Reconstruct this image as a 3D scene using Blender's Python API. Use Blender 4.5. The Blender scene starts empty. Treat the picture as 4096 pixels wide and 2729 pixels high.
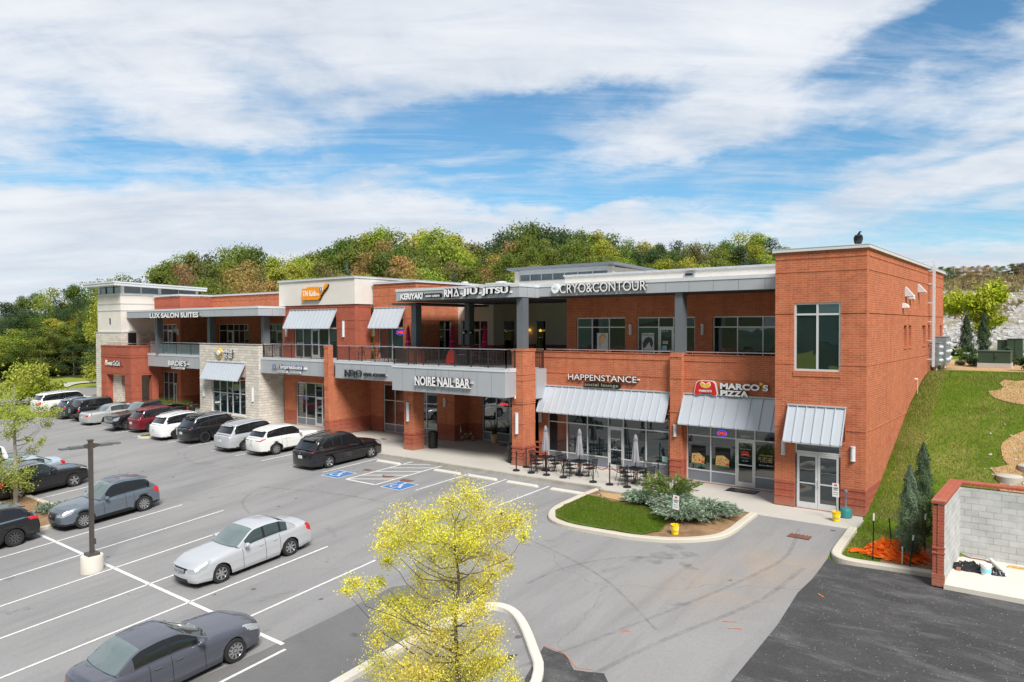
import bpy, bmesh, math, random
from mathutils import Vector, Matrix, noise
R=math.radians; PI=math.pi
random.seed(7)
SC=bpy.context.scene; COL=SC.collection
# ---------------- camera ----------------
cam_d=bpy.data.cameras.new("camera"); cam=bpy.data.objects.new("camera",cam_d); COL.objects.link(cam)
cam_d.sensor_width=36; cam_d.lens=25.863; cam_d.clip_start=.1; cam_d.clip_end=6000
cam.rotation_mode='QUATERNION'
cam.matrix_world=Matrix.Translation((6.661,-30.697,7.4))@Matrix.Rotation(R(38),4,'Z')@Matrix.Rotation(R(90-1.122),4,'X')@Matrix.Rotation(R(-.158),4,'Z')
SC.camera=cam
# ---------------- light ----------------
SUN_EL,SUN_AZ=R(47),R(124)     # azimuth clockwise from +Y
sd=bpy.data.lights.new("sun",'SUN'); sd.energy=5.0; sd.angle=R(22); sd.color=(1,.955,.89)
so=bpy.data.objects.new("sun",sd); COL.objects.link(so)
sdir=Vector((math.sin(SUN_AZ)*math.cos(SUN_EL),math.cos(SUN_AZ)*math.cos(SUN_EL),math.sin(SUN_EL)))
so.rotation_mode='QUATERNION'; so.rotation_quaternion=sdir.to_track_quat('Z','Y'); so.location=(0,0,60)
SC.view_settings.view_transform='Standard'; SC.view_settings.look='None'; SC.view_settings.exposure=.12; SC.view_settings.gamma=1
# ---------------- node helper ----------------
class NT:
    def __init__(s,nt): s.nt=nt; s.n=nt.nodes; s.l=nt.links
    def new(s,t,**k):
        n=s.n.new(t)
        for a,b in k.items(): setattr(n,a,b)
        return n
    def put(s,sock,v):
        if hasattr(v,'is_output') or isinstance(v,bpy.types.NodeSocket): s.l.new(v,sock)
        else:
            if hasattr(v,'__len__') and sock.type=='RGBA': v=(v[0],v[1],v[2],1)
            sock.default_value=v
    def m(s,op,a,b=None,c=None,clamp=False):
        n=s.new('ShaderNodeMath',operation=op,use_clamp=clamp); s.put(n.inputs[0],a)
        if b is not None: s.put(n.inputs[1],b)
        if c is not None: s.put(n.inputs[2],c)
        return n.outputs[0]
    def vm(s,op,a,b=None):
        n=s.new('ShaderNodeVectorMath',operation=op); s.put(n.inputs[0],a)
        if b is not None:
            if op=='SCALE': s.put(n.inputs[3],b)
            else: s.put(n.inputs[1],b)
        return n.outputs[1] if op in('DOT_PRODUCT','LENGTH') else n.outputs[0]
    def noise(s,vec,scale,detail=4,rough=.55,dist=0,col=False):
        n=s.new('ShaderNodeTexNoise'); s.put(n.inputs['Vector'],vec); n.inputs['Scale'].default_value=scale
        n.inputs['Detail'].default_value=detail; n.inputs['Roughness'].default_value=rough; n.inputs['Distortion'].default_value=dist
        return n.outputs['Color' if col else 'Fac']
    def ramp(s,f,pts,interp='LINEAR'):
        n=s.new('ShaderNodeValToRGB'); n.color_ramp.interpolation=interp
        e=n.color_ramp.elements
        while len(e)<len(pts): e.new(.5)
        for el,(p,c) in zip(e,pts):
            el.position=p; el.color=(c[0],c[1],c[2],1) if hasattr(c,'__len__') else (c,c,c,1)
        s.put(n.inputs[0],f); return n.outputs[0]
    def mix(s,f,a,b,mode='MIX'):
        n=s.new('ShaderNodeMix',data_type='RGBA',blend_type=mode); s.put(n.inputs[0],f); s.put(n.inputs[6],a); s.put(n.inputs[7],b)
        return n.outputs[2]
    def maprange(s,v,a,b,c=0,d=1,smooth=False):
        n=s.new('ShaderNodeMapRange'); n.interpolation_type='SMOOTHSTEP' if smooth else 'LINEAR'
        s.put(n.inputs[0],v); 
        for i,x in enumerate((a,b,c,d)): n.inputs[i+1].default_value=x
        return n.outputs[0]
    def bump(s,h,st=.3,d=.02):
        n=s.new('ShaderNodeBump'); n.inputs['Strength'].default_value=st; n.inputs['Distance'].default_value=d; s.put(n.inputs['Height'],h); return n.outputs[0]
    def combine(s,x,y,z):
        n=s.new('ShaderNodeCombineXYZ'); s.put(n.inputs[0],x);s.put(n.inputs[1],y);s.put(n.inputs[2],z); return n.outputs[0]
    def sep(s,v):
        n=s.new('ShaderNodeSeparateXYZ'); s.put(n.inputs[0],v); return n.outputs
# ---------------- sky ----------------
wd=bpy.data.worlds.new("World"); SC.world=wd; wd.use_nodes=True
T=NT(wd.node_tree); T.n.clear()
out=T.new('ShaderNodeOutputWorld')
sky=T.new('ShaderNodeTexSky',sky_type='NISHITA'); sky.sun_disc=False; sky.sun_elevation=SUN_EL; sky.sun_rotation=SUN_AZ; sky.air_density=1.0; sky.dust_density=.3; sky.ozone_density=2.5
tc=T.new('ShaderNodeTexCoord').outputs['Generated']
fx,fy=-.61566,.78801
px=T.vm('DOT_PRODUCT',tc,(fy,-fx,0)); py=T.vm('DOT_PRODUCT',tc,(fx,fy,0)); pz=T.sep(tc)[2]
az=T.m('ARCTAN2',px,py); el=T.m('ARCSINE',pz)
elc=T.m('MAXIMUM',el,.0)
# cloud-layer coordinates: streaks converge towards the horizon as a flat layer does
den=T.m('ADD',T.m('MAXIMUM',pz,0),.16)
cl=T.combine(T.m('DIVIDE',px,den),T.m('DIVIDE',py,den),0)
rot=T.new('ShaderNodeMapping'); T.put(rot.inputs[0],cl); rot.inputs['Rotation'].default_value=(0,0,R(-28)); rot.inputs['Scale'].default_value=(.55,1.5,1)
nA=T.noise(rot.outputs[0],1.6,9,.58,.6)
nB=T.noise(cl,5.5,10,.64,.5)
nC=T.noise(cl,.8,3,.5,.2)
wob=T.noise(cl,1.8,6,.6,0,True)
wx=T.m('MULTIPLY',T.m('SUBTRACT',T.sep(wob)[0],.5),.30); wy=T.m('MULTIPLY',T.m('SUBTRACT',T.sep(wob)[1],.5),.13)
az2=T.m('ADD',az,wx); el2=T.m('ADD',el,wy)
def D2A(x,y): 
    dx=(x-1176)/1690; return math.atan(dx), math.atan((745-y)/1690/math.sqrt(1+dx*dx))
blobs=[(1080,300,330,60,6,1.15),(1330,252,230,30,10,.7),(1190,380,360,62,-10,1.05),(1480,415,300,52,3,.95),(1700,372,320,42,14,.8),(1960,330,280,28,14,.5),(1800,440,190,46,20,.7),
 (60,372,300,48,2,1.05),(420,345,260,24,-6,.4),(620,348,230,22,0,.5),(240,262,190,60,-15,.5),(660,205,150,46,-20,.42),(2110,75,210,62,25,1.1),(2320,15,180,70,25,.75),(2290,490,260,56,0,.75),
 (2250,320,190,22,12,.55),(2060,560,300,40,0,.4),(1390,475,110,24,15,.6),(900,190,130,26,0,.4),(2180,130,80,40,0,.4),(1050,440,220,24,-5,.5),(700,110,120,30,-20,.28),(120,60,200,60,0,.18)]
tot=None
for (x,y,rx,ry,tilt,w) in blobs:
    a,e=D2A(x,y); sx=rx/1690; sy=ry/1690; ct,st=math.cos(R(tilt)),math.sin(R(tilt))
    da=T.m('SUBTRACT',az2,a); de=T.m('SUBTRACT',el2,e)
    p=T.m('MULTIPLY_ADD',da,ct/sx,T.m('MULTIPLY',de,st/sx)); q=T.m('MULTIPLY_ADD',de,ct/sy,T.m('MULTIPLY',da,-st/sy))
    r2=T.m('ADD',T.m('MULTIPLY',p,p),T.m('MULTIPLY',q,q))
    g=T.m('MULTIPLY',T.m('EXPONENT',T.m('MULTIPLY',r2,-.9)),w)
    tot=g if tot is None else T.m('ADD',tot,g)
# other parts of the sky: gaps from noise only
behind=T.maprange(T.m('ABSOLUTE',az),.75,1.1,0,1,True)
gap=T.maprange(nC,.45,.7,0,.8,True)
tot=T.m('ADD',tot,T.m('MULTIPLY',behind,gap))
h=T.m('ADD',tot,T.m('MULTIPLY',T.m('SUBTRACT',nA,.5),.85))
h=T.m('ADD',h,T.m('MULTIPLY',T.m('SUBTRACT',nB,.5),.85))
blue=T.maprange(h,.0,1.12,0,1,True)
wm=T.new('ShaderNodeMapping'); T.put(wm.inputs[0],cl); wm.inputs['Rotation'].default_value=(0,0,R(-24)); wm.inputs['Scale'].default_value=(.45,2.4,1)
wisp=T.noise(wm.outputs[0],2.2,11,.66,.9); wisp2=T.noise(cl,2.6,8,.62,.6)
blue=T.m('MULTIPLY',blue,T.m('SUBTRACT',1,T.m('MULTIPLY',T.maprange(T.m('ADD',T.m('MULTIPLY',wisp,.6),T.m('MULTIPLY',wisp2,.4)),.44,.68,0,1,True),.52)))
blue=T.m('ADD',blue,T.m('MULTIPLY',T.maprange(wisp,.50,.28,0,1,True),.16),None,True)
bg1=T.new('ShaderNodeBackground'); 
skc=T.mix(1,sky.outputs[0],(.60,.90,.98),'MULTIPLY')
T.put(bg1.inputs[0],skc); bg1.inputs[1].default_value=.125
shade=T.m('ADD',T.m('ADD',T.m('MULTIPLY',nA,.7),T.m('MULTIPLY',nC,.45)),T.m('MULTIPLY',nB,.22))
cc=T.ramp(shade,[(.40,(.97,.98,1.0)),(.60,(.82,.86,.92)),(.80,(.64,.70,.79))])
hor=T.maprange(el,0,.22,1,0,True)
cc=T.mix(T.m('MULTIPLY',hor,.35),cc,(.70,.78,.87))
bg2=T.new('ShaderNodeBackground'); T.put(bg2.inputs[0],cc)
# unseen low sky behind the camera dimmed to cut ambient light under the canopies
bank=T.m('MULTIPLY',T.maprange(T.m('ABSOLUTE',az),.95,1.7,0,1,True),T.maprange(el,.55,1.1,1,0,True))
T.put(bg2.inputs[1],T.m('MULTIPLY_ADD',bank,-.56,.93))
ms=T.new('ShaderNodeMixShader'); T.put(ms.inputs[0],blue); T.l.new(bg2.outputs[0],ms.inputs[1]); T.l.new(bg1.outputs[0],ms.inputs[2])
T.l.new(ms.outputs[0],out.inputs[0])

# ---------------- materials ----------------
MATS={}
def mat(name,fn):
    m=bpy.data.materials.new(name); m.use_nodes=True; t=NT(m.node_tree)
    b=t.n['Principled BSDF']; fn(t,b); MATS[name]=m; return m
def setp(t,b,col=None,rough=None,metal=None,spec=None,normal=None,coat=None,emit=None,es=None):
    if col is not None: t.put(b.inputs['Base Color'],col)
    if rough is not None: t.put(b.inputs['Roughness'],rough)
    if metal is not None: t.put(b.inputs['Metallic'],metal)
    if spec is not None: t.put(b.inputs['Specular IOR Level'],spec)
    if normal is not None: t.put(b.inputs['Normal'],normal)
    if coat is not None: t.put(b.inputs['Coat Weight'],coat); b.inputs['Coat Roughness'].default_value=.04
    if emit is not None: t.put(b.inputs['Emission Color'],emit); b.inputs['Emission Strength'].default_value=es or 1
def plain(name,col,rough=.6,metal=0,spec=.5,var=.12,scale=3,coat=None):
    def f(t,b):
        o=t.new('ShaderNodeTexCoord').outputs['Object']
        n=t.noise(o,scale,5,.6)
        c=t.mix(t.maprange(n,.3,.7,0,1),tuple(x*(1-var) for x in col),tuple(min(1,x*(1+var)) for x in col))
        setp(t,b,c,rough,metal,spec,coat=coat)
    return mat(name,f)
def brick_mat(name,c1,c2,mortar,var=.5):
    def f(t,b):
        uv=t.new('ShaderNodeUVMap').outputs[0]
        br=t.new('ShaderNodeTexBrick'); t.put(br.inputs['Vector'],uv)
        br.inputs['Scale'].default_value=1; br.inputs['Brick Width'].default_value=.30; br.inputs['Row Height'].default_value=.09
        br.inputs['Mortar Size'].default_value=.009; br.inputs['Mortar Smooth'].default_value=.3; br.inputs['Bias'].default_value=0
        t.put(br.inputs['Color1'],c1+(1,)); t.put(br.inputs['Color2'],c2+(1,)); t.put(br.inputs['Mortar'],mortar+(1,))
        n=t.noise(uv,.35,5,.65); n2=t.noise(uv,2.2,4,.6)
        c=t.mix(t.maprange(n,.3,.72,0,.55),br.outputs[0],tuple(min(1,x*1.28) for x in c1))
        c=t.mix(t.maprange(n2,.35,.75,0,.35),c,tuple(x*.66 for x in c2))
        # pale efflorescence streaks
        st=t.new('ShaderNodeMapping'); t.put(st.inputs[0],uv); st.inputs['Scale'].default_value=(1.2,.35,1)
        n3=t.noise(st.outputs[0],1.1,6,.7)
        c=t.mix(t.maprange(n3,.60,.8,0,.32),c,(.62,.36,.26,1))
        sk=t.new('ShaderNodeMapping'); t.put(sk.inputs[0],uv); sk.inputs['Scale'].default_value=(2.2,.16,1)
        c=t.mix(t.maprange(t.noise(sk.outputs[0],1.3,6,.7),.5,.75,0,.40),c,tuple(x*.5 for x in c2))
        zz=t.sep(uv)[1]; c=t.mix(t.m('MULTIPLY',t.maprange(zz,.0,.55,1,0,True),t.maprange(n2,.3,.6,.1,.45)),c,(.36,.24,.17,1))
        bp=t.bump(t.m('SUBTRACT',1,br.outputs[1]),.5,.006)
        setp(t,b,c,.86,0,.25,bp)
    return mat(name,f)
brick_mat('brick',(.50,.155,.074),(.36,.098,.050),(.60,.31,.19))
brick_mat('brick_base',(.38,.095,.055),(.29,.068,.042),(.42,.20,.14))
def f(t,b):
    uv=t.new('ShaderNodeUVMap').outputs[0]
    br=t.new('ShaderNodeTexBrick'); t.put(br.inputs['Vector'],uv)
    br.inputs['Scale'].default_value=1; br.inputs['Brick Width'].default_value=.62; br.inputs['Row Height'].default_value=.20
    br.inputs['Mortar Size'].default_value=.012; br.offset=.37; br.squash=.7; br.squash_frequency=3; br.inputs['Bias'].default_value=-.1
    t.put(br.inputs['Color1'],(.72,.68,.61,1)); t.put(br.inputs['Color2'],(.50,.465,.41,1)); t.put(br.inputs['Mortar'],(.36,.33,.29,1))
    n=t.noise(uv,5,6,.7); n2=t.noise(uv,1.3,4,.6)
    c=t.mix(t.maprange(n,.3,.7,0,.5),br.outputs[0],(.66,.62,.56,1)); c=t.mix(t.maprange(n2,.45,.75,0,.35),c,(.40,.37,.32,1))
    h=t.m('ADD',t.m('MULTIPLY',t.m('SUBTRACT',1,br.outputs[1]),1.0),t.m('MULTIPLY',n,.7))
    h=t.m('ADD',h,t.m('MULTIPLY',t.sep(br.outputs[0])[0],2.5))
    setp(t,b,c,.9,0,.2,t.bump(h,.9,.03))
mat('stone',f)
def f(t,b):
    uv=t.new('ShaderNodeUVMap').outputs[0]
    br=t.new('ShaderNodeTexBrick'); t.put(br.inputs['Vector'],uv)
    br.inputs['Scale'].default_value=1; br.inputs['Brick Width'].default_value=.41; br.inputs['Row Height'].default_value=.205; br.inputs['Mortar Size'].default_value=.010
    t.put(br.inputs['Color1'],(.45,.45,.445,1)); t.put(br.inputs['Color2'],(.34,.35,.35,1)); t.put(br.inputs['Mortar'],(.24,.24,.24,1))
    n=t.noise(uv,1.2,6,.65)
    c=t.mix(t.maprange(n,.35,.7,0,.8),br.outputs[0],(.58,.59,.59,1)); 
    setp(t,b,c,.92,0,.2,t.bump(t.m('SUBTRACT',1,br.outputs[1]),.6,.01))
mat('block',f)
plain('stucco',(.66,.63,.585),.92,0,.2,.05,.7)
plain('stucco_shade',(.44,.43,.41),.92,0,.2,.05,.7)
plain('panel',(.42,.445,.48),.45,.2,.5,.045,.6)
plain('panel_seam',(.10,.105,.115),.6)
plain('coping',(.66,.69,.73),.45,.2,.5,.05,1)
plain('seam_metal',(.47,.51,.56),.45,.15,.5,.03,.6)
plain('column_paint',(.135,.15,.17),.45,.1,.5,.06,1)
plain('alu',(.66,.68,.70),.38,.3,.5,.05,2)
plain('alu_grey',(.22,.245,.285),.45,.4,.5,.05,2)
plain('dark_metal',(.045,.038,.036),.5,.3,.5,.1,3)
plain('rail_metal',(.62,.64,.66),.25,.9,.5,.05,2)
plain('black',(.012,.012,.013),.42,0,.5,.1,4)
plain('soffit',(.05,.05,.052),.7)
plain('roof',(.50,.50,.49),.8,0,.3,.1,.3)
plain('white_lamp',(.60,.63,.66),.4,0,.5,.03,3)
plain('white_paint',(.80,.80,.79),.5,0,.5,.04,3)
plain('bronze',(.095,.08,.072),.5,.3)
def glassf(c1,c2,rough=.015,spec=.9):
    def f(t,b):
        o=t.new('ShaderNodeTexCoord').outputs['Object']
        n=t.noise(o,.45,3,.5); 
        c=t.mix(t.maprange(n,.35,.65,0,1),c1,c2)
        wv=t.noise(o,.8,2,.5)
        rn=t.new('ShaderNodeObjectInfo').outputs['Random']; wn=t.new('ShaderNodeTexWhiteNoise',noise_dimensions='1D'); t.put(wn.inputs['W'],rn)
        tl=t.vm('SCALE',t.vm('SUBTRACT',wn.outputs['Color'],(.5,.5,.5)),.030)
        nn=t.vm('NORMALIZE',t.vm('ADD',t.bump(wv,.16,.03),tl))
        setp(t,b,c,rough,0,spec,nn); b.inputs['IOR'].default_value=1.75
    return f
mat('glass',glassf((.004,.012,.015),(.010,.026,.030)))
mat('glass_dark',glassf((.004,.006,.008),(.010,.014,.016)))
mat('glass_clere',glassf((.10,.13,.145),(.17,.21,.225),.08,.7))
def f(t,b):
    setp(t,b,(.30,.42,.45),.08,0,.8); b.inputs['Alpha'].default_value=.25
mat('balcony_glass',f)
def concrete(name,base,stain,sc=1.0,joint=0):
    def f(t,b):
        o=t.new('ShaderNodeTexCoord').outputs['Object']
        n=t.noise(o,.25*sc,6,.65); n2=t.noise(o,6*sc,6,.7); n3=t.noise(o,.9*sc,5,.7)
        c=t.mix(t.maprange(n,.35,.7,0,1),base,stain); c=t.mix(t.maprange(n2,.3,.8,0,.3),c,tuple(x*.75 for x in base)+(1,))
        c=t.mix(t.maprange(n3,.58,.75,0,.25),c,tuple(x*.8 for x in stain)+(1,))
        if joint:
            p=t.sep(o)
            fx=t.m('FRACT',t.m('DIVIDE',p[0],joint)); fy=t.m('FRACT',t.m('DIVIDE',p[1],joint))
            w=.012/joint
            ln=t.m('MAXIMUM',t.m('LESS_THAN',fx,w),t.m('LESS_THAN',fy,w))
            c=t.mix(t.m('MULTIPLY',ln,.5),c,tuple(x*.45 for x in base)+(1,))
        setp(t,b,c,.9,0,.25,t.bump(n2,.25,.004))
    return mat(name,f)
concrete('concrete',(.50,.475,.42,1),(.42,.40,.355,1),1,0)
concrete('walk',(.50,.475,.425,1),(.43,.41,.37,1),1,3.05)
concrete('curb',(.56,.52,.44,1),(.46,.43,.36,1),1,0)
concrete('kerb_stained',(.46,.43,.37,1),(.25,.23,.20,1),3,0)
concrete('deck',(.36,.37,.375,1),(.30,.31,.32,1),1,0)
concrete('pale_concrete',(.66,.62,.55,1),(.55,.52,.46,1),1,0)
def f(t,b):   # worn parking-lot asphalt
    o=t.new('ShaderNodeTexCoord').outputs['Object']; p=t.sep(o)
    n=t.noise(o,.10,5,.6,.5); n2=t.noise(o,14,4,.7); n3=t.noise(o,.55,6,.7); n4=t.noise(o,.35,6,.65,1.2); n5=t.noise(o,60,3,.7)
    c=t.mix(t.maprange(n,.35,.68,0,1),(.272,.270,.270,1),(.216,.214,.217,1))
    c=t.mix(t.maprange(n3,.52,.72,0,.45),c,(.285,.28,.272,1))
    # lanes worn along the stalls
    st=t.new('ShaderNodeMapping'); t.put(st.inputs[0],o); st.inputs['Scale'].default_value=(1.1,.12,1)
    c=t.mix(t.maprange(t.noise(st.outputs[0],.9,4,.6),.46,.70,0,.46),c,(.135,.135,.137,1))
    c=t.mix(t.maprange(n2,.4,.75,0,.30),c,(.12,.12,.12,1))
    c=t.mix(t.maprange(n5,.45,.8,0,.38),c,(.36,.35,.34,1))
    c=t.mix(t.maprange(n4,.64,.72,0,.45),c,(.10,.10,.10,1))
    # oil drips in the stalls
    vo=t.new('ShaderNodeTexVoronoi'); t.put(vo.inputs['Vector'],o); vo.inputs['Scale'].default_value=.8; vo.inputs['Randomness'].default_value=1
    dr=t.m('MULTIPLY',t.m('LESS_THAN',t.m('ADD',vo.outputs[0],t.m('MULTIPLY',n3,.12)),.13),t.m('GREATER_THAN',n,.47))
    c=t.mix(t.m('MULTIPLY',dr,.7),c,(.055,.054,.053,1))
    # reddish clay washed down the drive
    clay=t.m('MULTIPLY',t.maprange(t.m('ABSOLUTE',t.m('ADD',p[0],t.m('MULTIPLY_ADD',p[1],-.35,-1.0))),.3,2.6,1,0,True),t.maprange(t.m('ABSOLUTE',t.m('ADD',p[1],8.0)),1.5,4.5,1,0,True))
    clay=t.m('MULTIPLY',clay,t.maprange(n3,.36,.66,0,.42))
    c=t.mix(clay,c,(.40,.27,.155,1))
    # thin cracks
    vc=t.new('ShaderNodeTexVoronoi',feature='DISTANCE_TO_EDGE'); 
    wob=t.vm('ADD',o,t.vm('SCALE',t.noise(o,.4,4,.6,0,True),2.2)); t.put(vc.inputs['Vector'],wob); vc.inputs['Scale'].default_value=.055
    c=t.mix(t.m('MULTIPLY',t.m('LESS_THAN',vc.outputs[0],.0008),.30),c,(.075,.075,.075,1))
    setp(t,b,c,.9,0,.3,t.bump(t.m('ADD',n2,n5),.35,.006))
mat('asphalt',f)
def f(t,b):
    o=t.new('ShaderNodeTexCoord').outputs['Object']
    n=t.noise(o,.5,6,.65,.6); n2=t.noise(o,20,4,.7); n3=t.noise(o,1.3,6,.75)
    st=t.new('ShaderNodeMapping'); t.put(st.inputs[0],o); st.inputs['Scale'].default_value=(.5,1.6,1); st.inputs['Rotation'].default_value=(0,0,.15)
    n4=t.noise(st.outputs[0],1.1,7,.7,.5)
    c=t.mix(t.maprange(n,.35,.68,0,1),(.040,.040,.042,1),(.062,.061,.062,1)); c=t.mix(t.maprange(n4,.50,.70,0,.6),c,(.15,.147,.145,1)); c=t.mix(t.maprange(n3,.58,.72,0,.4),c,(.12,.115,.11,1))
    c=t.mix(t.maprange(n2,.5,.8,0,.4),c,(.16,.16,.16,1))
    vo=t.new('ShaderNodeTexVoronoi'); t.put(vo.inputs['Vector'],o); vo.inputs['Scale'].default_value=7
    c=t.mix(t.m('MULTIPLY',t.m('LESS_THAN',vo.outputs[0],.10),.7),c,(.36,.35,.33,1))
    setp(t,b,c,.88,0,.35,t.bump(n2,.5,.01))
mat('dark_asphalt',f)
def f(t,b):
    o=t.new('ShaderNodeTexCoord').outputs['Object']
    n2=t.noise(o,14,4,.7); n3=t.noise(o,.5,6,.7)
    c=t.mix(t.maprange(n3,.35,.7,0,1),(.125,.124,.126,1),(.155,.153,.152,1)); c=t.mix(t.maprange(n2,.45,.8,0,.3),c,(.20,.20,.20,1))
    setp(t,b,c,.9,0,.3,t.bump(n2,.4,.006))
mat('mid_asphalt',f)
def grassf(a,bb,dry,amt=.35,sc=1):
    def f(t,b):
        o=t.new('ShaderNodeTexCoord').outputs['Object']
        n=t.noise(o,.5*sc,5,.6); n2=t.noise(o,9*sc,4,.7); n3=t.noise(o,.22*sc,6,.7,.8)
        c=t.mix(t.maprange(n,.3,.7,0,1),a,bb); c=t.mix(t.maprange(n2,.3,.75,0,.55),c,tuple(x*.5 for x in a[:3])+(1,))
        c=t.mix(t.maprange(n3,.5,.72,0,amt),c,dry)
        setp(t,b,c,.95,0,.1,t.bump(n2,1,.05))
    return f
mat('grass',grassf((.095,.165,.014,1),(.14,.205,.022,1),(.30,.26,.09,1),.7,1.0))
mat('lawn_bright',grassf((.070,.130,.014,1),(.120,.170,.030,1),(.20,.19,.07,1),.35))
mat('far_grass',grassf((.21,.27,.035,1),(.28,.33,.06,1),(.30,.27,.10,1),.4,.15))
mat('forest_floor',grassf((.035,.045,.015,1),(.05,.06,.02,1),(.10,.08,.04,1),.4,.3))
def f(t,b):
    o=t.new('ShaderNodeTexCoord').outputs['Object']
    n=t.noise(o,1.1,6,.7,.5); n2=t.noise(o,12,5,.75)
    c=t.mix(t.maprange(n,.35,.65,0,1),(.40,.25,.14,1),(.22,.135,.08,1)); c=t.mix(t.maprange(n2,.4,.75,0,.45),c,(.12,.085,.055,1))
    setp(t,b,c,.95,0,.1,t.bump(n2,1,.05))
mat('mulch',f)
def f(t,b):
    o=t.new('ShaderNodeTexCoord').outputs['Object']
    n=t.noise(o,.9,6,.7); n2=t.noise(o,10,5,.75)
    c=t.mix(t.maprange(n,.35,.65,0,1),(.52,.33,.17,1),(.40,.25,.13,1)); c=t.mix(t.maprange(n2,.5,.8,0,.4),c,(.60,.48,.34,1))
    setp(t,b,c,.95,0,.1,t.bump(n2,1,.05))
mat('clay',f)
def f(t,b):
    o=t.new('ShaderNodeTexCoord').outputs['Object']; z=t.sep(o)[2]
    vo=t.new('ShaderNodeTexVoronoi'); t.put(vo.inputs['Vector'],o); vo.inputs['Scale'].default_value=1.5
    vf=t.new('ShaderNodeTexVoronoi'); t.put(vf.inputs['Vector'],o); vf.inputs['Scale'].default_value=4
    n=t.noise(o,.09,6,.7,.6); n2=t.noise(o,.7,5,.7)
    c=t.ramp(t.sep(vo.outputs[1])[0],[(0,(.27,.26,.25)),(.5,(.36,.355,.35)),(1,(.47,.47,.465))])
    c=t.mix(t.maprange(t.sep(vf.outputs[1])[1],.5,1,0,.6),c,(.52,.51,.50,1))
    c=t.mix(t.maprange(n2,.45,.7,0,.5),c,(.26,.21,.15,1))
    veg=t.m('ADD',t.maprange(n,.5,.62,0,1,True),t.maprange(t.m('MULTIPLY_ADD',n2,3,z),11.2,12.8,0,1,True),None,True)
    c=t.mix(t.m('MULTIPLY',veg,.85),c,(.24,.205,.12,1))
    setp(t,b,c,.95,0,.15,t.bump(t.m('ADD',vo.outputs[0],vf.outputs[0]),1,.15))
mat('scree',f)
def f(t,b):
    o=t.new('ShaderNodeTexCoord').outputs['Object']
    n=t.noise(o,.004,6,.7)
    c=t.mix(t.maprange(n,.4,.6,0,1),(.055,.085,.06,1),(.09,.12,.10,1))
    setp(t,b,c,1,0,0)
mat('far_hill',f)
def markf(col):
    def f(t,b):
        o=t.new('ShaderNodeTexCoord').outputs['Object']
        n=t.noise(o,7,6,.8); n2=t.noise(o,.8,5,.7)
        w=t.m('MULTIPLY',t.maprange(n,.46,.68,0,1),t.maprange(n2,.35,.7,.2,.9))
        setp(t,b,t.mix(w,col,(.24,.235,.23,1)),.8,0,.3)
    return f
mat('marking',markf((.68,.68,.67,1))); mat('blue_marking',markf((.035,.16,.42,1)))
def emis(name,c,s):
    def f(t,b): setp(t,b,c,.5,emit=c,es=s)
    return mat(name,f)
emis('neon_red',(1,.06,.05,1),1.1); emis('neon_blue',(.07,.10,1,1),.9); emis('lamp_amber',(1,.55,.08,1),.9); emis('warm_lamp',(1,.6,.3,1),.8)
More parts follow.
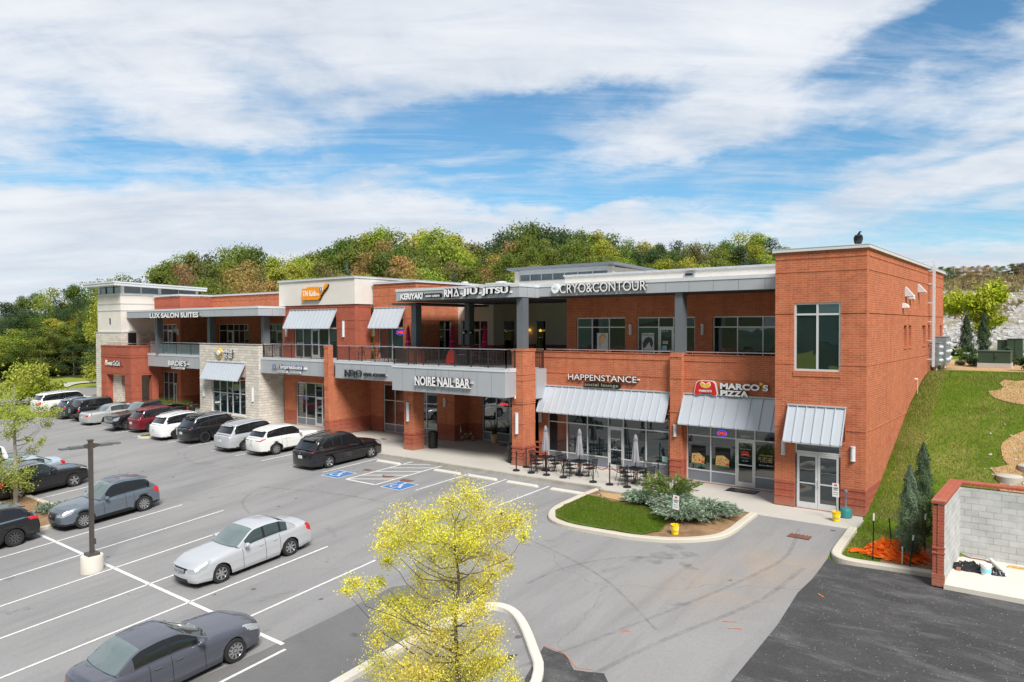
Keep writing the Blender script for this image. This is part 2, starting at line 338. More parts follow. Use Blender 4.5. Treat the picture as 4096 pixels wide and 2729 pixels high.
# ---------------- mesh builder ----------------
class MB:
    def __init__(s): s.v=[]; s.f=[]; s.m=[]
    def face(s,pts,m=0):
        i=len(s.v); s.v+= [tuple(p) for p in pts]; s.f.append(tuple(range(i,i+len(pts)))); s.m.append(m)
    def box(s,x0,x1,y0,y1,z0,z1,m=0):
        if x0>x1:x0,x1=x1,x0
        if y0>y1:y0,y1=y1,y0
        i=len(s.v)
        s.v+=[(x0,y0,z0),(x1,y0,z0),(x1,y1,z0),(x0,y1,z0),(x0,y0,z1),(x1,y0,z1),(x1,y1,z1),(x0,y1,z1)]
        for q in ((0,3,2,1),(4,5,6,7),(0,1,5,4),(1,2,6,5),(2,3,7,6),(3,0,4,7)): s.f.append(tuple(i+k for k in q)); s.m.append(m)
        return s
    def prism(s,pts,axis,a,b,m=0):   # closed outline in the 2 other axes, extruded along axis
        def P(p,t): 
            return (t,p[0],p[1]) if axis=='x' else (p[0],t,p[1]) if axis=='y' else (p[0],p[1],t)
        n=len(pts); i=len(s.v); s.v+=[P(p,a) for p in pts]+[P(p,b) for p in pts]
        for k in range(n):
            j=(k+1)%n; s.f.append((i+k,i+j,i+n+j,i+n+k)); s.m.append(m)
        s.f.append(tuple(i+k for k in range(n-1,-1,-1))); s.m.append(m); s.f.append(tuple(i+n+k for k in range(n))); s.m.append(m)
        return s
    def tube(s,p,q,r,n=8,m=0,r2=None,caps=True):
        p=Vector(p);q=Vector(q);d=(q-p)
        if d.length<1e-6: return s
        d.normalize(); a=d.orthogonal().normalized(); b=d.cross(a); r2=r if r2 is None else r2; i=len(s.v)
        for c,rr in ((p,r),(q,r2)):
            for k in range(n):
                t=2*PI*k/n; s.v.append(tuple(c+(a*math.cos(t)+b*math.sin(t))*rr))
        for k in range(n): s.f.append((i+k,i+(k+1)%n,i+n+(k+1)%n,i+n+k)); s.m.append(m)
        if caps:
            s.f.append(tuple(i+k for k in range(n-1,-1,-1))); s.m.append(m); s.f.append(tuple(i+n+k for k in range(n))); s.m.append(m)
        return s
    def path(s,pts,r,n=6,m=0):
        for a,b in zip(pts,pts[1:]): s.tube(a,b,r,n,m)
        return s
    def lathe(s,prof,n=16,c=(0,0,0),m=0,axis='z',cap=True):   # prof (r,h)
        i=len(s.v); k=len(prof)
        for (r,h) in prof:
            for j in range(n):
                t=2*PI*j/n; x,y=r*math.cos(t),r*math.sin(t)
                s.v.append((c[0]+x,c[1]+y,c[2]+h) if axis=='z' else (c[0]+x,c[1]+h,c[2]+y) if axis=='y' else (c[0]+h,c[1]+x,c[2]+y))
        for a in range(k-1):
            for j in range(n):
                s.f.append((i+a*n+j,i+a*n+(j+1)%n,i+(a+1)*n+(j+1)%n,i+(a+1)*n+j)); s.m.append(m)
        if cap:
            s.f.append(tuple(i+j for j in range(n-1,-1,-1))); s.m.append(m); s.f.append(tuple(i+(k-1)*n+j for j in range(n))); s.m.append(m)
        return s
    def build(s,name,mats,parent=None,smooth=False,loc=None,rotz=0,fixn=True,sharp=40):
        me=bpy.data.meshes.new(name); me.from_pydata(s.v,[],s.f)
        if isinstance(mats,str): mats=[mats]
        for x in mats: me.materials.append(MATS[x] if isinstance(x,str) else x)
        me.polygons.foreach_set('material_index',s.m)
        if fixn:
            bm=bmesh.new(); bm.from_mesh(me); bmesh.ops.recalc_face_normals(bm,faces=bm.faces); bm.to_mesh(me); bm.free()
        uvl=me.uv_layers.new(name='UVMap'); co=me.vertices
        data=[0.0]*(2*len(me.loops))
        for p in me.polygons:
            n=p.normal
            for li in p.loop_indices:
                c=co[me.loops[li].vertex_index].co
                if abs(n.z)>.8: u,v=c.x,c.y
                elif abs(n.x)>abs(n.y): u,v=c.y,c.z
                else: u,v=c.x,c.z
                data[2*li]=u; data[2*li+1]=v
        uvl.data.foreach_set('uv',data)
        if smooth:
            me.polygons.foreach_set('use_smooth',[True]*len(me.polygons)); me.set_sharp_from_angle(angle=R(sharp))
        me.update()
        o=bpy.data.objects.new(name,me); COL.objects.link(o)
        if parent is not None: o.parent=parent
        if loc is not None: o.location=loc
        if rotz: o.rotation_euler.z=rotz
        return o
def tag(o,label=None,cat=None,group=None,kind=None):
    if label: o['label']=label
    if cat: o['category']=cat
    if group: o['group']=group
    if kind: o['kind']=kind
    return o
def empty(name,loc=(0,0,0),rz=0,label=None,cat=None,group=None):
    o=bpy.data.objects.new(name,None); COL.objects.link(o); o.location=loc; o.rotation_euler.z=rz; o.empty_display_size=.2
    return tag(o,label,cat,group)
def copy_tree(o,parent=None,loc=None,rz=None,label=None,group=None):
    c=o.copy(); COL.objects.link(c); c.parent=parent
    if loc is not None: c.location=loc
    if rz is not None: c.rotation_euler.z=rz
    if label: c['label']=label
    if group: c['group']=group
    for ch in list(o.children): copy_tree(ch,c)
    return c
def sm(a,b,x):
    t=min(1,max(0,(x-a)/(b-a))); return t*t*(3-2*t)
def interp(x,xs,ys):
    if x<=xs[0]: return ys[0]
    for a,b,c,d in zip(xs,xs[1:],ys,ys[1:]):
        if x<=b: return c+(d-c)*(x-a)/(b-a)
    return ys[-1]
def zlot(u,v):
    if v>-2: z=-.17
    elif v>-7: z=-.17-.045*(-2-v)
    else: z=-.395-.09*(-7-v)
    if v<-45: z=-.395-.09*38
    return z+.15*sm(-8,-4,u)*sm(-7,-2.5,v)
# ---------------- terrain ----------------
def nz(u,v,s,a): return a*noise.noise(Vector((u*s,v*s,3.1)))
def zhill(u,v):
    return interp(v,[-3,-.5,0,2.34,8.71,12.5,14.25,60],[-.05,0,.06,.84,3.6,4.7,4.95,5.0])
def zterr(u,v):
    lot=min(zlot(u,v),-.10)
    left=-.35+.0*v
    # left of the building the ground stays low, behind and right of it the pad climbs to the upper level
    w=sm(-66,-58,u) if v>-1 else 0
    base=left if v>-3 else lot
    if v>-3 and v<3: base=left
    hi=zhill(u,v)
    z=base*(1-w)+hi*w if v>-1 else lot
    if u>0.2 and v>-6.2: z=interp(v,[-6.2,-3,-.5,0],[-.30,-.10,0,.06]) if v<0 else hi
    # wooded hill far behind
    r=math.hypot(u-6.66,v+30.7); a=math.atan2(u-6.66,v+30.7)   # bearing
    z+= 6.5*sm(60,150,v)*sm(-110,-50,u)*(1-sm(-40,-12,u))
    # rock bank on the right, behind the upper road
    if v>45: z+= 9.3*sm(56,100,v)*sm(-42,-14,u)
    z+=nz(u,v,.03,1.2)*sm(60,110,r)
    z+= 3.0*sm(120,260,r)*sm(-200,-100,u)*(v>0)
    if v<-60 : z+= nz(u,v,.02,.8)
    return z
def under(u,v):
    if v<-7 and u<30: return True
    return under_(u,v)
def under_(u,v):   # where a built surface lies on top, keep the soil below it
    if u<.2 and v<-5.0 and -120<v and -75<u: return True
    if -73<u<-.05 and -6<v<19.5: return True
    if u<30 and v<-5.3 and v>-60: return True
    return False
def axis(lo,hi,fine_lo,fine_hi,step):
    a=[]; x=fine_lo
    while x<=fine_hi: a.append(x); x+=step
    s=step*1.5; x=fine_hi
    while x<hi: x+=s; s*=1.22; a.append(min(x,hi))
    s=step*1.5; x=fine_lo; b=[]
    while x>lo: x-=s; s*=1.22; b.append(max(x,lo))
    return b[::-1]+a
xs=axis(-1500,1500,-82,22,1.0); ys=axis(-1500,1500,-8,110,1.0)
mb=MB(); nx=len(xs)
for y in ys:
    for x in xs:
        z=zterr(x,y)-(.45 if under(x,y) else 0)-(1.2 if y<-9 and -76<x<42 and y>-72 else 0)
        if 3.0<x<10 and -6.2<y<-2.0: z=min(z,-.6)
        if -72<x<-.4 and -3<y<19: z=min(z,-.75)
        mb.v.append((x,y,z))
for j in range(len(ys)-1):
    for i in range(nx-1):
        a=j*nx+i; mb.f.append((a,a+1,a+nx+1,a+nx))
        cx,cy=(xs[i]+xs[i+1])/2,(ys[j]+ys[j+1])/2
        r=math.hypot(cx-6.66,cy+30.7)
        m=0
        if cx<-66 or cy<-10: m=1
        if cy>22 and cx>-62: m=3 if (cx<-14 or cy<30) else 0
        if cx<-60 and r>128: m=2
        if cy>62 and cx<=-24: m=2
        if cy>53 and cx>-24 and cy<120: m=4
        if cy>110 and cx>-24: m=1
        if 15.5<cy<30 and cx>-.3: m=3
        mb.m.append(m)
g=mb.build('ground',['grass','far_grass','forest_floor','clay','scree'],fixn=False,smooth=True,sharp=180); tag(g,kind='structure')
# distant hills all round (a real ring of ridges)
mb=MB(); N=180
for k in range(N+1):
    t=2*PI*k/N
    h=26+34*noise.noise(Vector((math.cos(t)*2.2,math.sin(t)*2.2,.5)))+14*noise.noise(Vector((math.cos(t)*9,math.sin(t)*9,2)))
    back=max(0,-math.cos(t-R(38)))    # taller behind the camera
    h=h*.32+6+back*70*(.6+.5*noise.noise(Vector((math.cos(t)*5,math.sin(t)*5,9))))
    h=max(6,h)
    for r,hh in ((1000,0),(1150,h*.7),(1300,h),(1500,h*.3)):
        mb.v.append((6+r*math.sin(t-PI)*-1,-30+r*math.cos(t-PI)*-1,hh-3))
for k in range(N):
    for j in range(3):
        a=k*4+j; mb.f.append((a,a+4,a+5,a+1)); mb.m.append(0)
tag(mb.build('distant_hills','far_hill',smooth=True,sharp=180,fixn=False),kind='structure')
def in_poly(x,y,P):
    c=False; n=len(P)
    for i in range(n):
        x1,y1=P[i]; x2,y2=P[(i+1)%n]
        if (y1>y)!=(y2>y) and x<(x2-x1)*(y-y1)/(y2-y1)+x1: c=not c
    return c
from mathutils.geometry import tessellate_polygon
def drape(poly,zf,off,name,mats,step=1.0,parent=None,skirt=0,**k):
    """polygon cut into a fine grid so that it follows the ground"""
    bm=bmesh.new(); vs=[bm.verts.new((x,y,0)) for x,y in poly]; f=bm.faces.new(vs); f.normal_update()
    if f.normal.z<0: f.normal_flip()
    bmesh.ops.triangulate(bm,faces=bm.faces[:])
    x0=min(p[0] for p in poly);x1=max(p[0] for p in poly);y0=min(p[1] for p in poly);y1=max(p[1] for p in poly)
    x=math.floor(x0/step)*step+step*.503
    while x<x1:
        if x>x0+1e-3: bmesh.ops.bisect_plane(bm,geom=bm.verts[:]+bm.edges[:]+bm.faces[:],plane_co=(x,0,0),plane_no=(1,0,0))
        x+=step
    y=math.floor(y0/step)*step+step*.497
    while y<y1:
        if y>y0+1e-3: bmesh.ops.bisect_plane(bm,geom=bm.verts[:]+bm.edges[:]+bm.faces[:],plane_co=(0,y,0),plane_no=(0,1,0))
        y+=step
    for v in bm.verts: v.co.z=zf(v.co.x,v.co.y)+off
    if skirt:
        be=[e for e in bm.edges if e.is_boundary]
        r=bmesh.ops.extrude_edge_only(bm,edges=be)
        for v in [q for q in r['geom'] if isinstance(q,bmesh.types.BMVert)]: v.co.z-=skirt
    bmesh.ops.recalc_face_normals(bm,faces=bm.faces[:])
    if sum(f.normal.z*f.calc_area() for f in bm.faces)<0: bmesh.ops.reverse_faces(bm,faces=bm.faces[:])
    mb=MB(); bm.verts.index_update(); mb.v=[tuple(v.co) for v in bm.verts]; mb.f=[tuple(v.index for v in f.verts) for f in bm.faces]; mb.m=[0]*len(mb.f); bm.free()
    return mb.build(name,mats,parent,fixn=False,**k)
def rough(poly,amp=.12,step=.35,sc=1.7):
    out=[]; n=len(poly)
    for i in range(n):
        a=Vector(poly[i]);c=Vector(poly[(i+1)%n]);k=max(1,int((c-a).length/step)); nn=Vector((-(c-a).y,(c-a).x)).normalized()
        for j in range(k):
            q=a.lerp(c,j/k); d=noise.fractal(Vector((q.x*sc,q.y*sc,1.7)),.8,2.1,4)*amp*1.6; out.append(tuple(q+nn*d))
    return out
LOT=[(-.02,-5.2),(.5,-5.9),(.5,-70),(-75,-70),(-75,-10.5),(-66,-7.5),(-62,-2.3),(-62,-1.55),(-11.1,-1.55),(-3.4,-2.05),(-.15,-2.05)]
tag(drape(LOT,zlot,0,'parking_lot','asphalt',1.0),kind='structure')
DA=[(0,-5.25),(.3,-5.6),(1.6,-5.45),(3.1,-5.35),(3.5,-5.75),(6,-5.65),(40,-5.5),(40,-70),(-.1,-70),(.12,-10.64),(-.02,-8.4),(.06,-7.2)]
def zda(u,v): return zlot(min(u,0),v) if u<0 else zlot(0,v)
tag(drape(DA,zda,.006,'dark_asphalt_drive','dark_asphalt',1.0),kind='structure')
# newer, darker lane in front of the stalls
ML=[(-11.3,-21),(-11.1,-19.2),(-11.05,-16.8),(-11.06,-14.4),(-9.3,-12.4),(-8.2,-13.2),(-8.0,-15.8),(-8.1,-22),(-8.5,-30),(-12,-30)]
tag(drape(ML,zlot,.008,'asphalt_lane','mid_asphalt',1.0),kind='structure')
for P in ([(-4.62,-14.9),(-3.9,-15.0),(-3.3,-15.5),(-2.6,-15.2),(-2.2,-15.6),(-2.4,-18.2),(-3.4,-18.5)],[(-4.95,-15.6),(-5.1,-18.5),(-6.2,-19.5),(-6.4,-17.6),(-5.6,-16.2)]):
    tag(drape(rough(P,.05),zlot,.012,'asphalt_patch','dark_asphalt',.5),kind='structure')
# sidewalk slab
def flat(z): return lambda u,v:z
WALK=[(-61.8,-1.5),(-11.0,-1.5),(-10.9,-1.62),(-10.6,-1.9),(-3.65,-2.02),(-3.35,-2.1),(-.14,-2.1),(.05,-2.0),(.05,-.12),(.02,10),(-66,10),(-71,3),(-71,-.2),(-66,-1.0)]
tag(drape(WALK,flat(0),-.012,'sidewalk','walk',2.0,skirt=.5),kind='structure')
mb=MB()
for a,b_ in (((-61.9,-1.58),(-11.15,-1.58)),((-10.9,-1.72),(-10.6,-1.98)),((-10.6,-1.98),(-3.7,-2.1))):
    a=Vector(a);b_=Vector(b_);d=(b_-a);n=max(1,int(d.length/3.05));nn=Vector((-d.y,d.x)).normalized()*.08
    for k in range(n):
        p=a+d*(k+.002)/n;q=a+d*(k+.998)/n
        P=[p+nn,q+nn,q-nn,p-nn]; lo=[(c.x,c.y,-.6) for c in P]; hi=[(c.x,c.y,-.008) for c in P]
        for i in range(4): mb.face((lo[i],lo[(i+1)%4],hi[(i+1)%4],hi[i]))
        mb.face(hi); mb.face(lo[::-1])
tag(mb.build('sidewalk_kerb','kerb_stained'),kind='structure')
# road, verge and path far left
def strip(pts,w,zf,off,name,m):
    L=[];Rr=[]
    for i,p in enumerate(pts):
        a=Vector(pts[max(0,i-1)]);b=Vector(pts[min(len(pts)-1,i+1)]);d=(b-a).normalized();n=Vector((-d.y,d.x))
        L.append(tuple(Vector(p)+n*w/2));Rr.append(tuple(Vector(p)-n*w/2))
    return tag(drape(L+Rr[::-1],zf,off,name,m,2.0),kind='structure')
def smooth_pts(p,n=6):
    out=[]
    for i in range(len(p)-1):
        p0=Vector(p[max(0,i-1)]);p1=Vector(p[i]);p2=Vector(p[i+1]);p3=Vector(p[min(len(p)-1,i+2)])
        for k in range(n):
            t=k/n
            out.append(tuple(.5*((2*p1)+(-p0+p2)*t+(2*p0-5*p1+4*p2-p3)*t*t+(-p0+3*p1-3*p2+p3)*t**3)))
    out.append(tuple(p[-1])); return out
strip(smooth_pts([(-60,38),(-84,20),(-92,10.5),(-87,2.5),(-83,-2),(-84,-14),(-90,-40)]),7.0,zterr,.10,'road','asphalt')
strip(smooth_pts([(-78,42),(-98,21),(-101.5,12),(-98,8.0)]),2.2,zterr,.12,'path','concrete')
def curb(pts,w,h,name,zf,closed=False,m='curb',zr=-.1,sink=.3):
    """raised kerb of width w, height h, following a centre line"""
    pts=[Vector(p) for p in pts]; mb=MB(); n=len(pts); rings=[]
    for i,p in enumerate(pts):
        a=pts[(i-1)%n] if closed else pts[max(0,i-1)]; b=pts[(i+1)%n] if closed else pts[min(n-1,i+1)]
        d=(b-a).normalized(); nn=Vector((-d.y,d.x)); z=zf(p.x,p.y)
        rings.append([(*(p+nn*w/2),z-sink),(*(p+nn*w*.46),z+h-.02),(*(p+nn*w*.38),z+h),(*(p-nn*w*.30),z+h),(*(p-nn*w*.42),z+h-.03),(*(p-nn*w/2),z-sink)])
    for i in range(n if closed else n-1):
        A,B=rings[i],rings[(i+1)%n]
        for k in range(5): mb.face((A[k],B[k],B[k+1],A[k+1]))
    if not closed: mb.face(rings[0]); mb.face(rings[-1][::-1])
    return tag(mb.build(name,m),kind='structure')
RAISE=.13
isl=smooth_pts([(-10.98,-1.75),(-11.0,-3.3),(-10.9,-5.1),(-10.5,-6.15),(-9.9,-6.75),(-9.0,-6.98),(-7.9,-6.95),(-6.5,-6.85),(-5.4,-6.55),(-4.65,-6.15),(-4.05,-5.65),(-3.68,-5.1),(-3.55,-4.3),(-3.55,-3.4),(-3.55,-2.25)],3)
curb(isl,.34,RAISE,'island_kerb',zlot)
ISL=[p for p in isl]; 
tag(drape(ISL,zlot,RAISE-.03,'island_bed','mulch',.5),kind='structure')
tag(drape(rough([(-10.75,-3.0),(-10.1,-2.95),(-9.2,-3.3),(-8.1,-3.3),(-7.1,-3.5),(-6.4,-4.2),(-5.9,-5.0),(-5.75,-5.9),(-6.2,-6.6),(-8,-6.78),(-9.1,-6.8),(-10.1,-6.4),(-10.6,-5.7),(-10.75,-4.8)],.05,.25),zlot,RAISE+.005,'island_lawn','lawn_bright',.5),kind='structure')
tag(drape(rough([(-10.6,-2.3),(-9.2,-2.0),(-7.9,-2.2),(-8.0,-2.8),(-9.0,-3.1),(-10.2,-2.85)],.08),zlot,RAISE-.005,'bare_clay','clay',.5),kind='structure')
# right-hand kerb and verge
rk=smooth_pts([(.02,-2.15),(.08,-3.2),(.10,-4.2),(.16,-4.9),(.42,-5.22),(.9,-5.3),(1.7,-5.22),(2.5,-5.15),(3.2,-5.12)],4)
curb(rk,.34,.12,'verge_kerb',lambda u,v:max(zlot(min(u,0),v),-.27))
# kerb along sidewalk is the slab edge itself; foreground island
fk=smooth_pts([(-7.9,-21.5),(-7.86,-18.9),(-7.84,-17.3),(-7.78,-15.6),(-7.62,-14.4),(-7.2,-13.85),(-6.55,-13.85),(-5.75,-14.35),(-4.65,-15.35),(-3.95,-16.1),(-3.45,-17.4),(-3.2,-20),(-3.2,-24)],3)
curb(fk,.30,.15,'foreground_island_kerb',zlot,m='pale_concrete')
# small island at the far row
sk=smooth_pts([(-44.75,-1.9),(-44.8,-4.6),(-45.0,-5.8),(-45.55,-6.25),(-46.1,-5.8),(-46.3,-4.6),(-46.4,-1.9)],3)
curb(sk,.3,.13,'row_island_kerb',zlot); tag(drape(sk,zlot,.10,'row_island_bed','lawn_bright',.6),kind='structure')
# island with the two young trees, left
lk=smooth_pts([(-29.2,-17.7),(-29.15,-18.2),(-29.9,-18.75),(-36,-18.8),(-41,-18.8),(-41.8,-18.2),(-41.8,-17.2),(-41,-16.55),(-36,-16.5),(-30,-16.55),(-29.3,-16.95),(-29.2,-17.7)],3)[:-1]
curb(lk,.28,.14,'planting_island_kerb',zlot,closed=True); tag(drape(lk,zlot,.11,'planting_island_bed','mulch',.6),kind='structure')
# verge and bare patches on the slope
def zslope(u,v): return zterr(u,v)
tag(drape(rough([(1.5,-5.0),(3.1,-4.95),(3.1,-2.2),(1.9,-2.3),(1.6,-3.6)],.08),zslope,.02,'bare_soil','mulch',.5),kind='structure')
tag(drape(rough([(3.0,10.5),(3.6,12.3),(5,13),(11,14),(11,8),(5.2,8.9),(3.7,9.8)],.35),zslope,.03,'bare_clay','clay',.7),kind='structure')
tag(drape(rough([(4.0,3.5),(3.9,4.6),(4.2,6.5),(5,7.5),(12,7.8),(12,1.2),(4.6,1.5)],.35),zslope,.03,'bare_clay','clay',.7),kind='structure')
strip([(-60,43),(-20,42.5),(0,42),(30,41.5)],5.5,zterr,.06,'upper_road','concrete')
# ---------------- markings ----------------
def mark(p,q,w,name='parking_line',m='marking',zf=zlot,off=.010):
    p=Vector(p);q=Vector(q);d=(q-p).normalized();n=Vector((-d.y,d.x))*w/2
    return tag(drape([tuple(p+n),tuple(q+n),tuple(q-n),tuple(p-n)],zf,off,name,m,1.0),kind='structure')
for i in range(-9,3):
    u=-15.97-2.72*(-i-0)*1.0
    if i<=0: continue
for k in range(0,11):
    u=-10.6-2.7*k
    if -29.4>u>-41.9:
        mark((u,-13.1),(u,-16.4),.10); mark((u,-18.9),(u,-24.1),.10)
    else:
        if k==0: mark((u,-18.75),(u,-24),.10); continue
        mark((u,-13.1 if k!=5 else -12.6),(u,-24.1),.10)
mark((-10.9,-18.62),(-29.0,-18.5),.13)
FS=[-13.35,-15.95,-18.35,-28.2,-31.0,-33.75,-36.5,-39.25,-42.0,-46.8,-49.55,-52.3,-55.05,-57.8,-60.5]
for u in FS: mark((u,-2.25),(u,-6.15),.10)
mark((-25.4,-2.2),(-25.4,-6.1),.10)
mark((-23.05,-1.75),(-23.05,-6.45),.12); mark((-20.85,-1.75),(-20.85,-6.45),.12); mark((-23.05,-6.45),(-20.85,-6.45),.12)
for k in range(5):
    v=-5.9+k*.95; mark((-23.0,v-.45),(-20.9,v+.75) if k<4 else (-21.6,-1.8),.11)
# accessible-bay emblems
for cu in (-24.25,-19.65):
    tag(drape([(cu-.68,-6.6),(cu+.68,-6.6),(cu+.68,-5.3),(cu-.68,-5.3)],zlot,.012,'parking_line','marking',.7),kind='structure')
    tag(drape([(cu-.62,-6.54),(cu+.62,-6.54),(cu+.62,-5.36),(cu-.62,-5.36)],zlot,.018,'accessible_bay_panel','blue_marking',.7),kind='structure')
    mb=MB()
    def seg(pts,w):
        for a,b in zip(pts,pts[1:]):
            a=Vector(a);b=Vector(b);d=(b-a).normalized();n=Vector((-d.y,d.x))*w/2; a=a-d*w*.3; b=b+d*w*.3
            mb.face([(cu+p.x,-5.95+p.y,zlot(cu+p.x,-5.95+p.y)+.026) for p in (a+n,b+n,b-n,a-n)])
    seg([(-.10,.30),(-.06,.02),(.16,.0),(.26,-.30),(.36,-.27)],.09); seg([(-.08,.14),(.14,.12)],.07)
    seg([(-.12+.27*math.cos(t),-.12+.27*math.sin(t)) for t in [R(130+k*20) for k in range(12)]],.075)
    mb.face([(cu-.10+.09*math.cos(t),-5.95+.43+.09*math.sin(t),zlot(cu,-5.52)+.026) for t in [2*PI*k/12 for k in range(12)]])
    tag(mb.build('accessible_bay_symbol','marking',fixn=False),kind='structure')
# concrete wheel stops
def wheelstop(u,v,label):
    mb=MB(); z=zlot(u,v)
    prof=[(-.10,0),(-.10,.05),(-.06,.12),(.06,.12),(.10,.05),(.10,0)]
    for x0,x1,s0,s1 in ((-.92,-.84,.55,1),(-.84,.84,1,1),(.84,.92,1,.55)):
        A=[(x0,p[0],p[1]*s0) for p in prof];B=[(x1,p[0],p[1]*s1) for p in prof]
        for k in range(5): mb.face((A[k],B[k],B[k+1],A[k+1]))
        if x0==-.92: mb.face(A)
        if x1==.92: mb.face(B[::-1])
    o=mb.build('wheel_stop','pale_concrete',loc=(u,v,z)); tag(o,label,'wheel stop','concrete wheel stops along the kerb')
for u,l in ((-23.95,'concrete wheel stop at the head of the blue bay beside the black minivan'),(-19.5,'concrete wheel stop at the head of the blue bay right of the hatched aisle'),
    (-17.1,'concrete wheel stop in the second plain bay, beside an oil stain'),(-14.6,'concrete wheel stop in the bay second from the planted island'),(-12.0,'concrete wheel stop in the bay next to the planted island')):
    wheelstop(u,-2.72,l)
def disc(u,v,r,name,m,z,label,cat):
    mb=MB(); mb.lathe([(r,-.03),(r,.012),(r*.9,.014),(r*.88,.006),(0.001,.008)],28,cap=False)
    tag(mb.build(name,m,loc=(u,v,z)),label,cat)
plain('rust_iron',(.20,.10,.07),.8,.3,.3,.25,6)
disc(-21.7,-4.75,.36,'manhole_cover','rust_iron',zlot(-21.7,-4.75),'round rusty manhole cover inside the hatched aisle','manhole cover')
disc(-20.15,-4.95,.38,'manhole_cover','rust_iron',zlot(-20.15,-4.95),'round rusty manhole cover just above the right blue bay symbol','manhole cover')
for (u,v,w,d,l) in ((-23.7,-4.45,.5,.3,'small square rusty drain cover left of the hatched aisle'),(-1.35,-3.7,.75,.6,'rusty square drain grate on the drive below the double door')):
    mb=MB(); mb.box(-w/2,w/2,-d/2,d/2,-.03,.010)
    for k in range(6): x=-w/2+.04+k*(w-.08)/5; mb.box(x-.012,x+.012,-d/2+.04,d/2-.04,.010,.018)
    tag(mb.build('drain_cover','rust_iron',loc=(u,v,zlot(u,v))),l,'drain cover')
for (u,v,l) in ((-30.6,1.0,'dark floor drain in the walk nearer the kerb, left of the front brick pillar'),(-29.9,2.3,'dark floor drain in the walk nearer the shop window, left of the front brick pillar')):
    mb=MB(); mb.box(-.22,.22,-.16,.16,-.02,.008)
    for k in range(5): mb.box(-.18+k*.085,-.15+k*.085,-.13,.13,.008,.014)
    tag(mb.build('floor_drain','rust_iron',loc=(u,v,-.012)),l,'drain')
# sprayed utility marks
plain('orange_paint',(.75,.20,.05),.8,0,.3,.3,8); plain('red_paint',(.65,.20,.16),.8,0,.3,.3,8)
def spray(pts,w,zf,m,off=.016):
    for a,b in pts: mark(a,b,w,'utility_mark',m,zf,off)
spray([((-1.2,-11.2),(-.85,-11.05)),((-.95,-11.5),(-.6,-11.35)),((-3.3,-13.1),(-3.1,-13.0)),((.5,-8.2),(.7,-8.35))],.03,lambda a,b:max(zlot(min(a,0),b),-9),'orange_paint')
spray([((-4.65,-14.85),(-4.0,-14.9)),((-4.0,-14.9),(-3.3,-15.35)),((-3.3,-15.35),(-2.9,-15.2))],.014,zlot,'orange_paint')

def f(t,b):
    o=t.new('ShaderNodeTexCoord').outputs['Object']; setp(t,b,(.055,.055,.055,1),.85,0,.3)
    t.put(b.inputs['Alpha'],t.m('MULTIPLY',t.maprange(t.noise(o,3,5,.7),.30,.7,0,1),.20))
mat('rubber_mark',f)
def tyre_mark(pts,w=.16):
    w*=.8
    P=smooth_pts(pts,8); L=[];Q=[]
    for i,p_ in enumerate(P):
        a_=Vector(P[max(0,i-1)]);c_=Vector(P[min(len(P)-1,i+1)]);d=(c_-a_).normalized();n=Vector((-d.y,d.x))*w/2
        L.append(tuple(Vector(p_)+n));Q.append(tuple(Vector(p_)-n))
    tag(drape(L+Q[::-1],zlot,.014,'tyre_mark','rubber_mark',1.0),kind='structure')
tyre_mark([(-4.6,-16.2),(-3.4,-13.2),(-1.9,-9.0),(-1.2,-6.0),(-1.6,-3.0)]); tyre_mark([(-3.0,-16.0),(-2.1,-13.0),(-.8,-9.5),(-.4,-6.5)],.2)
tyre_mark([(-12,-8.2),(-9,-9.0),(-5.5,-10.4),(-2.5,-12.6)],.12); tyre_mark([(-26,-9.5),(-20,-8.3),(-14,-8.6),(-9,-10.5)],.18); tyre_mark([(-30,-7.7),(-34,-8.4),(-37,-7.6),(-38,-6.4)],.1)
tyre_mark([(-7.4,-12.0),(-7.0,-10.2),(-5.8,-8.6),(-3.9,-7.6)],.14); tyre_mark([(-22.5,-12.3),(-24.5,-11.4),(-25.6,-9.8),(-25.4,-8)],.12)
for (x,y,r,s) in ((-5.2,-8.3,.55,1),(-4.4,-7.6,.8,2),(-3.6,-8.2,.5,3),(-17.1,-3.7,.28,4),(-13.0,-3.7,.15,5),(-31.5,-15.0,.5,6),(-24.0,-21.5,.6,7),(-15.0,-13.9,.25,8),(-19.8,-15.8,.22,9),(-9.6,-17.2,.35,10),(-13.9,-20.0,.25,11),(-20.5,-22.0,.3,12)):
    rr=random.Random(s)
    for q in range(4):
        cx,cy=x+rr.uniform(-r,r)*(q>0),y+rr.uniform(-r,r)*(q>0); rad=r*rr.uniform(.25,.55)
        tag(drape([(cx+rad*(1+.35*rr.uniform(-1,1))*math.cos(k*.628),cy+rad*(1+.35*rr.uniform(-1,1))*.7*math.sin(k*.628)) for k in range(10)],zlot,.013+.001*q,'oil_stain','rubber_mark',1.0),kind='structure')
# ---------------- the building ----------------
BL=empty('shopping_building',(0,0,0),0,'long two-storey red brick shopping building with white stone bay, grey canopies and awnings','building')
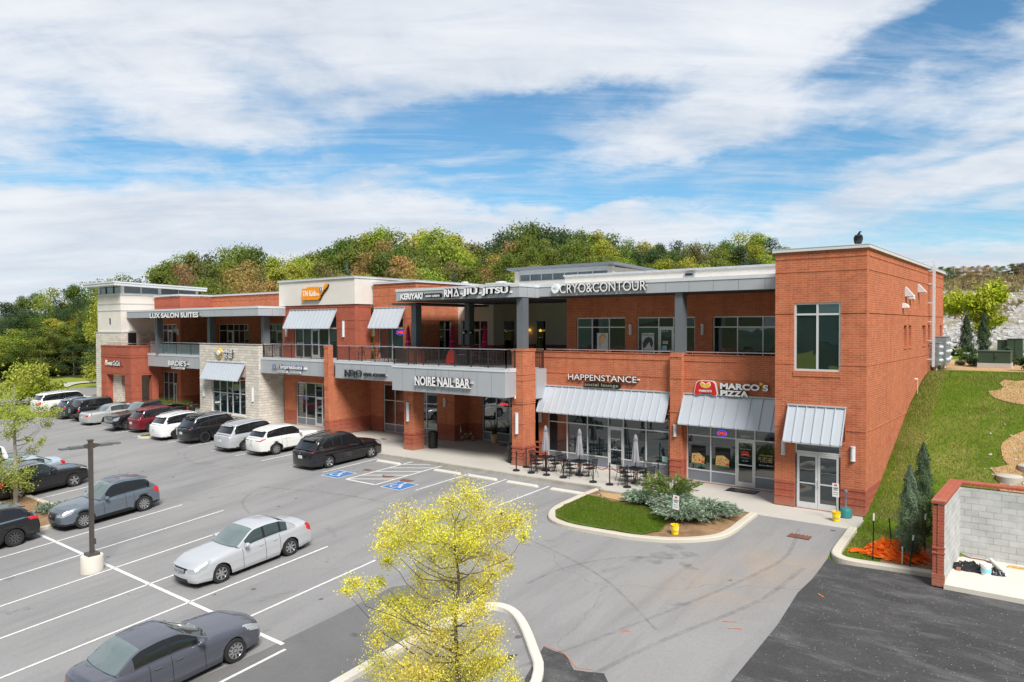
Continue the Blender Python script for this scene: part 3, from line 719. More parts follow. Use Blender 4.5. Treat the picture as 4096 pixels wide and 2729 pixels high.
# ---- walls with openings; a = along-wall coordinate, front plane faces -y (or +x for side walls)
def wall(name,a0,a1,z0,z1,f,th,ops=(),mats=('brick','brick_base'),axis='y',base=1.0,bands=(),top=None,parent=BL,proud=.0,both=False):
    mb=MB()
    A=sorted(set([a0,a1]+[q for o in ops for q in (o[0],o[1]) if a0<q<a1])); Z=sorted(set([z0,z1]+([base] if (base is not None and z0<base<z1) else [])+[q for o in ops for q in (o[2],o[3]) if z0<q<z1]))
    def bx(p0,p1,d0,d1,q0,q1,m):
        if axis=='y': mb.box(p0,p1,f+d0,f+d1,q0,q1,m)
        else: mb.box(f-d1,f-d0,p0,p1,q0,q1,m)
    for i in range(len(A)-1):
        run=None
        for j in range(len(Z)-1):
            ca,cz=(A[i]+A[i+1])/2,(Z[j]+Z[j+1])/2
            if any(o[0]<ca<o[1] and o[2]<cz<o[3] for o in ops): continue
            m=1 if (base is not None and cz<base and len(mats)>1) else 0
            bx(A[i],A[i+1],0,th,Z[j],Z[j+1],m)
    # brick bands / base courses
    def strip_(zc,h,d,m):
        segs=[(a0,a1)]
        for o in ops:
            if o[2]<zc+h/2 and o[3]>zc-h/2:
                ns=[]
                for s0,s1 in segs:
                    if o[0]>s0+.02: ns.append((s0,min(s1,o[0])))
                    if o[1]<s1-.02: ns.append((max(s0,o[1]),s1))
                    if o[1]<=s0 or o[0]>=s1: ns=[q for q in ns if q!=(s0,s1)]+[(s0,s1)]
                segs=sorted(set(ns))
        for s0,s1 in segs:
            if s1-s0>.02: bx(s0-proud,s1+proud,-d,-.001 if d>0 else .02,zc-h/2,zc+h/2,m)
    for (zc,h,d) in bands:
        strip_(zc,h,d,1 if (base is not None and zc<base+.1) else 0)
    if base is not None and z0<.2 and len(mats)>1:
        for (zc,h,d) in ((.99,.10,.022),(.70,.09,.018),(.44,.09,.018),(.12,.20,.024)): strip_(zc,h,d,1)
    return mb.build(name,list(mats),parent)
def coping(name,segs,z,w=.0,h=.12,m='coping',parent=BL):
    mb=MB()
    for (x0,x1,y0,y1) in segs:
        mb.box(x0,x1,y0,y1,z,z+h,0); mb.box(x0-.015,x1+.015,y0-.015,y1+.015,z+h+.001,z+h+.025,0)
    return mb.build(name,m,parent)
def groove(name,segs,m='panel_seam',parent=BL):
    mb=MB()
    for s in segs: mb.box(*s)
    return mb.build(name,m,parent)
# storefront: P maps (a, depth, z); frame bars, panes, spandrels, door
def storefront(a0,a1,z0,z1,f,verts,horis,door=None,sill=None,axis='y',pm='glass',fm='alu',label=None,parent=BL,bar=.055,name='window',sillm='alu_grey',doors2=False,inset=.14):
    verts=[a0]+[v for v in verts if a0<v<a1]+[a1]
    fr=MB()
    def bx(mb,p0,p1,d0,d1,q0,q1,m=0):
        if axis=='y': mb.box(p0,p1,f+inset+d0,f+inset+d1,q0,q1,m)
        elif axis=='x': mb.box(f-inset-d1,f-inset-d0,p0,p1,q0,q1,m)
    # outer frame and mullions
    for i,v in enumerate(verts):
        if door and door[0]+.01<v<door[1]-.01: continue
        c=v+bar/2 if i==0 else v-bar/2 if i==len(verts)-1 else v
        bx(fr,c-bar/2,c+bar/2,-.05,.05,z0,z1)
    bx(fr,a0+bar,a1-bar,-.048,.05,z1-bar,z1)
    def cutspans(z):
        sp=[]
        for p,q in zip(verts,verts[1:]):
            x0=p+(bar if p==a0 else bar/2); x1=q-(bar if q==a1 else bar/2)
            if door and z<door[2]-.01 and (p+q)/2>door[0] and (p+q)/2<door[1]: continue
            sp.append((x0,x1))
        return sp
    for z in [z0+bar/2]+list(horis)+([sill] if sill else []):
        for x0,x1 in cutspans(z): bx(fr,x0,x1,-.046,.05,z-bar/2,z+bar/2)
    if door:
        for x in (door[0],door[1]):
            if not any(abs(x-v)<.03 for v in verts): bx(fr,x-bar/2,x+bar/2,-.05,.05,z0,z1 if False else door[2])
        bx(fr,door[0]+bar/2,door[1]-bar/2,-.047,.05,door[2],door[2]+bar)
    fo=fr.build(name,fm,parent)
    if label: fo['label']=label
    # panes
    lv=[z0+bar]+([sill] if sill else [])+sorted(horis)+[z1-bar]
    for p,q in zip(verts,verts[1:]):
        for k,(b0,b1) in enumerate(zip(lv,lv[1:])):
            if door and (p+q)/2>door[0] and (p+q)/2<door[1] and (b0+b1)/2<door[2]: continue
            mb=MB(); x0=p+(bar if p==a0 else bar/2); x1=q-(bar if q==a1 else bar/2)
            isill=sill and k==0
            bx(mb,x0,x1,.0 if not isill else -.02,.02,b0+(bar/2 if k else 0),b1-(bar/2 if k<len(lv)-2 else 0))
            mb.build('spandrel_panel' if isill else 'pane',sillm if isill else pm,fo)
    if door:
        n=2 if doors2 else 1; w=(door[1]-door[0]-bar)/n
        for k in range(n):
            x0=door[0]+bar/2+k*w+.006; x1=x0+w-.012; dz=door[2]-.006
            mb=MB(); s=.085
            bx(mb,x0,x0+s,-.035,.025,z0+.01,dz); bx(mb,x1-s,x1,-.035,.025,z0+.01,dz); bx(mb,x0+s,x1-s,-.034,.025,dz-s,dz); bx(mb,x0+s,x1-s,-.034,.025,z0+.01,z0+.25)
            dd=mb.build('door',fm,parent)
            mb=MB(); bx(mb,x0+s,x1-s,-.006,.012,z0+.25,dz-s); mb.build('door_glass',pm,dd)
            mb=MB(); hx=(x1-.05) if (k==0 and doors2) or not doors2 else x0+.05
            if not doors2: hx=x0+.05
            def pt(a,d,z): return (a,f+inset+d,z) if axis=='y' else (f-inset-d,a,z)
            mb.path([pt(hx,-.03,z0+.92),pt(hx,-.09,z0+.94),pt(hx,-.09,z0+1.2),pt(hx,-.03,z0+1.22)],.014,6)
            bx(mb,x0+s,x1-s,-.030,-.008,z0+1.0,z0+1.05)
            mb.build('door_handle','alu',dd)
    return fo
def awning(x0,x1,yw,zt,zb,proj,ribs,label=None,parent=BL,side=True):
    mb=MB(); L=math.hypot(proj,zt-zb)
    yb=yw-proj
    mb.prism([(yw-.02,zt),(yb,zb),(yb,zb-.05),(yw-.02,zt-.07)],'x',x0,x1)
    mb.box(x0-.02,x1+.02,yw-.09,yw-.001,zt+.001,zt+.05)
    for k in range(ribs+1):
        x=x0+.02+(x1-x0-.04)*k/ribs
        mb.prism([(yw-.03,zt-.012),(yb-.006,zb-.012),(yb-.042,zb+.02),(yw-.066,zt+.022)][::1],'x',x-.016,x+.016)
    o=mb.build('awning','seam_metal',parent)
    if label:o['label']=label
    mb=MB()
    for x in (x0+.03,x1-.03):
        mb.tube((x,yw-.02,zb+.05),(x,yb+.03,zb+.0),.022,6); mb.tube((x,yw-.03,zt-.1),(x,yw-.03,zb+.05),.022,6)
    mb.build('awning_bracket','brick_base',o)
    return o
BND=((3.29,.05,.02),)
# ===== right-hand corner tower
OPW=(-2.74,-.95,5.58,8.33); OPD=(-2.68,-.93,0,2.64)
wall('wall',-3.5,0,-.6,10.4,0,.3,[OPW,OPD],bands=((3.29,.045,.02),(5.86,.045,.018),(7.92,.05,.025),(9.59,.045,.018),(10.12,.04,.02)))
for s_ in ((-2.75,-2.735,-.002,.004,2.75,5.5),(-.95,-.935,-.002,.004,8.4,9.5),(-2.75,-2.735,-.002,.004,8.4,9.5)): groove('wall_joint',[s_],'brick_base')
SWIN=[(7.25,8.0,6.4,7.4),(8.45,9.1,6.4,7.4),(12.1,13.1,6.4,7.4),(13.9,14.5,6.4,7.4),(17.8,18.5,6.4,7.4)]
wall('wall',.3,18.95,-.6,10.4,0,.3,SWIN,axis='x',bands=((3.29,.045,.02),(5.86,.045,.018),(7.92,.05,.03),(9.59,.045,.02),(10.12,.04,.02)))
mb=MB(); mb.box(-3.5,-3.2,.301,18.65,-.1,10.4); mb.build('wall','brick',BL)
for y_ in (3.6,8.2,15.4): groove('wall_joint',[(-.004,.003,y_,y_+.014,.3,10.3)],'brick_base')
mb=MB(); mb.box(-3.19,-.31,.31,18.64,10.0,10.1); mb.build('roof','roof',BL)
mb=MB(); mb.box(-3.5,-.3,18.65,18.95,4.5,10.4); mb.build('wall','brick',BL)
coping('coping',[(-3.6,.1,-.1,.36),(-.34,.1,.36,19.05),(-3.6,-3.24,.36,19.05),(-3.24,-.34,18.7,19.05)],10.4)
storefront(*OPW,0,[-1.845],[7.86],label='tall upper window of the corner tower with a wide grey frame',bar=.075,inset=.1)
storefront(-2.68,-.93,0,2.64,0,[],[2.3],door=(-2.64,-.97,2.2),doors2=True,bar=.06,inset=.1)
mb=MB(); mb.box(-2.76,-.93,-.03,-.001,5.36,5.56); mb.build('window_sill','brick',BL)
awning(-2.95,-.72,0,4.16,2.78,.72,6,'short grey metal awning over the double door')
for (a,b,c,d) in SWIN:
    storefront(a,b,c,d,0,[] ,[],axis='x',inset=.2,bar=.05,pm='glass_dark'); mb=MB(); mb.box(.001,.03,a-.03,b+.03,c-.10,c); mb.build('window_sill','brick',BL)
# ===== pizza shop and lounge front
wall('wall',-9.15,-3.501,-.1,6.02,2.2,.3,[(-8.45,-3.7,0,3.1)],bands=((4.9,.045,.02),(3.3,.045,.018),(5.75,.05,.03)))
wall('wall',-17.6,-9.15,-.1,6.0,2.3,.3,[(-16.68,-9.4,0,3.1)],bands=((4.9,.045,.02),(3.35,.045,.018),(5.75,.05,.03)))
storefront(-8.45,-3.7,0,3.1,2.2,[-7.25,-6.03,-5.15],[2.2],door=(-6.03,-5.15,2.14),sill=.56)
storefront(-16.68,-9.4,0,3.1,2.3,[-15.43,-14.14,-12.86,-11.98,-10.69],[2.2],door=(-12.86,-11.98,2.14),sill=.58)
awning(-8.55,-3.62,2.2,4.16,2.8,.72,9,'grey metal awning over the pizza shop window')
awning(-16.9,-9.3,2.3,4.15,2.8,.72,18,'long grey metal awning over the lounge window')
wall('brick_pier',-9.15,-8.55,-.1,6.12,1.9,.35,(),bands=((4.9,.045,.02),(3.3,.05,.025),(2.2,.03,.015),(5.95,.08,.03)),proud=.02)
coping('coping',[(-8.55,-3.5,2.18,2.52),(-17.6,-9.15,2.28,2.62)],6.0,h=.03,m='brick')
# ===== big free-standing pillars
def pillar(x0,x1,y0,y1,zt,label=None):
    mb=MB(); mb.box(x0,x1,y0,y1,1.0,zt,0); mb.box(x0,x1,y0,y1,-.1,1.0,1)
    for z,h,d in ((.98,.12,.03),(.72,.09,.02),(.44,.09,.02),(.1,.22,.03),(2.24,.04,.015),(3.30,.05,.035),(3.48,.22,.018),(zt-.05,.12,.03),(4.95,.25,.02),(4.55,.05,.02)):
        if z<zt: mb.box(x0-d,x1+d,y0-d,y1+d,z-h/2,z+h/2,1 if z<1.05 else 0)
    o=mb.build('brick_pillar',['brick','brick_base'],BL)
    if label:o['label']=label
    return o
pillar(-17.55,-16.8,.28,1.35,6.2); pillar(-25.86,-25.08,.3,1.2,3.64)
# grey boxed beam in front of the upper deck
def panelbeam(x0,x1,y0,y1,z0,z1,seams,name='fascia_panel'):
    mb=MB(); mb.box(x0,x1,y0,y1,z0,z1,0); mb.box(x0-.02,x1+.02,y0-.03,y1+.03,z1-.16,z1-.01,2); mb.box(x0-.03,x1+.03,y0-.04,y1+.04,z1-.01,z1+.02,2)
    for s in seams: mb.box(s-.006,s+.006,y0-.003,y0+.01,z0+.01,z1-.17,1)
    return mb.build(name,['panel','panel_seam','coping'],BL)
NO=[-24.95,-23.9,-22.9,-22.3,-21.85,-21.3,-20.2,-19.2,-18.2]
panelbeam(-25.85,-17.27,-.66,-.36,3.66,5.17,NO)
mb=MB(); mb.box(-17.57,-17.27,-.36,.28,3.66,5.15,0); mb.box(-17.59,-17.25,-.36,.27,4.98,5.19,1); mb.build('fascia_panel',['panel','coping'],BL)
mb=MB(); mb.box(-17.5,-17.2,1.36,2.3,3.66,5.15,0); mb.box(-17.0,-16.72,1.36,2.3,3.5,5.1,0); mb.build('fascia_panel','panel',BL)
panelbeam(-33.5,-25.9,1.22,1.5,3.95,5.12,[-32.7,-31.8,-30.9,-30.4,-29.5,-28.4,-27.4])
panelbeam(-42.78,-34.36,1.55,1.8,3.95,5.12,[-40.9,-39.0,-37.9,-36.8,-35.7])
panelbeam(-61.2,-51.3,1.9,2.2,3.9,5.04,[-58,-55,-53])
# upper deck slabs with dark soffit
mb=MB()
for (x0,x1,y0,y1) in ((-25.85,-17.57,-.36,13.0),(-33.5,-25.86,1.5,9.2),(-42.78,-33.52,1.8,3.5),(-61.2,-42.8,2.2,7.6),(-17.57,-3.5,2.6,4.7)): mb.box(x0,x1,y0,y1,4.75,5.09,0)
mb.build('balcony_floor','deck',BL)
# ===== ground floor, middle
wall('brick_pier',-34.35,-33.9,-.1,6.14,.95,.4,(),bands=((3.2,.05,.03),(3.4,.2,.015),(5.02,.22,.02),(6.05,.12,.03)),proud=.02)
wall('wall',1.35,4.75,-.1,4.0,-33.9,.35,(),axis='x',bands=((3.2,.05,.02),(3.45,.04,.015)))
wall('wall',-33.9,-27.1,-.1,4.8,4.72,.3,[(-32.65,-27.3,0,3.34)],bands=())
storefront(-32.65,-27.3,0,3.34,4.72,[-31.5,-30.4,-29.5,-28.4],[2.22],sill=.56,pm='glass_dark')
wall('wall',-27.1,-25.55,-.1,4.8,4.45,.3,())
wall('wall',4.75,5.9,-.1,4.8,-25.55,.3,(),axis='x')
wall('wall',-25.55,-24.42,-.1,4.8,5.85,.3,())
storefront(-24.42,-20.6,0,3.6,5.85,[-23.27,-22.15,-21.3],[2.25],door=(-22.15,-21.3,2.18),sill=.56)
wall('wall',-24.42,-20.6,3.6,4.8,5.85,.3,(),base=None,mats=('brick',))
wall('wall',-20.6,-17.6,-.1,4.8,5.85,.3,())
wall('wall',2.3,5.85,-.1,4.8,-17.6,-.35,(),axis='x')
# left of the pier: dentist shop
wall('wall',-42.3,-34.0,-.1,4.8,3.3,.3,[(-40.85,-37.0,0,3.24)],bands=((3.4,.04,.015),))
storefront(-40.85,-37.0,0,3.24,3.3,[-39.7,-38.57,-37.72],[2.2],door=(-38.57,-37.72,2.13),sill=.56)
# ===== white stone box
SW=(-49.5,-44.6,.55,3.55); SD=(-47.35,-46.55,0,.56)
wall('stone_wall',-51.3,-42.8,-.2,6.06,1.4,.3,[SW,SD],mats=('stone',),base=None)
wall('stone_wall',1.7,3.6,-.2,6.06,-42.8,.3,(),mats=('stone',),base=None,axis='x')
wall('stone_wall',1.7,7.0,-.2,6.06,-51.0,.3,(),mats=('stone',),base=None,axis='x')
coping('coping',[(-51.35,-42.75,1.35,1.75),(-43.15,-42.75,1.75,3.6)],6.06,h=.02,m='pale_concrete')
storefront(-49.5,-44.6,.55,3.55,1.4,[-48.4,-47.35,-46.55,-45.55],[2.18],bar=.06)
storefront(-47.35,-46.55,0,.55,1.4,[],[],bar=.05,name='door')
mb=MB(); mb.box(-49.6,-47.4,1.32,1.4,.42,.55); mb.box(-46.5,-44.5,1.32,1.4,.42,.55); mb.build('window_sill','pale_concrete',BL)
awning(-50.0,-44.55,1.4,4.6,3.28,.72,14,'grey metal awning on the white stone front')
# ===== brick corner box on the left (open arcade below)
mb=MB()
x0,x1,y0,y1=-67.55,-61.5,.5,3.3
for (a,b,c,d) in ((x0,x0+1.05,y0,y0+.95),(x1-1.2,x1,y0,y0+.95)):
    mb.box(a,b,c,d,1.0,3.03,0); mb.box(a,b,c,d,-.1,1.0,1)
    for z,h,e in ((.98,.1,.025),(.7,.09,.02),(.44,.09,.02),(.1,.2,.03),(2.2,.04,.02),(1.6,.04,.02)): mb.box(a-e,b+e,c-e,d+e,z-h/2,z+h/2,1 if z<1.05 else 0)
mb.box(x0,x1,y0,y1,3.03,5.74,0)
for z,h,e in ((3.2,.05,.02),(4.7,.09,.04),(4.9,.05,.02),(5.62,.06,.02),(5.72,.06,.03)): mb.box(x0-e,x1+e,y0-e,y1+e,z-h/2,z+h/2,0)
mb.box(x1-.95,x1+.03,2.4,3.4,5.0,6.0,0)
mb.box(x1-.6,x1,2.4,3.0,-.1,3.03,0)
mb.build('brick_corner_box',['brick_base','brick_base'],BL)
wall('wall',-64.55,-59.7,-.1,4.7,4.2,.3,[(-63.1,-60.4,0,3.2)])
storefront(-63.1,-60.4,0,3.2,4.2,[-62.2,-61.25,-60.75],[2.15],door=(-61.25,-60.75+.02,2.1),pm='glass_dark')
wall('wall',4.5,7.4,-.1,4.7,-59.7,.3,(),axis='x')
wall('wall',-59.7,-51.3,-.1,4.7,7.4,.3,())
# ===== left stair tower
wall('stone_wall',-70.1,-64.75,-.2,6.95,1.1,.3,(),mats=('stone',),base=None)
wall('stone_wall',1.4,9,-.2,6.95,-64.75,.3,[(1.75,2.55,5.1,6.93)],mats=('stone',),base=None,axis='x')
wall('wall',-69.75,-64.85,6.95,10.6,1.15,.3,[(-67.4,-66.9,7.65,8.3)],mats=('stucco',),base=None)
wall('wall',1.45,9,6.95,10.6,-64.85,.3,(),mats=('stucco',),base=None,axis='x')
mb=MB(); mb.box(-70.1,-69.8,1.4,9,-.2,6.95); mb.build('stone_wall','stone',BL)
mb=MB(); mb.box(-69.75,-69.45,1.45,9,6.95,10.6); mb.build('wall','stucco',BL)
coping('trim_band',[(-70.12,-64.72,1.06,1.4),(-64.95,-64.72,1.4,9)],6.93,h=.07); 
for z in (8.98,9.62): coping('trim_band',[(-69.79,-64.82,1.12,1.16),(-64.86,-64.82,1.16,9)],z,h=.07)
coping('trim_band',[(-69.82,-64.78,1.09,1.3),(-64.9,-64.78,1.3,9)],10.5,h=.08)
storefront(-67.4,-66.9,7.65,8.3,1.15,[],[],bar=.04,inset=.06)
mb=MB(); mb.box(-64.82,-64.76,1.78,2.52,5.1,6.9); mb.build('door','black',BL)
# glazed lantern
mb=MB()
for x in (-69.65,-64.98): mb.box(x-.13,x+.13,1.25,1.5,10.62,11.35)
for y in (4.9,8.7): mb.box(-65.1,-64.86,y-.14,y+.14,10.62,11.35)
mb.box(-69.6,-65.1,1.3,1.4,10.6,10.68); mb.box(-65.0,-64.92,1.5,8.8,10.6,10.68)
for x in (-68.2,-66.6): mb.box(x-.04,x+.04,1.26,1.36,10.68,11.35,1)
for y in (3.1,6.8): mb.box(-65.0,-64.9,y-.04,y+.04,10.68,11.35)
mb.build('lantern_frame',['white_paint','black'],BL)
mb=MB(); mb.box(-69.5,-65.05,1.33,1.38,10.68,11.34); mb.box(-65.03,-64.97,1.5,8.65,10.68,11.34); mb.build('lantern_glass','glass_clere',BL)
mb=MB(); mb.box(-69.4,-65.2,1.5,8.7,10.6,10.66); mb.box(-69.4,-69.3,1.4,8.7,10.6,11.3); mb.box(-69.3,-65.2,8.7,8.8,10.6,11.3); mb.build('lantern_wall','stucco',BL)
mb=MB(); mb.prism([(.3,11.62),(.3,11.35),(9.4,11.06),(9.4,11.35)],'x',-70.9,-64.2); mb.prism([(.27,11.7),(.27,11.38),(9.43,11.09),(9.43,11.42)][:0] or [(.25,11.72),(.25,11.58),(9.45,11.30),(9.45,11.44)],'x',-70.95,-64.15); mb.build('lantern_roof','coping',BL)
# ===== upper floor, left part
wall('wall',-64.55,-59.7,5.0,8.4,4.2,.3,[(-63.05,-60.4,5.1,7.72)],mats=('brick',),base=None,bands=((7.85,.05,.02),))
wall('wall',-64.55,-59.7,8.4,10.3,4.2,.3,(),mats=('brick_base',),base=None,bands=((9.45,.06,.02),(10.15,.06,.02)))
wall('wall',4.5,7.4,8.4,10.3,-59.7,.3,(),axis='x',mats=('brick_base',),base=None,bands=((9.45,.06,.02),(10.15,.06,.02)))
wall('wall',4.5,7.4,5.0,8.4,-59.7,.3,(),axis='x',mats=('brick',),base=None)
wall('wall',-60.0,-42.3,5.0,10.38,7.4,.3,[(-58.7,-53.6,5.1,7.7),(-50.7,-47.6,5.1,7.7)],mats=('brick',),base=None,bands=((9.0,.04,.02),(9.9,.04,.02),(10.2,.05,.02)))
coping('coping',[(-64.6,-59.65,4.1,4.55),(-60.05,-59.65,4.55,7.3),(-60.0,-42.5,7.3,7.75)],10.36)
storefront(-63.05,-60.4,5.1,7.72,4.2,[-62.15,-61.35],[7.15],door=(-62.15,-61.35,7.1),inset=.1,pm='glass')
storefront(-58.7,-53.6,5.1,7.7,7.4,[-57.3,-56.2,-55.3,-54.4],[7.1],door=(-57.3,-56.4,7.05),pm='glass_dark')
storefront(-50.7,-47.6,5.1,7.7,7.4,[-49.4,-48.5],[7.1],door=(-49.4,-48.5,7.05))
mb=MB(); mb.box(-64.5,-42.5,4.4 if False else 7.7,18,9.6,9.7); mb.build('roof','roof',BL)
# LUX canopy
def canopy(x0,x1,y0,y1,z0,z1,seams,seamy=(),hide_back=True):
    mb=MB(); mb.box(x0,x1,y0,y1,z0,z1,0); mb.box(x0-.03,x1+.03,y0-.03,y1-.02,z1-.14,z1+.02,2)
    for s in seams: mb.box(s-.006,s+.006,y0-.004,y0+.01,z0+.01,z1-.15,1)
    for s in seamy: mb.box(x1-.01,x1+.004,s-.006,s+.006,z0+.01,z1-.15,1)
    o=mb.build('canopy',['panel','panel_seam','coping'],BL)
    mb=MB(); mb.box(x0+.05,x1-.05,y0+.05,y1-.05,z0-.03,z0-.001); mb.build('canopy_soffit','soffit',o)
    return o
canopy(-62.9,-42.0,.87,3.25,8.27,8.97,[-60.5,-58,-55.5,-53,-50.5,-48,-45.5,-43.2],[2.1])
mb=MB(); mb.box(-62.9,-42.35,3.25,7.39,8.40,8.85); mb.box(-64.7,-62.9,1.6,4.15,8.40,8.9);mb.build('canopy_roof','roof',BL)
def column(x,y,z0,z1,w=.42,d=.5):
    mb=MB(); mb.box(x-w/2,x+w/2,y-d/2,y+d/2,z0,z1); mb.build('column','column_paint',BL)
column(-59.3,2.0,5.09,8.26); column(-51.55,2.6,5.09,8.26); column(-43.3,2.35,5.09,8.26)
# ===== upper floor, cream box
wall('wall',-42.45,-33.9,5.0,9.02,3.3,.3,[(-41.0,-35.9,5.1,8.15)],mats=('brick_base',),base=None,bands=((7.9,.05,.02),(8.88,.10,.03),(7.3,.03,.015)))
wall('wall',3.6,4.75,5.0,9.02,-33.9,.3,(),axis='x',mats=('brick_base',),base=None,bands=((7.9,.05,.02),(8.88,.10,.03)))
wall('wall',3.6,7.4,5.0,9.02,-42.15,.3,(),axis='x',mats=('brick',),base=None)
wall('wall',-42.75,-33.8,9.03,10.85,3.2,.3,(),mats=('stucco',),base=None)
wall('wall',3.5,12,9.03,10.85,-33.8,.3,(),axis='x',mats=('stucco',),base=None)
mb=MB(); mb.box(-42.75,-42.45,3.5,12,9.03,10.85); mb.build('wall','stucco',BL)
coping('coping',[(-42.8,-33.75,3.1,3.55),(-34.15,-33.75,3.55,12),(-42.8,-42.4,3.55,12)],10.85)
mb=MB(); mb.box(-42.4,-34.2,3.55,12,10.3,10.4); mb.build('roof','roof',BL)
storefront(-41.0,-35.9,5.1,8.15,3.3,[-40.0,-39.0,-38.1,-36.95],[7.3],door=(-39.0,-38.1,7.24))
awning(-41.4,-35.85,3.3,8.68,7.32,.72,13,'grey metal awning under the orange sign')
# ===== upper floor, brick front with third awning
wall('wall',-33.6,-29.3,5.0,10.44,4.72,.3,[(-33.1,-30.55,5.1,8.0)],mats=('brick',),base=None,bands=((8.0,.05,.02),(9.6,.03,.015),(10.2,.05,.02)))
wall('wall',5.02,9.3,5.0,10.44,-29.3,.3,[(7.05,8.3,5.1,7.85)],axis='x',mats=('brick',),base=None,bands=((7.85,.05,.02),(10.2,.05,.02)))
coping('coping',[(-33.6,-29.2,4.62,5.1),(-29.65,-29.2,5.1,12)],10.44)
mb=MB(); mb.box(-29.6,-29.3,9.3,12,8.9,10.44); mb.build('wall','brick',BL)
storefront(-33.1,-30.55,5.1,8.0,4.72,[-31.75],[7.3])
storefront(7.05,8.3,5.1,7.85,-29.3,[7.7],[7.2],axis='x',pm='glass_dark')
awning(-33.38,-30.33,4.72,8.74,7.34,.72,7,'small grey metal awning left of the open-air deck')
# white recess
wall('wall',-29.3,-26.0,6.1,9.3,9.0,.3,[(-29.0,-26.55,6.1,7.85)],mats=('stucco',),base=None)
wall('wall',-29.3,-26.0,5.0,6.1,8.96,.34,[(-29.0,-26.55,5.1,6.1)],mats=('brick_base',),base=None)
storefront(-29.0,-26.55,5.1,7.85,9.0,[-28.1,-27.3],[7.2],door=(-28.1,-27.3,7.15),pm='glass_dark')
wall('wall',9.3,12.6,6.1,9.3,-26.0,.3,[(10.2,11.6,6.1,7.85)],mats=('stucco',),base=None,axis='x')
wall('wall',9.3,12.6,5.0,6.1,-25.96,.34,[(10.2,11.6,5.1,6.1)],mats=('brick_base',),base=None,axis='x')
storefront(10.2,11.6,5.1,7.85,-26.0,[],[7.1],axis='x',pm='glass_dark')
wall('wall',-26.0,-16.9,6.1,9.4,12.6,.3,[(-25.0,-24.1,6.1,7.85)],mats=('stucco',),base=None)
wall('wall',-26.0,-16.9,5.0,6.1,12.56,.34,[(-25.0,-24.1,5.1,6.1)],mats=('brick_base',),base=None)
storefront(-25.0,-24.1,5.1,7.85,12.6,[],[7.1],pm='glass_dark')
# ===== upper floor, right part
wall('wall',-16.85,-3.501,5.0,9.1,4.5,.3,[(-16.2,-13.05,5.1,7.88),(-12.35,-9.05,5.1,7.88),(-8.1,-3.9,5.1,7.88)],mats=('brick',),base=None,bands=((7.98,.18,.012),))
wall('wall',4.8,12.6,5.0,9.1,-16.85,-.3,(),mats=('brick',),base=None,axis='x')
storefront(-16.2,-13.05,5.1,7.88,4.5,[-15.2,-14.1],[7.35])
storefront(-12.35,-9.05,5.1,7.88,4.5,[-11.1,-10.25],[7.35],door=(-11.1,-10.25,7.3))
storefront(-8.1,-3.9,5.1,7.88,4.5,[-6.85,-5.6,-4.4],[7.35])
canopy(-16.98,-3.535,1.95,4.45,9.03,9.68,[-15.6,-14.4,-13.1,-11.9,-10.6,-9.4,-8.2,-7.0,-5.8,-4.6])
canopy(-26.4,-16.98,.2,8.95,8.97,9.66,[-24.8,-23.2,-21.6,-20.0,-18.4],[.9,1.6])
column(-17.18,.75,6.2,8.93); column(-27.2,2.7,6.15,8.9); column(-25.5,5.9,6.2,8.93); column(-8.8,2.35,6.0,9.0,.4,.5)
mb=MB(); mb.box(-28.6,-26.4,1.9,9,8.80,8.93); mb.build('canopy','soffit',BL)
for (a,b,c,d) in ((-27.65,-26.75,2.3,3.1),(-25.95,-25.05,5.5,6.3)):
    mb=MB(); mb.box(a,b,c,d,5.09,6.1); mb.box(a-.02,b+.02,c-.02,d+.02,6.02,6.15); mb.build('column_base','brick_base',BL)
# cream parapet and roof lantern
wall('wall',-16.9,-3.8,9.68,10.25,4.4,.3,(),mats=('stucco',),base=None)
coping('coping',[(-16.95,-3.6,4.3,4.75)],10.25,h=.05)
wall('wall',-23.2,-15.9,9.5,10.35,8.0,.25,(),mats=('stucco',),base=None)
mb=MB(); mb.box(-16.15,-15.9,8.25,17,9.5,11.0); mb.box(-23.2,-23.0,8.25,17,9.5,11.0); mb.box(-23.3,-22.95,7.95,8.25,9.5,11.05); mb.box(-16.2,-15.85,7.95,8.25,9.5,11.05); mb.build('wall','stucco',BL)
storefront(-22.95,-16.2,10.35,10.85,8.0,[-22.1,-21.2,-20.3,-19.4,-18.4,-17.3],[],pm='glass_clere',inset=.1,bar=.05)
mb=MB(); mb.box(-22.95,-16.2,8.02,8.2,10.85,11.1); mb.build('wall','alu',BL)
mb=MB(); mb.prism([(7.5,11.26),(7.5,11.1),(18,10.8),(18,10.98)],'x',-23.6,-15.5); mb.build('lantern_roof','alu_grey',BL)
mb=MB(); mb.box(-29.2,-3.55,12.9,18,9.4,9.5); mb.box(-16.8,-3.55,4.75,13,9.3,9.4); mb.box(-29.2,-16.85,9.02,12.9,9.2,9.3); mb.build('roof','roof',BL)
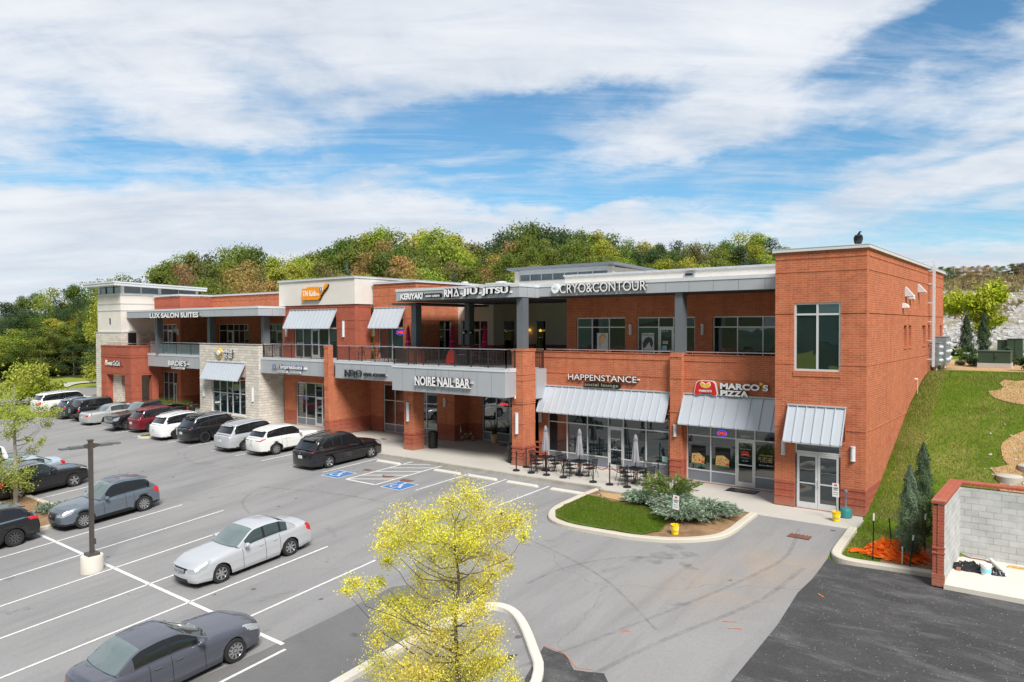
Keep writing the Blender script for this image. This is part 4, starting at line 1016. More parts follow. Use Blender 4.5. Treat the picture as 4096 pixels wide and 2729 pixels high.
# ===== railings
def railing(pts,z0,zt,name='railing',bars=True,glass=False,posts=1.25,ext=0):
    mb=MB()
    for a,b in zip(pts,pts[1:]):
        a=Vector(a);b=Vector(b);L=(b-a).length;d=(b-a)/L; n=max(1,round(L/posts))
        for k in range(n+1):
            p=a+d*L*k/n; mb.box(p.x-.025,p.x+.025,p.y-.025,p.y+.025,z0-.18,zt-.03,0)
        if bars:
            m=int(L/.105)
            for k in range(1,m):
                p=a+d*L*k/m; mb.box(p.x-.009,p.x+.009,p.y-.009,p.y+.009,z0+.06,zt-.13,0)
            for z in (z0+.06,zt-.13): mb.tube((a.x,a.y,z),(b.x,b.y,z),.016,4)
    o=mb.build(name,'dark_metal',BL)
    mb=MB(); mb.path([(p[0],p[1],zt) for p in pts],.030,8); mb.build('handrail','rail_metal',o)
    if glass:
        mb=MB()
        for a,b in zip(pts,pts[1:]): mb.box(min(a[0],b[0]),max(a[0],b[0])+.01,min(a[1],b[1])-.006,max(a[1],b[1])+.006,z0+.02,zt-.14)
        mb.build('glass_panel','balcony_glass',o)
    return o
railing([(-25.82,1.15),(-25.82,-.52),(-17.32,-.52),(-17.32,.25)],5.2,6.2)
railing([(-33.45,1.35),(-25.84,1.35)],5.15,6.15); railing([(-42.6,3.2),(-42.6,1.68),(-34.38,1.68)],5.12,6.15)
railing([(-61.0,2.0),(-51.35,2.0)],5.06,6.08,bars=False,glass=True,posts=2.2)
railing([(-17.5,1.4),(-17.5,2.25),(-16.9,2.25)],5.1,6.15)
for pts in ([(-16.8,2.42),(-9.1,2.42)],[(-8.5,2.36),(-3.55,2.36)]):
    mb=MB(); mb.path([(p[0],p[1],6.16) for p in pts],.03,8)
    x=pts[0][0]+.3
    while x<pts[1][0]: mb.tube((x,pts[0][1],6.02),(x,pts[0][1],6.15),.012,5); x+=1.25
    mb.build('handrail','rail_metal',BL)
mb=MB(); mb.path([(-66.9,1.2,5.95),(-66.9,.75,5.95),(-61.8,.75,5.95),(-61.8,2.5,5.95)],.028,6)
for x in (-66.5,-65.3,-64,-62.8): mb.tube((x,.75,5.72),(x,.75,5.94),.02,5)
mb.build('handrail','rail_metal',BL)
# ---------------- vehicles ----------------
def paint(name,col,metal=.35,rough=.32):
    def f(t,b):
        setp(t,b,col,rough+.06,metal*.75,.5,coat=.8)
    return mat(name,f)
plain('tyre',(.022,.022,.023),.75,0,.3,.2,10)
plain('trim_black',(.016,.016,.018),.45,0,.4,.1,8)
plain('rim_silver',(.50,.51,.53),.28,.85,.5,.05,5); plain('rim_grey',(.16,.165,.175),.3,.8,.5,.05,5); plain('rim_black',(.03,.03,.032),.3,.5,.5,.05,5)
plain('chrome',(.70,.71,.73),.14,1,.5,.03,5); plain('plate',(.55,.62,.60),.5,0,.4,.25,25)
def f(t,b): setp(t,b,(.55,.02,.02,1),.22,0,.5,coat=.4)
mat('tail_red',f)
def f(t,b): setp(t,b,(.42,.45,.48,1),.1,.3,.7,coat=1)
mat('head_clear',f)
def f(t,b): setp(t,b,(.85,.30,.03,1),.15,0,.6,coat=1)
mat('amber',f)
def cglass(name,c):
    def f(t,b):
        setp(t,b,c,.03,0,.6,coat=.6)
    mat(name,f)
cglass('car_glass_dark',(.012,.014,.016,1)); cglass('car_glass',(.045,.062,.062,1)); cglass('car_glass_light',(.13,.165,.165,1))
def wheel(parent,x,y,r,w,side,rim,spokes,rr=.68,name='wheel'):
    e=empty(name,(x,y,r)); e.parent=parent
    mb=MB(); s=side
    prof=[(r*rr,-w/2),(r*.93,-w/2),(r*.985,-w*.42),(r,-w*.25),(r,w*.25),(r*.985,w*.42),(r*.93,w/2),(r*rr,w/2)]
    mb.lathe(prof,28,axis='y',cap=False); mb.build('tyre','tyre',e,smooth=True,sharp=35)
    mb=MB(); yo=s*w*.42
    mb.lathe([(r*rr,s*w/2),(r*(rr-.03),s*w*.48),(r*(rr-.06),s*w*.25),(r*.2,s*w*.12),(.001,s*w*.12)],28,axis='y',cap=False,m=1)
    mb.lathe([(r*(rr+.01),yo-s*.01),(r*(rr+.01),yo+s*.012),(r*(rr-.07),yo+s*.012),(r*(rr-.08),yo-s*.02)],28,axis='y',cap=False)
    mb.lathe([(.055,yo-s*.03),(.05,yo+s*.0),(.001,yo+s*.004)],12,axis='y',cap=False)
    for k in range(spokes):
        t=2*PI*k/spokes+.3; a=Vector((math.cos(t),0,math.sin(t))); n=Vector((-math.sin(t),0,math.cos(t)))
        w0=.05 if spokes<7 else .032; w1=.036 if spokes<7 else .022; R1=r*(rr-.03)
        for (q0,q1,h0,h1) in ((.03,R1,w0,w1),):
            P=[a*q0+n*h0,a*q1+n*h1,a*q1-n*h1,a*q0-n*h0]
            F=[(p.x,yo-s*.006,p.z) for p in P]; Bk=[(p.x,yo-s*.05,p.z) for p in P]
            mb.face(F if s<0 else F[::-1]); 
            for k2 in range(4): mb.face((F[k2],F[(k2+1)%4],Bk[(k2+1)%4],Bk[k2]))
    mb.build('rim',[rim,'black'],e,smooth=True,sharp=30)
    return e
def ip(x,P): return interp(x,[p[0] for p in P],[p[1] for p in P])
def sip(x,P,h=.10): return (ip(x-h,P)+2*ip(x,P)+ip(x+h,P))/4
def make_car(name,label,cat,S,mats,group=None):
    """S: L,W,H,wb,fo(front overhang),r,kind + optional tweaks"""
    E=empty(name,(0,0,0),0,label,cat,group)
    L,W,H,wb,fo,r=S['L'],S['W']/2,S['H'],S['wb'],S['fo'],S['r']
    kind=S['kind']; Lf=wb/2+fo; Lr=L-Lf; xf,xr=wb/2,-wb/2
    gc=S.get('gc',.2); bz=S.get('belt',H*.66); cz=S.get('cowl',bz+.03); hz=S.get('hood',bz-.12); nz=S.get('nose',hz-.16); dz=S.get('deck',bz+.06)
    xw=S.get('xw',xf-.55); xrf=S.get('xrf',xw-.85); 
    if kind=='sedan':
        xrr,xrb=S.get('xrr',xr+.30),S.get('xrb',xr-.42)
        T=[(-Lr,dz-.22),(-Lr+.03,dz-.07),(-Lr+.12,dz),(xrb,dz+.01),(xrb+.4,bz),(xw-.4,bz),(xw,cz),(xw+.3,cz-.03),(Lf-.45,hz),(Lf-.12,nz+.05),(Lf,nz-.05)]
        Bt=[(-Lr,dz-.25),(-Lr+.1,dz-.08),(xrb,bz+.02),(0,bz-.02),(xw,bz-.05),(Lf-.45,hz-.06),(Lf-.1,nz-.02),(Lf,nz-.10)]
        Rf=[(xrb,dz),(xrr-.25,H-.13),(xrr,H-.04),((xrr+xrf)/2,H),(xrf,H-.03),(xrf+.22,H-.12),(xw,cz)]
        tumble=.25
    elif kind=='suv':
        xrr,xrb=S.get('xrr',-Lr+(.62 if S.get('boxy',0)<.5 else .34)),S.get('xrb',-Lr+(.15 if S.get('boxy',0)<.5 else .08))
        T=[(-Lr,bz-.10),(-Lr+.05,bz),(xw-.4,bz),(xw,cz),(xw+.3,cz-.02),(Lf-.5,hz),(Lf-.10,nz+.06),(Lf,nz-.04)]
        Bt=[(-Lr,bz-.10),(-Lr+.08,bz+.01),(0,bz-.03),(xw,bz-.07),(Lf-.5,hz-.06),(Lf-.1,nz),(Lf,nz-.09)]
        dr=.075 if S.get('boxy',0)<.5 else .02
        Rf=[(xrb,bz),(xrb+.09,bz+.11),(xrr,H-.06-dr),(xrr+.4,H-.02-dr*.6),((xrr+xrf)/2+.25,H),(xrf,H-.02),(xrf+.22,H-.10),(xw,cz)]
        tumble=S.get('tumble',.23)
    else: # pickup
        xrr,xrb=S['xrr'],S['xrb']
        bed=S.get('bedz',bz+.02)
        T=[(-Lr,bed),(xrb,bed),(xrb+.05,bz),(xw-.4,bz),(xw,cz),(xw+.3,cz-.02),(Lf-.5,hz),(Lf-.06,nz+.08),(Lf,nz)]
        Bt=[(-Lr,bed-.02),(xrb,bed-.02),(0,bz-.03),(xw,bz-.04),(Lf-.5,hz-.05),(Lf,nz-.03)]
        Rf=[(xrb,bz),(xrb+.05,bz+.1),(xrr,H-.05),(xrr+.2,H-.01),(xrf,H-.01),(xrf+.2,H-.10),(xw,cz)]
        tumble=.18
    box=S.get('boxy',0)
    def hw(x):
        t=max(0,(x-(Lf-1.0))/1.0); u=max(0,(-Lr+.9-x)/.9)
        return W*(1-(.13-.08*box)*t**2.2-(.085-.06*box)*u**2.2)
    ra=r+.055
    def zbot(x):
        z=gc+.05*sm(Lf-.7,Lf,x)+.07*sm(-Lr+.6,-Lr,x)
        for c in (xf,xr):
            d=abs(x-c)
            if d<ra: z=max(z,r+math.sqrt(max(0,ra*ra-d*d))*(1 if not box else .93))
        return z
    st=set()
    n=int(L/.085)
    for i in range(n+1): st.add(round(-Lr+L*i/n,4))
    for c in (xf,xr):
        for k in range(15): st.add(round(c+ra*math.cos(PI*k/14),4))
    for q in [Lf-.03,Lf-.015,-Lr+.02,-Lr+.04]+[Lf-.06-.05*k for k in range(12)]+[-Lr+.07+.05*k for k in range(9)]: st.add(round(q,4))
    st=sorted(st); st=[s for i,s in enumerate(st) if i==0 or s-st[i-1]>.012 or s==Lf]
    bowf=S.get('bow',.22)*(1-.6*box); bowr=S.get('bowr',.14)*(1-.5*box)
    def bend(x,y):
        return x-bowf*(abs(y)/W)**2.4*sm(Lf-1.0,Lf,x)+bowr*(abs(y)/W)**2.4*sm(-Lr+.8,-Lr,x)
    NR=14
    def section(x):
        w=hw(x); zb=zbot(x); B=sip(x,Bt); Tt=sip(x,T); B=min(B,Tt-.005)
        P=[]
        for j in range(NR+1):
            t=j/NR; z=zb+(B-zb)*t
            zz=(z-gc)/(B-gc+1e-6)
            f=1-.055*max(0,(.22-zz)/.22)**1.5-.018*abs(zz-.52)-.05*max(0,(zz-.80)/.20)**2
            f+=.012*math.exp(-((zz-.60)/.05)**2)
            P.append((w*f,z))
        y,z=P[-1]
        P.append((y-.035,B+(Tt-B)*.45+.008)); P.append((w*.80,B+(Tt-B)*.80+.01)); P.append((w*.60,Tt)); P.append((w*.3,Tt+.014)); P.append((0,Tt+.018))
        return P
    parts={}
    def add(key,pts,flip=False):
        parts.setdefault(key,[]).append(pts)
    secs=[section(x) for x in st]
    dark=S.get('cladding',0)
    hl=S.get('hl',(nz-.20,nz-.02,.50,.55)) # z0,z1,ymin(frac),length
    tl=S.get('tl',(bz-.30,bz-.08,.55,.28))
    if kind=='pickup': bedr=(-Lr+.06,xrb-.04)
    def rowof(x,z):
        zb=zbot(x); B=min(sip(x,Bt),sip(x,T)-.005); return max(0,min(NR+1,round((z-zb)/(B-zb)*NR)))
    hj0,hj1=rowof(Lf,hl[0]),rowof(Lf,hl[1]); hj1=max(hj1,hj0+2); tj0,tj1=rowof(-Lr,tl[0]),rowof(-Lr,tl[1]); tj1=max(tj1,tj0+3)
    def cls_side(xm,ym,zm,j):
        fy=abs(ym)/W
        if xm>Lf-hl[3]*(.45+.55*(j-hj0+1)/(hj1-hj0)) and hj0<=j<hj1: return 'headlight'
        if xm<-Lr+tl[3]*(.5+.5*(j-tj0+1)/(tj1-tj0)) and tj0<=j<tj1: return 'taillight'
        if dark and zm<gc+dark: return 'trim'
        return 'body'
    for i in range(len(st)-1):
        A,Bq=secs[i],secs[i+1]; x0,x1=st[i],st[i+1]
        for j in range(len(A)-1):
            for s in (1,-1):
                q=[(x0,s*A[j][0],A[j][1]),(x1,s*Bq[j][0],Bq[j][1]),(x1,s*Bq[j+1][0],Bq[j+1][1]),(x0,s*A[j+1][0],A[j+1][1])]
                xm=(x0+x1)/2; ym=s*(A[j][0]+A[j+1][0])/2; zm=(A[j][1]+A[j+1][1]+Bq[j][1]+Bq[j+1][1])/4
                k=cls_side(xm,ym,zm,j) if j<=NR else 'body'
                if kind=='pickup' and bedr[0]<xm<bedr[1] and j>NR+1: continue
                if k=='headlight' or k=='taillight': k+=('L' if s>0 else 'R')
                add(k,[(bend(a,b),b,c) for a,b,c in (q if s>0 else q[::-1])])
        # wheel-arch lining
        for c in (xf,xr):
            if abs((x0+x1)/2-c)<ra:
                for s in (1,-1):
                    q=[(x0,s*A[0][0],A[0][1]),(x0,s*(A[0][0]-.30),A[0][1]),(x1,s*(Bq[0][0]-.30),Bq[0][1]),(x1,s*Bq[0][0],Bq[0][1])]
                    add('under',[(bend(a,b),b,c) for a,b,c in q])
    # end caps
    for end,sec,xe in ((1,secs[-1],Lf),(-1,secs[0],-Lr)):
        NC=18; rows=[(sec[j][0],sec[j][1]) for j in range(NR+1)]+[(sec[NR+1][0],sec[NR+1][1])]
        def V(c,row):
            y=(-1+2*c/NC)*row[0]; z=row[1]
            if row is rows[-1]:
                ay=abs(y); 
                tp=sec[NR+1:]; z=interp(ay,[p[0] for p in tp][::-1],[p[1] for p in tp][::-1])
            zr_=(z-rows[0][1])/(rows[-1][1]-rows[0][1]); bul=(S.get('bulge',.07))*(1-(2*zr_-.9)**2)*(1 if end>0 else .7)*(1-box*.6)
            bul=max(bul,-.02)*(1-.3*(abs(y)/W)**4)
            if c in(0,NC) or row is rows[-1]: bul=0
            return (bend(xe,y)+end*bul,y,z)
        for j in range(len(rows)-1):
            for c in range(NC):
                q=[V(c,rows[j]),V(c+1,rows[j]),V(c+1,rows[j+1]),V(c,rows[j+1])]
                zm=sum(p[2] for p in q)/4; ym=sum(p[1] for p in q)/4; fy=abs(ym)/W
                k='body'
                if end>0:
                    gr=S.get('grille',(nz-.26,nz-.06,.42)); lo=S.get('intake',(gc+.06,gc+.19,.5))
                    if gr[0]<zm<gr[1] and fy<gr[2]: k='grille'
                    elif lo[0]<zm<lo[1] and fy<lo[2]: k='trim'
                    elif hj0<=j<hj1 and fy>hl[2]: k='headlight'+('L' if ym>0 else 'R')
                    elif dark and zm<gc+dark: k='trim'
                else:
                    if tj0<=j<tj1 and fy>S.get('tlcap',tl[2]): k='taillight'+('L' if ym>0 else 'R')
                    elif dark and zm<gc+dark: k='trim'
                add(k,q if end>0 else q[::-1])
    # greenhouse
    gx=set(round(xrb+(xw-xrb)*i/44,4) for i in range(45))
    pil=S.get('pillars',[(xw+xrb)/2+.12,xr+.35])
    for p in pil: gx|={round(p-.045,4),round(p+.045,4)}
    for p in (xrf,xrr): gx.add(round(p,4))
    gx=sorted(gx); gx=[g_ for i,g_ in enumerate(gx) if i==0 or g_-gx[i-1]>.006]
    def gsec(x):
        w=hw(x)-.055; B=min(sip(x,Bt),sip(x,T)); Rz=max(sip(x,Rf,.07),B+.01); hgt=Rz-B
        wt=w-tumble*max(0,hgt)
        if kind!='sedan': wt-=.03*sm(xrr+.6,xrb,x)
        P=[(w,B-.02),(w-.10*tumble*hgt,B+.10*hgt),(w-.45*tumble*hgt+.012,B+.45*hgt),(w-.80*tumble*hgt,B+.80*hgt),(wt+.005,B+.90*hgt),(wt-.05,B+.965*hgt),(wt*.72,Rz+.0),(wt*.4,Rz+.014),(0,Rz+.02)]
        return P
    gs=[gsec(x) for x in gx]
    gbf=.20*(1-.75*box); gbr=.12*(1-.7*box)
    def gb(x,y,z):
        return x-gbf*(abs(y)/W)**2*sm(xrf-.25,xw,x)+gbr*(abs(y)/W)**2*sm(xrr+.2,xrb,x)
    wx0=S.get('wx0',xrb+ (.45 if kind=='sedan' else .30)); wx1=xw-.30
    for i in range(len(gx)-1):
        x0,x1=gx[i],gx[i+1]; xm=(x0+x1)/2; A,Bq=gs[i],gs[i+1]
        for j in range(8):
            for s in (1,-1):
                q=[(x0,s*A[j][0],A[j][1]),(x1,s*Bq[j][0],Bq[j][1]),(x1,s*Bq[j+1][0],Bq[j+1][1]),(x0,s*A[j+1][0],A[j+1][1])]
                hgt=(gsec(xm)[-1][1]-gsec(xm)[0][1])
                k='roof'
                if j in (1,2,3) and wx0<xm<wx1 and (hgt>.14 or j<3):
                    pi=0; inp=False
                    for pk,p in enumerate(sorted(pil)):
                        if abs(xm-p)<.045: inp=True
                        if xm>p: pi=pk+1
                    k='trim' if inp else 'win%d%s'%(pi,'L' if s>0 else 'R')
                elif j==0: k='trim' if S.get('dark_sill') else ('chrome' if S.get('chrome_sill') else 'roof')
                elif j==4 and wx0-.05<xm<wx1 : k='chrome' if S.get('chrome_top') else 'roof'
                elif j>=5:
                    if xm>xrf+.02: k='windshield'
                    elif xm<xrr-(.03 if kind!='sedan' else .0): k='rear_window'
                    elif S.get('sunroof') and j>=6 and S['sunroof'][0]<xm<S['sunroof'][1]: k='sunroof'
                if kind=='suv' and xm<xrb+.05: k='roof'
                if kind=='suv' and j>=5 and k=='rear_window' and (A[j][1]<bz+.04 ): k='roof'
                add(k,[(gb(*p),p[1],p[2]) for p in (q if s>0 else q[::-1])])
    # rear closing face for upright backs
    if kind!='sedan':
        s0=gs[0]
        for j in range(len(s0)-1):
            for s in(1,-1): pass
    # door seams
    seams=S.get('seams',[xw-.30,(xw+xrb)/2+.12,xr+.42])
    for xs_ in seams:
        P=section(xs_)
        for s in (1,-1):
            for j in range(2,NR+1):
                a,b=P[j-1],P[j]
                q=[(xs_-.007,s*(a[0]+.003),a[1]),(xs_+.007,s*(a[0]+.003),a[1]),(xs_+.007,s*(b[0]+.003),b[1]),(xs_-.007,s*(b[0]+.003),b[1])]
                add('trim',q if s>0 else q[::-1])
    def emitp(key,nm,mm,par,label_=None,extra=None,weld=True):
        fs=parts.get(key); drop=[]
        if not fs: return None
        mb=MB(); ix={}
        for qi,q in enumerate(fs):
            ids=[]
            for p in q:
                kk=(round(p[0],4),round(p[1],4),round(p[2],4))
                if kk not in ix: ix[kk]=len(mb.v); mb.v.append(p)
                if ix[kk] not in ids: ids.append(ix[kk])
            if len(ids)>2: mb.f.append(tuple(ids)); mb.m.append(extra(qi) if extra else 0)
        o=mb.build(nm,mm,par,smooth=True,sharp=32,fixn=False)
        return o
    pm=mats['paint']; gm=mats.get('glass','car_glass'); 
    parts['body']=parts.get('body',[])
    nb=len(parts['body']); nt=len(parts.get('trim',[])); parts['body']=parts['body']+parts.get('trim',[])+parts.get('under',[])
    def slots(i): return 0 if i<nb else 1 if i<nb+nt else 2
    body=emitp('body','body',[pm,'trim_black','black'],E,extra=slots)
    if pm!=mats.get('roof',pm) or True: emitp('roof','roof',mats.get('roof',pm),E)
    emitp('chrome','window_trim','chrome',body)
    emitp('windshield','windshield',mats.get('ws',gm),E); emitp('rear_window','rear_window',mats.get('rw',gm),E); emitp('sunroof','sunroof','car_glass_dark',E)
    emitp('grille','grille',mats.get('grille','black'),E)
    for k in list(parts):
        if k.startswith('win') and k!='windshield': emitp(k,'side_window',mats.get('sg',gm) if k[3]!='0' or len(pil)<2 else mats.get('sg2',mats.get('sg',gm)),E)
        if k.startswith('headlight'): emitp(k,'headlight','head_clear',E)
        if k.startswith('taillight'): emitp(k,'taillight','tail_red',E)
    # underbody block
    mb=MB(); mb.box(-Lr+.18,Lf-.25,-W+.30,W-.30,gc-.02,min(bz-.2,.75)); mb.box(xr+ra+.05,xf-ra-.05,-W+.12,W-.12,gc,gc+.25); mb.box(xf+ra+.03,Lf-.30,-W+.22,W-.22,gc+.06,gc+.28); mb.box(-Lr+.2,xr-ra-.03,-W+.2,W-.2,gc+.08,gc+.28); mb.build('underbody','black',body)
    if S.get('slats'):
        g0,g1,gw=S.get('grille',(nz-.26,nz-.06,.42)); mb=MB()
        for k in range(S['slats']):
            z=g0+(g1-g0)*(k+.5)/S['slats']; y=gw*W*.95
            pts=[(bend(Lf,yy)+.075,yy,z) for yy in [-y+2*y*t/6 for t in range(7)]]
            mb.path(pts,.013,5)
        mb.build('grille_bar','chrome',E)
    for (x,s) in ((xf,1),(xf,-1),(xr,1),(xr,-1)): wheel(E,x,s*(W-.125),r,S.get('tw',.225),s,mats.get('rim','rim_silver'),S.get('spokes',5),S.get('rr',.68))
    if dark:
        mb=MB()
        for c in(xf,xr):
            for s in(1,-1):
                for k in range(14):
                    t0,t1=PI*k/14,PI*(k+1)/14
                    def A_(t,rad,o): 
                        x=c+rad*math.cos(t); return (bend(x,s*hw(x)),s*(hw(x)*.985+o),r+rad*math.sin(t))
                    q=[A_(t0,ra-.005,.016),A_(t1,ra-.005,.016),A_(t1,ra+.07,.012),A_(t0,ra+.07,.012)]
                    mb.face(q if s<0 else q[::-1])
                    q=[A_(t0,ra-.005,.016),A_(t1,ra-.005,.016),A_(t1,ra-.005,-.06),A_(t0,ra-.005,-.06)]
                    mb.face(q[::-1] if s<0 else q)
        mb.build('arch_trim','trim_black',body,fixn=False)
    # mirrors
    for s in (1,-1):
        xm=xw-.42; mb=MB(); w=hw(xm); zc=bz+.04
        i0=len(mb.v)
        mb.lathe([(.02,-.055),(.075,-.05),(.095,0),(.08,.045),(.03,.06)],12,c=(0,0,0),axis='x')
        mb.v=[(xm+v[0]*1.3,s*(w+.10)+v[1]*1.15,zc+.03+v[2]*.85) for v in mb.v]
        mb.tube((xm,s*(w-.06),zc-.02),(xm,s*(w+.05),zc+.0),.025,6)
        mb.build('side_mirror',mats.get('mirror',pm),E,smooth=True)
    for s in (1,-1):
        for xh in S.get('handles',[(xw+xrb)/2+.30,xr+.62]):
            P=section(xh); zz=bz-.14; yy=interp(zz,[p[1] for p in P[:NR+1]],[p[0] for p in P[:NR+1]])
            mb=MB(); mb.tube((xh-.09,s*(yy+.018),zz),(xh+.09,s*(yy+.018),zz),.016,6); mb.build('door_handle',mats.get('handle',pm),E,smooth=True)
    if S.get('rails'):
        for s in (1,-1):
            pts=[]
            for k in range(9):
                x=xrr+.15+(xrf-xrr-.25)*k/8; g_=gsec(x); pts.append((gb(x,g_[5][0],0),s*(g_[5][0]-.02),g_[5][1]+(.055 if 0<k<8 else .01)))
            mb=MB(); mb.path(pts,.020,6); mb.build('roof_rail',mats.get('rails','rim_silver'),E,smooth=True)
    if kind=='suv' and S.get('spoiler',True):
        mb=MB(); g_=gsec(xrr); w=g_[6][0]; mb.prism([(xrr-.20,H-.12-dr),(xrr-.18,H-.085-dr),(xrr+.2,H-.03-dr*.8),(xrr+.2,H-.075-dr*.8)],'y',-w,w); mb.build('spoiler',mats.get('roof',pm),E)
    if kind=='pickup':
        mb=MB(); b0,b1=bedr; w=W-.11
        mb.box(b0,b1,-w,w,bed-.5,bed-.46); mb.box(b0-.02,b0,-w,w,bed-.5,bed-.02); mb.box(b1,b1+.02,-w,w,bed-.5,bed-.02)
        for s in(1,-1): mb.box(b0,b1,s*w,s*(w+.02),bed-.5,bed-.01)
        mb.build('cargo_bed','black',E)
    # rear bumper plate, antenna, wiper
    pz_=S.get('plz',bz-.32); mb=MB(); mb.box(-Lr-.075,-Lr-.05,-.16,.16,pz_-.08,pz_+.08); mb.build('license_plate','plate',E)
    if S.get('rbump'):
        mb=MB(); mb.prism([(-Lr-.06,gc+.16),(-Lr+.10,gc+.16),(-Lr+.10,gc+.30),(-Lr-.06,gc+.30)],'y',-W*.8,W*.8); mb.build('bumper',S['rbump'],E)
    if S.get('badge'):
        mb=MB(); mb.lathe([(.055,0),(.055,.012),(.001,.016)],14,c=(0,0,0),axis='x',cap=False)
        mb.v=[(Lf+.075+v[0],v[1],nz-.16+v[2]*.8) for v in mb.v]; mb.build('badge','chrome',E)
        mb=MB(); mb.lathe([(.05,0),(.05,-.012),(.001,-.016)],14,axis='x',cap=False); mb.v=[(-Lr-.05+v[0],v[1],bz-.12+v[2]*.8) for v in mb.v]; mb.build('badge','chrome',E)
    return E
def put_car(E,u,v,heading):  # heading +1 nose to +v, -1 nose to -v ; pitch follows the slope
    zf=zlot(u,v+1.3); zr=zlot(u,v-1.3); sl=math.atan2(zf-zr,2.6)
    E.location=(u,v,zlot(u,v)-.004); E.rotation_mode='XYZ'
    E.rotation_euler=(0,-sl*heading,R(90) if heading>0 else R(-90))
paint('silver_paint',(.56,.575,.60),.55,.26); paint('white_pearl',(.74,.74,.72),.05,.25); paint('white_car_paint',(.78,.78,.78),0,.25)
paint('black_paint',(.010,.010,.012),.1,.16); paint('steel_blue_paint',(.145,.175,.215),.6,.28); paint('slate_paint',(.105,.11,.14),.55,.28)
paint('maroon_paint',(.17,.010,.020),.4,.25); paint('light_blue_paint',(.44,.54,.59),.45,.28); paint('green_paint',(.035,.07,.05),.1,.35); paint('navy_paint',(.055,.085,.125),.5,.28); paint('champagne_paint',(.50,.51,.51),.5,.3)
GF='cars nosed in to the kerb in front of the building'; GN='cars parked in the marked rows of the open lot'
SED=dict(kind='sedan',L=4.81,W=1.82,H=1.47,wb=2.775,fo=.96,r=.325,belt=.96,cowl=1.0,hood=.90,nose=.74,deck=1.04,spokes=7,gc=.19)
def C(*a,**k): return make_car(*a,**k)
# near lot
c=C('sedan_car','silver sedan with a rear spoiler parked alone in the middle of the lot','car',{**SED,'slats':4,'badge':1,'hl':(.57,.72,.50,.62),'grille':(.58,.72,.40)},dict(paint='silver_paint',glass='car_glass',ws='car_glass_light',grille='black'),GN)
put_car(c,-17.38,-15.76,-1)
c=C('sedan_car','dark slate grey sedan nearest the camera at the bottom left','car',{**SED,'L':4.55,'W':1.76,'H':1.44,'wb':2.67,'fo':.92,'hl':(.58,.72,.55,.55),'spokes':10,'nose':.76,'deck':1.03},dict(paint='slate_paint',glass='car_glass_dark',ws='car_glass',rw='car_glass_light'),GN)
put_car(c,-12.02,-21.2,1)
SUV=dict(kind='suv',L=4.7,W=1.86,H=1.70,wb=2.74,fo=.95,r=.355,belt=1.06,cowl=1.10,hood=1.02,nose=.86,gc=.22,rails=1,cladding=.14,spokes=5)
c=C('crossover_car','steel blue grey crossover with silver roof rails behind the lamp post','car',{**SUV,'L':4.35,'W':1.81,'H':1.63,'wb':2.595,'fo':.90,'belt':1.02,'cowl':1.05,'hood':.97,'nose':.84,'badge':1,'spokes':10,'hl':(.68,.80,.5,.55),'grille':(.52,.78,.40),'sunroof':(-.6,.3)},dict(paint='steel_blue_paint',glass='car_glass_dark',ws='car_glass_light',handle='chrome'),GN)
put_car(c,-28.42,-15.78,-1)
c=C('crossover_car','black crossover cut by the left edge with its tail at the row line','car',{**SUV,'L':4.63,'W':1.845,'H':1.64,'wb':2.66,'fo':.93,'spokes':10,'sunroof':(-.8,.2),'tl':(.86,1.02,.5,.5),'chrome_sill':1},dict(paint='black_paint',glass='car_glass_dark',rim='rim_grey'),GN)
put_car(c,-28.66,-20.95,-1)
c=C('crossover_car','black crossover with amber front marker beside the young tree','car',{**SUV,'L':4.4,'W':1.82,'H':1.65,'wb':2.64,'fo':.88,'spokes':5,'chrome_top':1,'hl':(.80,.92,.5,.5),'cladding':.18},dict(paint='black_paint',glass='car_glass_dark',sg='car_glass'),GN)
put_car(c,-36.6,-15.6,1)
c=C('sedan_car','light blue sedan behind the black crossover','car',{**SED,'H':1.43},dict(paint='light_blue_paint',glass='car_glass'),GN); put_car(c,-39.5,-15.9,-1)
c=C('vintage_wagon','old dark green wagon with a white roof at the left edge','car',{**SUV,'boxy':.8,'L':4.7,'W':1.85,'H':1.85,'belt':1.12,'xw':.75,'xrf':.45,'cladding':0,'rails':1,'spoiler':False,'tumble':.1},dict(paint='green_paint',roof='white_car_paint',glass='car_glass',rails='rim_silver'),GN); put_car(c,-43.0,-15.9,1)
c=C('pickup_truck','white truck tail with red lamp at the left edge behind the tree trunk','car',{**SUV,'L':5.3,'W':1.95,'H':1.85,'cladding':0,'tl':(.8,1.25,.7,.25),'rbump':'trim_black'},dict(paint='white_car_paint',glass='car_glass_dark'),GN); put_car(c,-32.0,-21.75,-1)
# front row
VAN=dict(kind='suv',L=5.15,W=2.0,H=1.74,wb=3.0,fo=1.02,r=.345,belt=1.06,cowl=1.06,hood=.99,nose=.84,xw=1.15,xrf=.10,gc=.18,rails=1,cladding=0,spokes=5,badge=1)
c=C('minivan','black minivan with roof rails next to the blue accessible bay','car',{**VAN,'chrome_sill':1,'tl':(.98,1.16,.42,.35),'tlcap':.40},dict(paint='black_paint',glass='car_glass_dark',sg='car_glass_dark',rails='trim_black'),GF); put_car(c,-26.9,-3.72,1)
c=C('crossover_car','pearl white crossover with red wrap tail lamps beside the silver one','car',{**SUV,'L':4.68,'W':1.87,'H':1.65,'wb':2.685,'rails':0,'cladding':.1,'badge':1,'spokes':10,'tl':(.92,1.08,.42,.45),'tlcap':.42},dict(paint='white_pearl',glass='car_glass_dark'),GF); put_car(c,-32.68,-3.25,1)
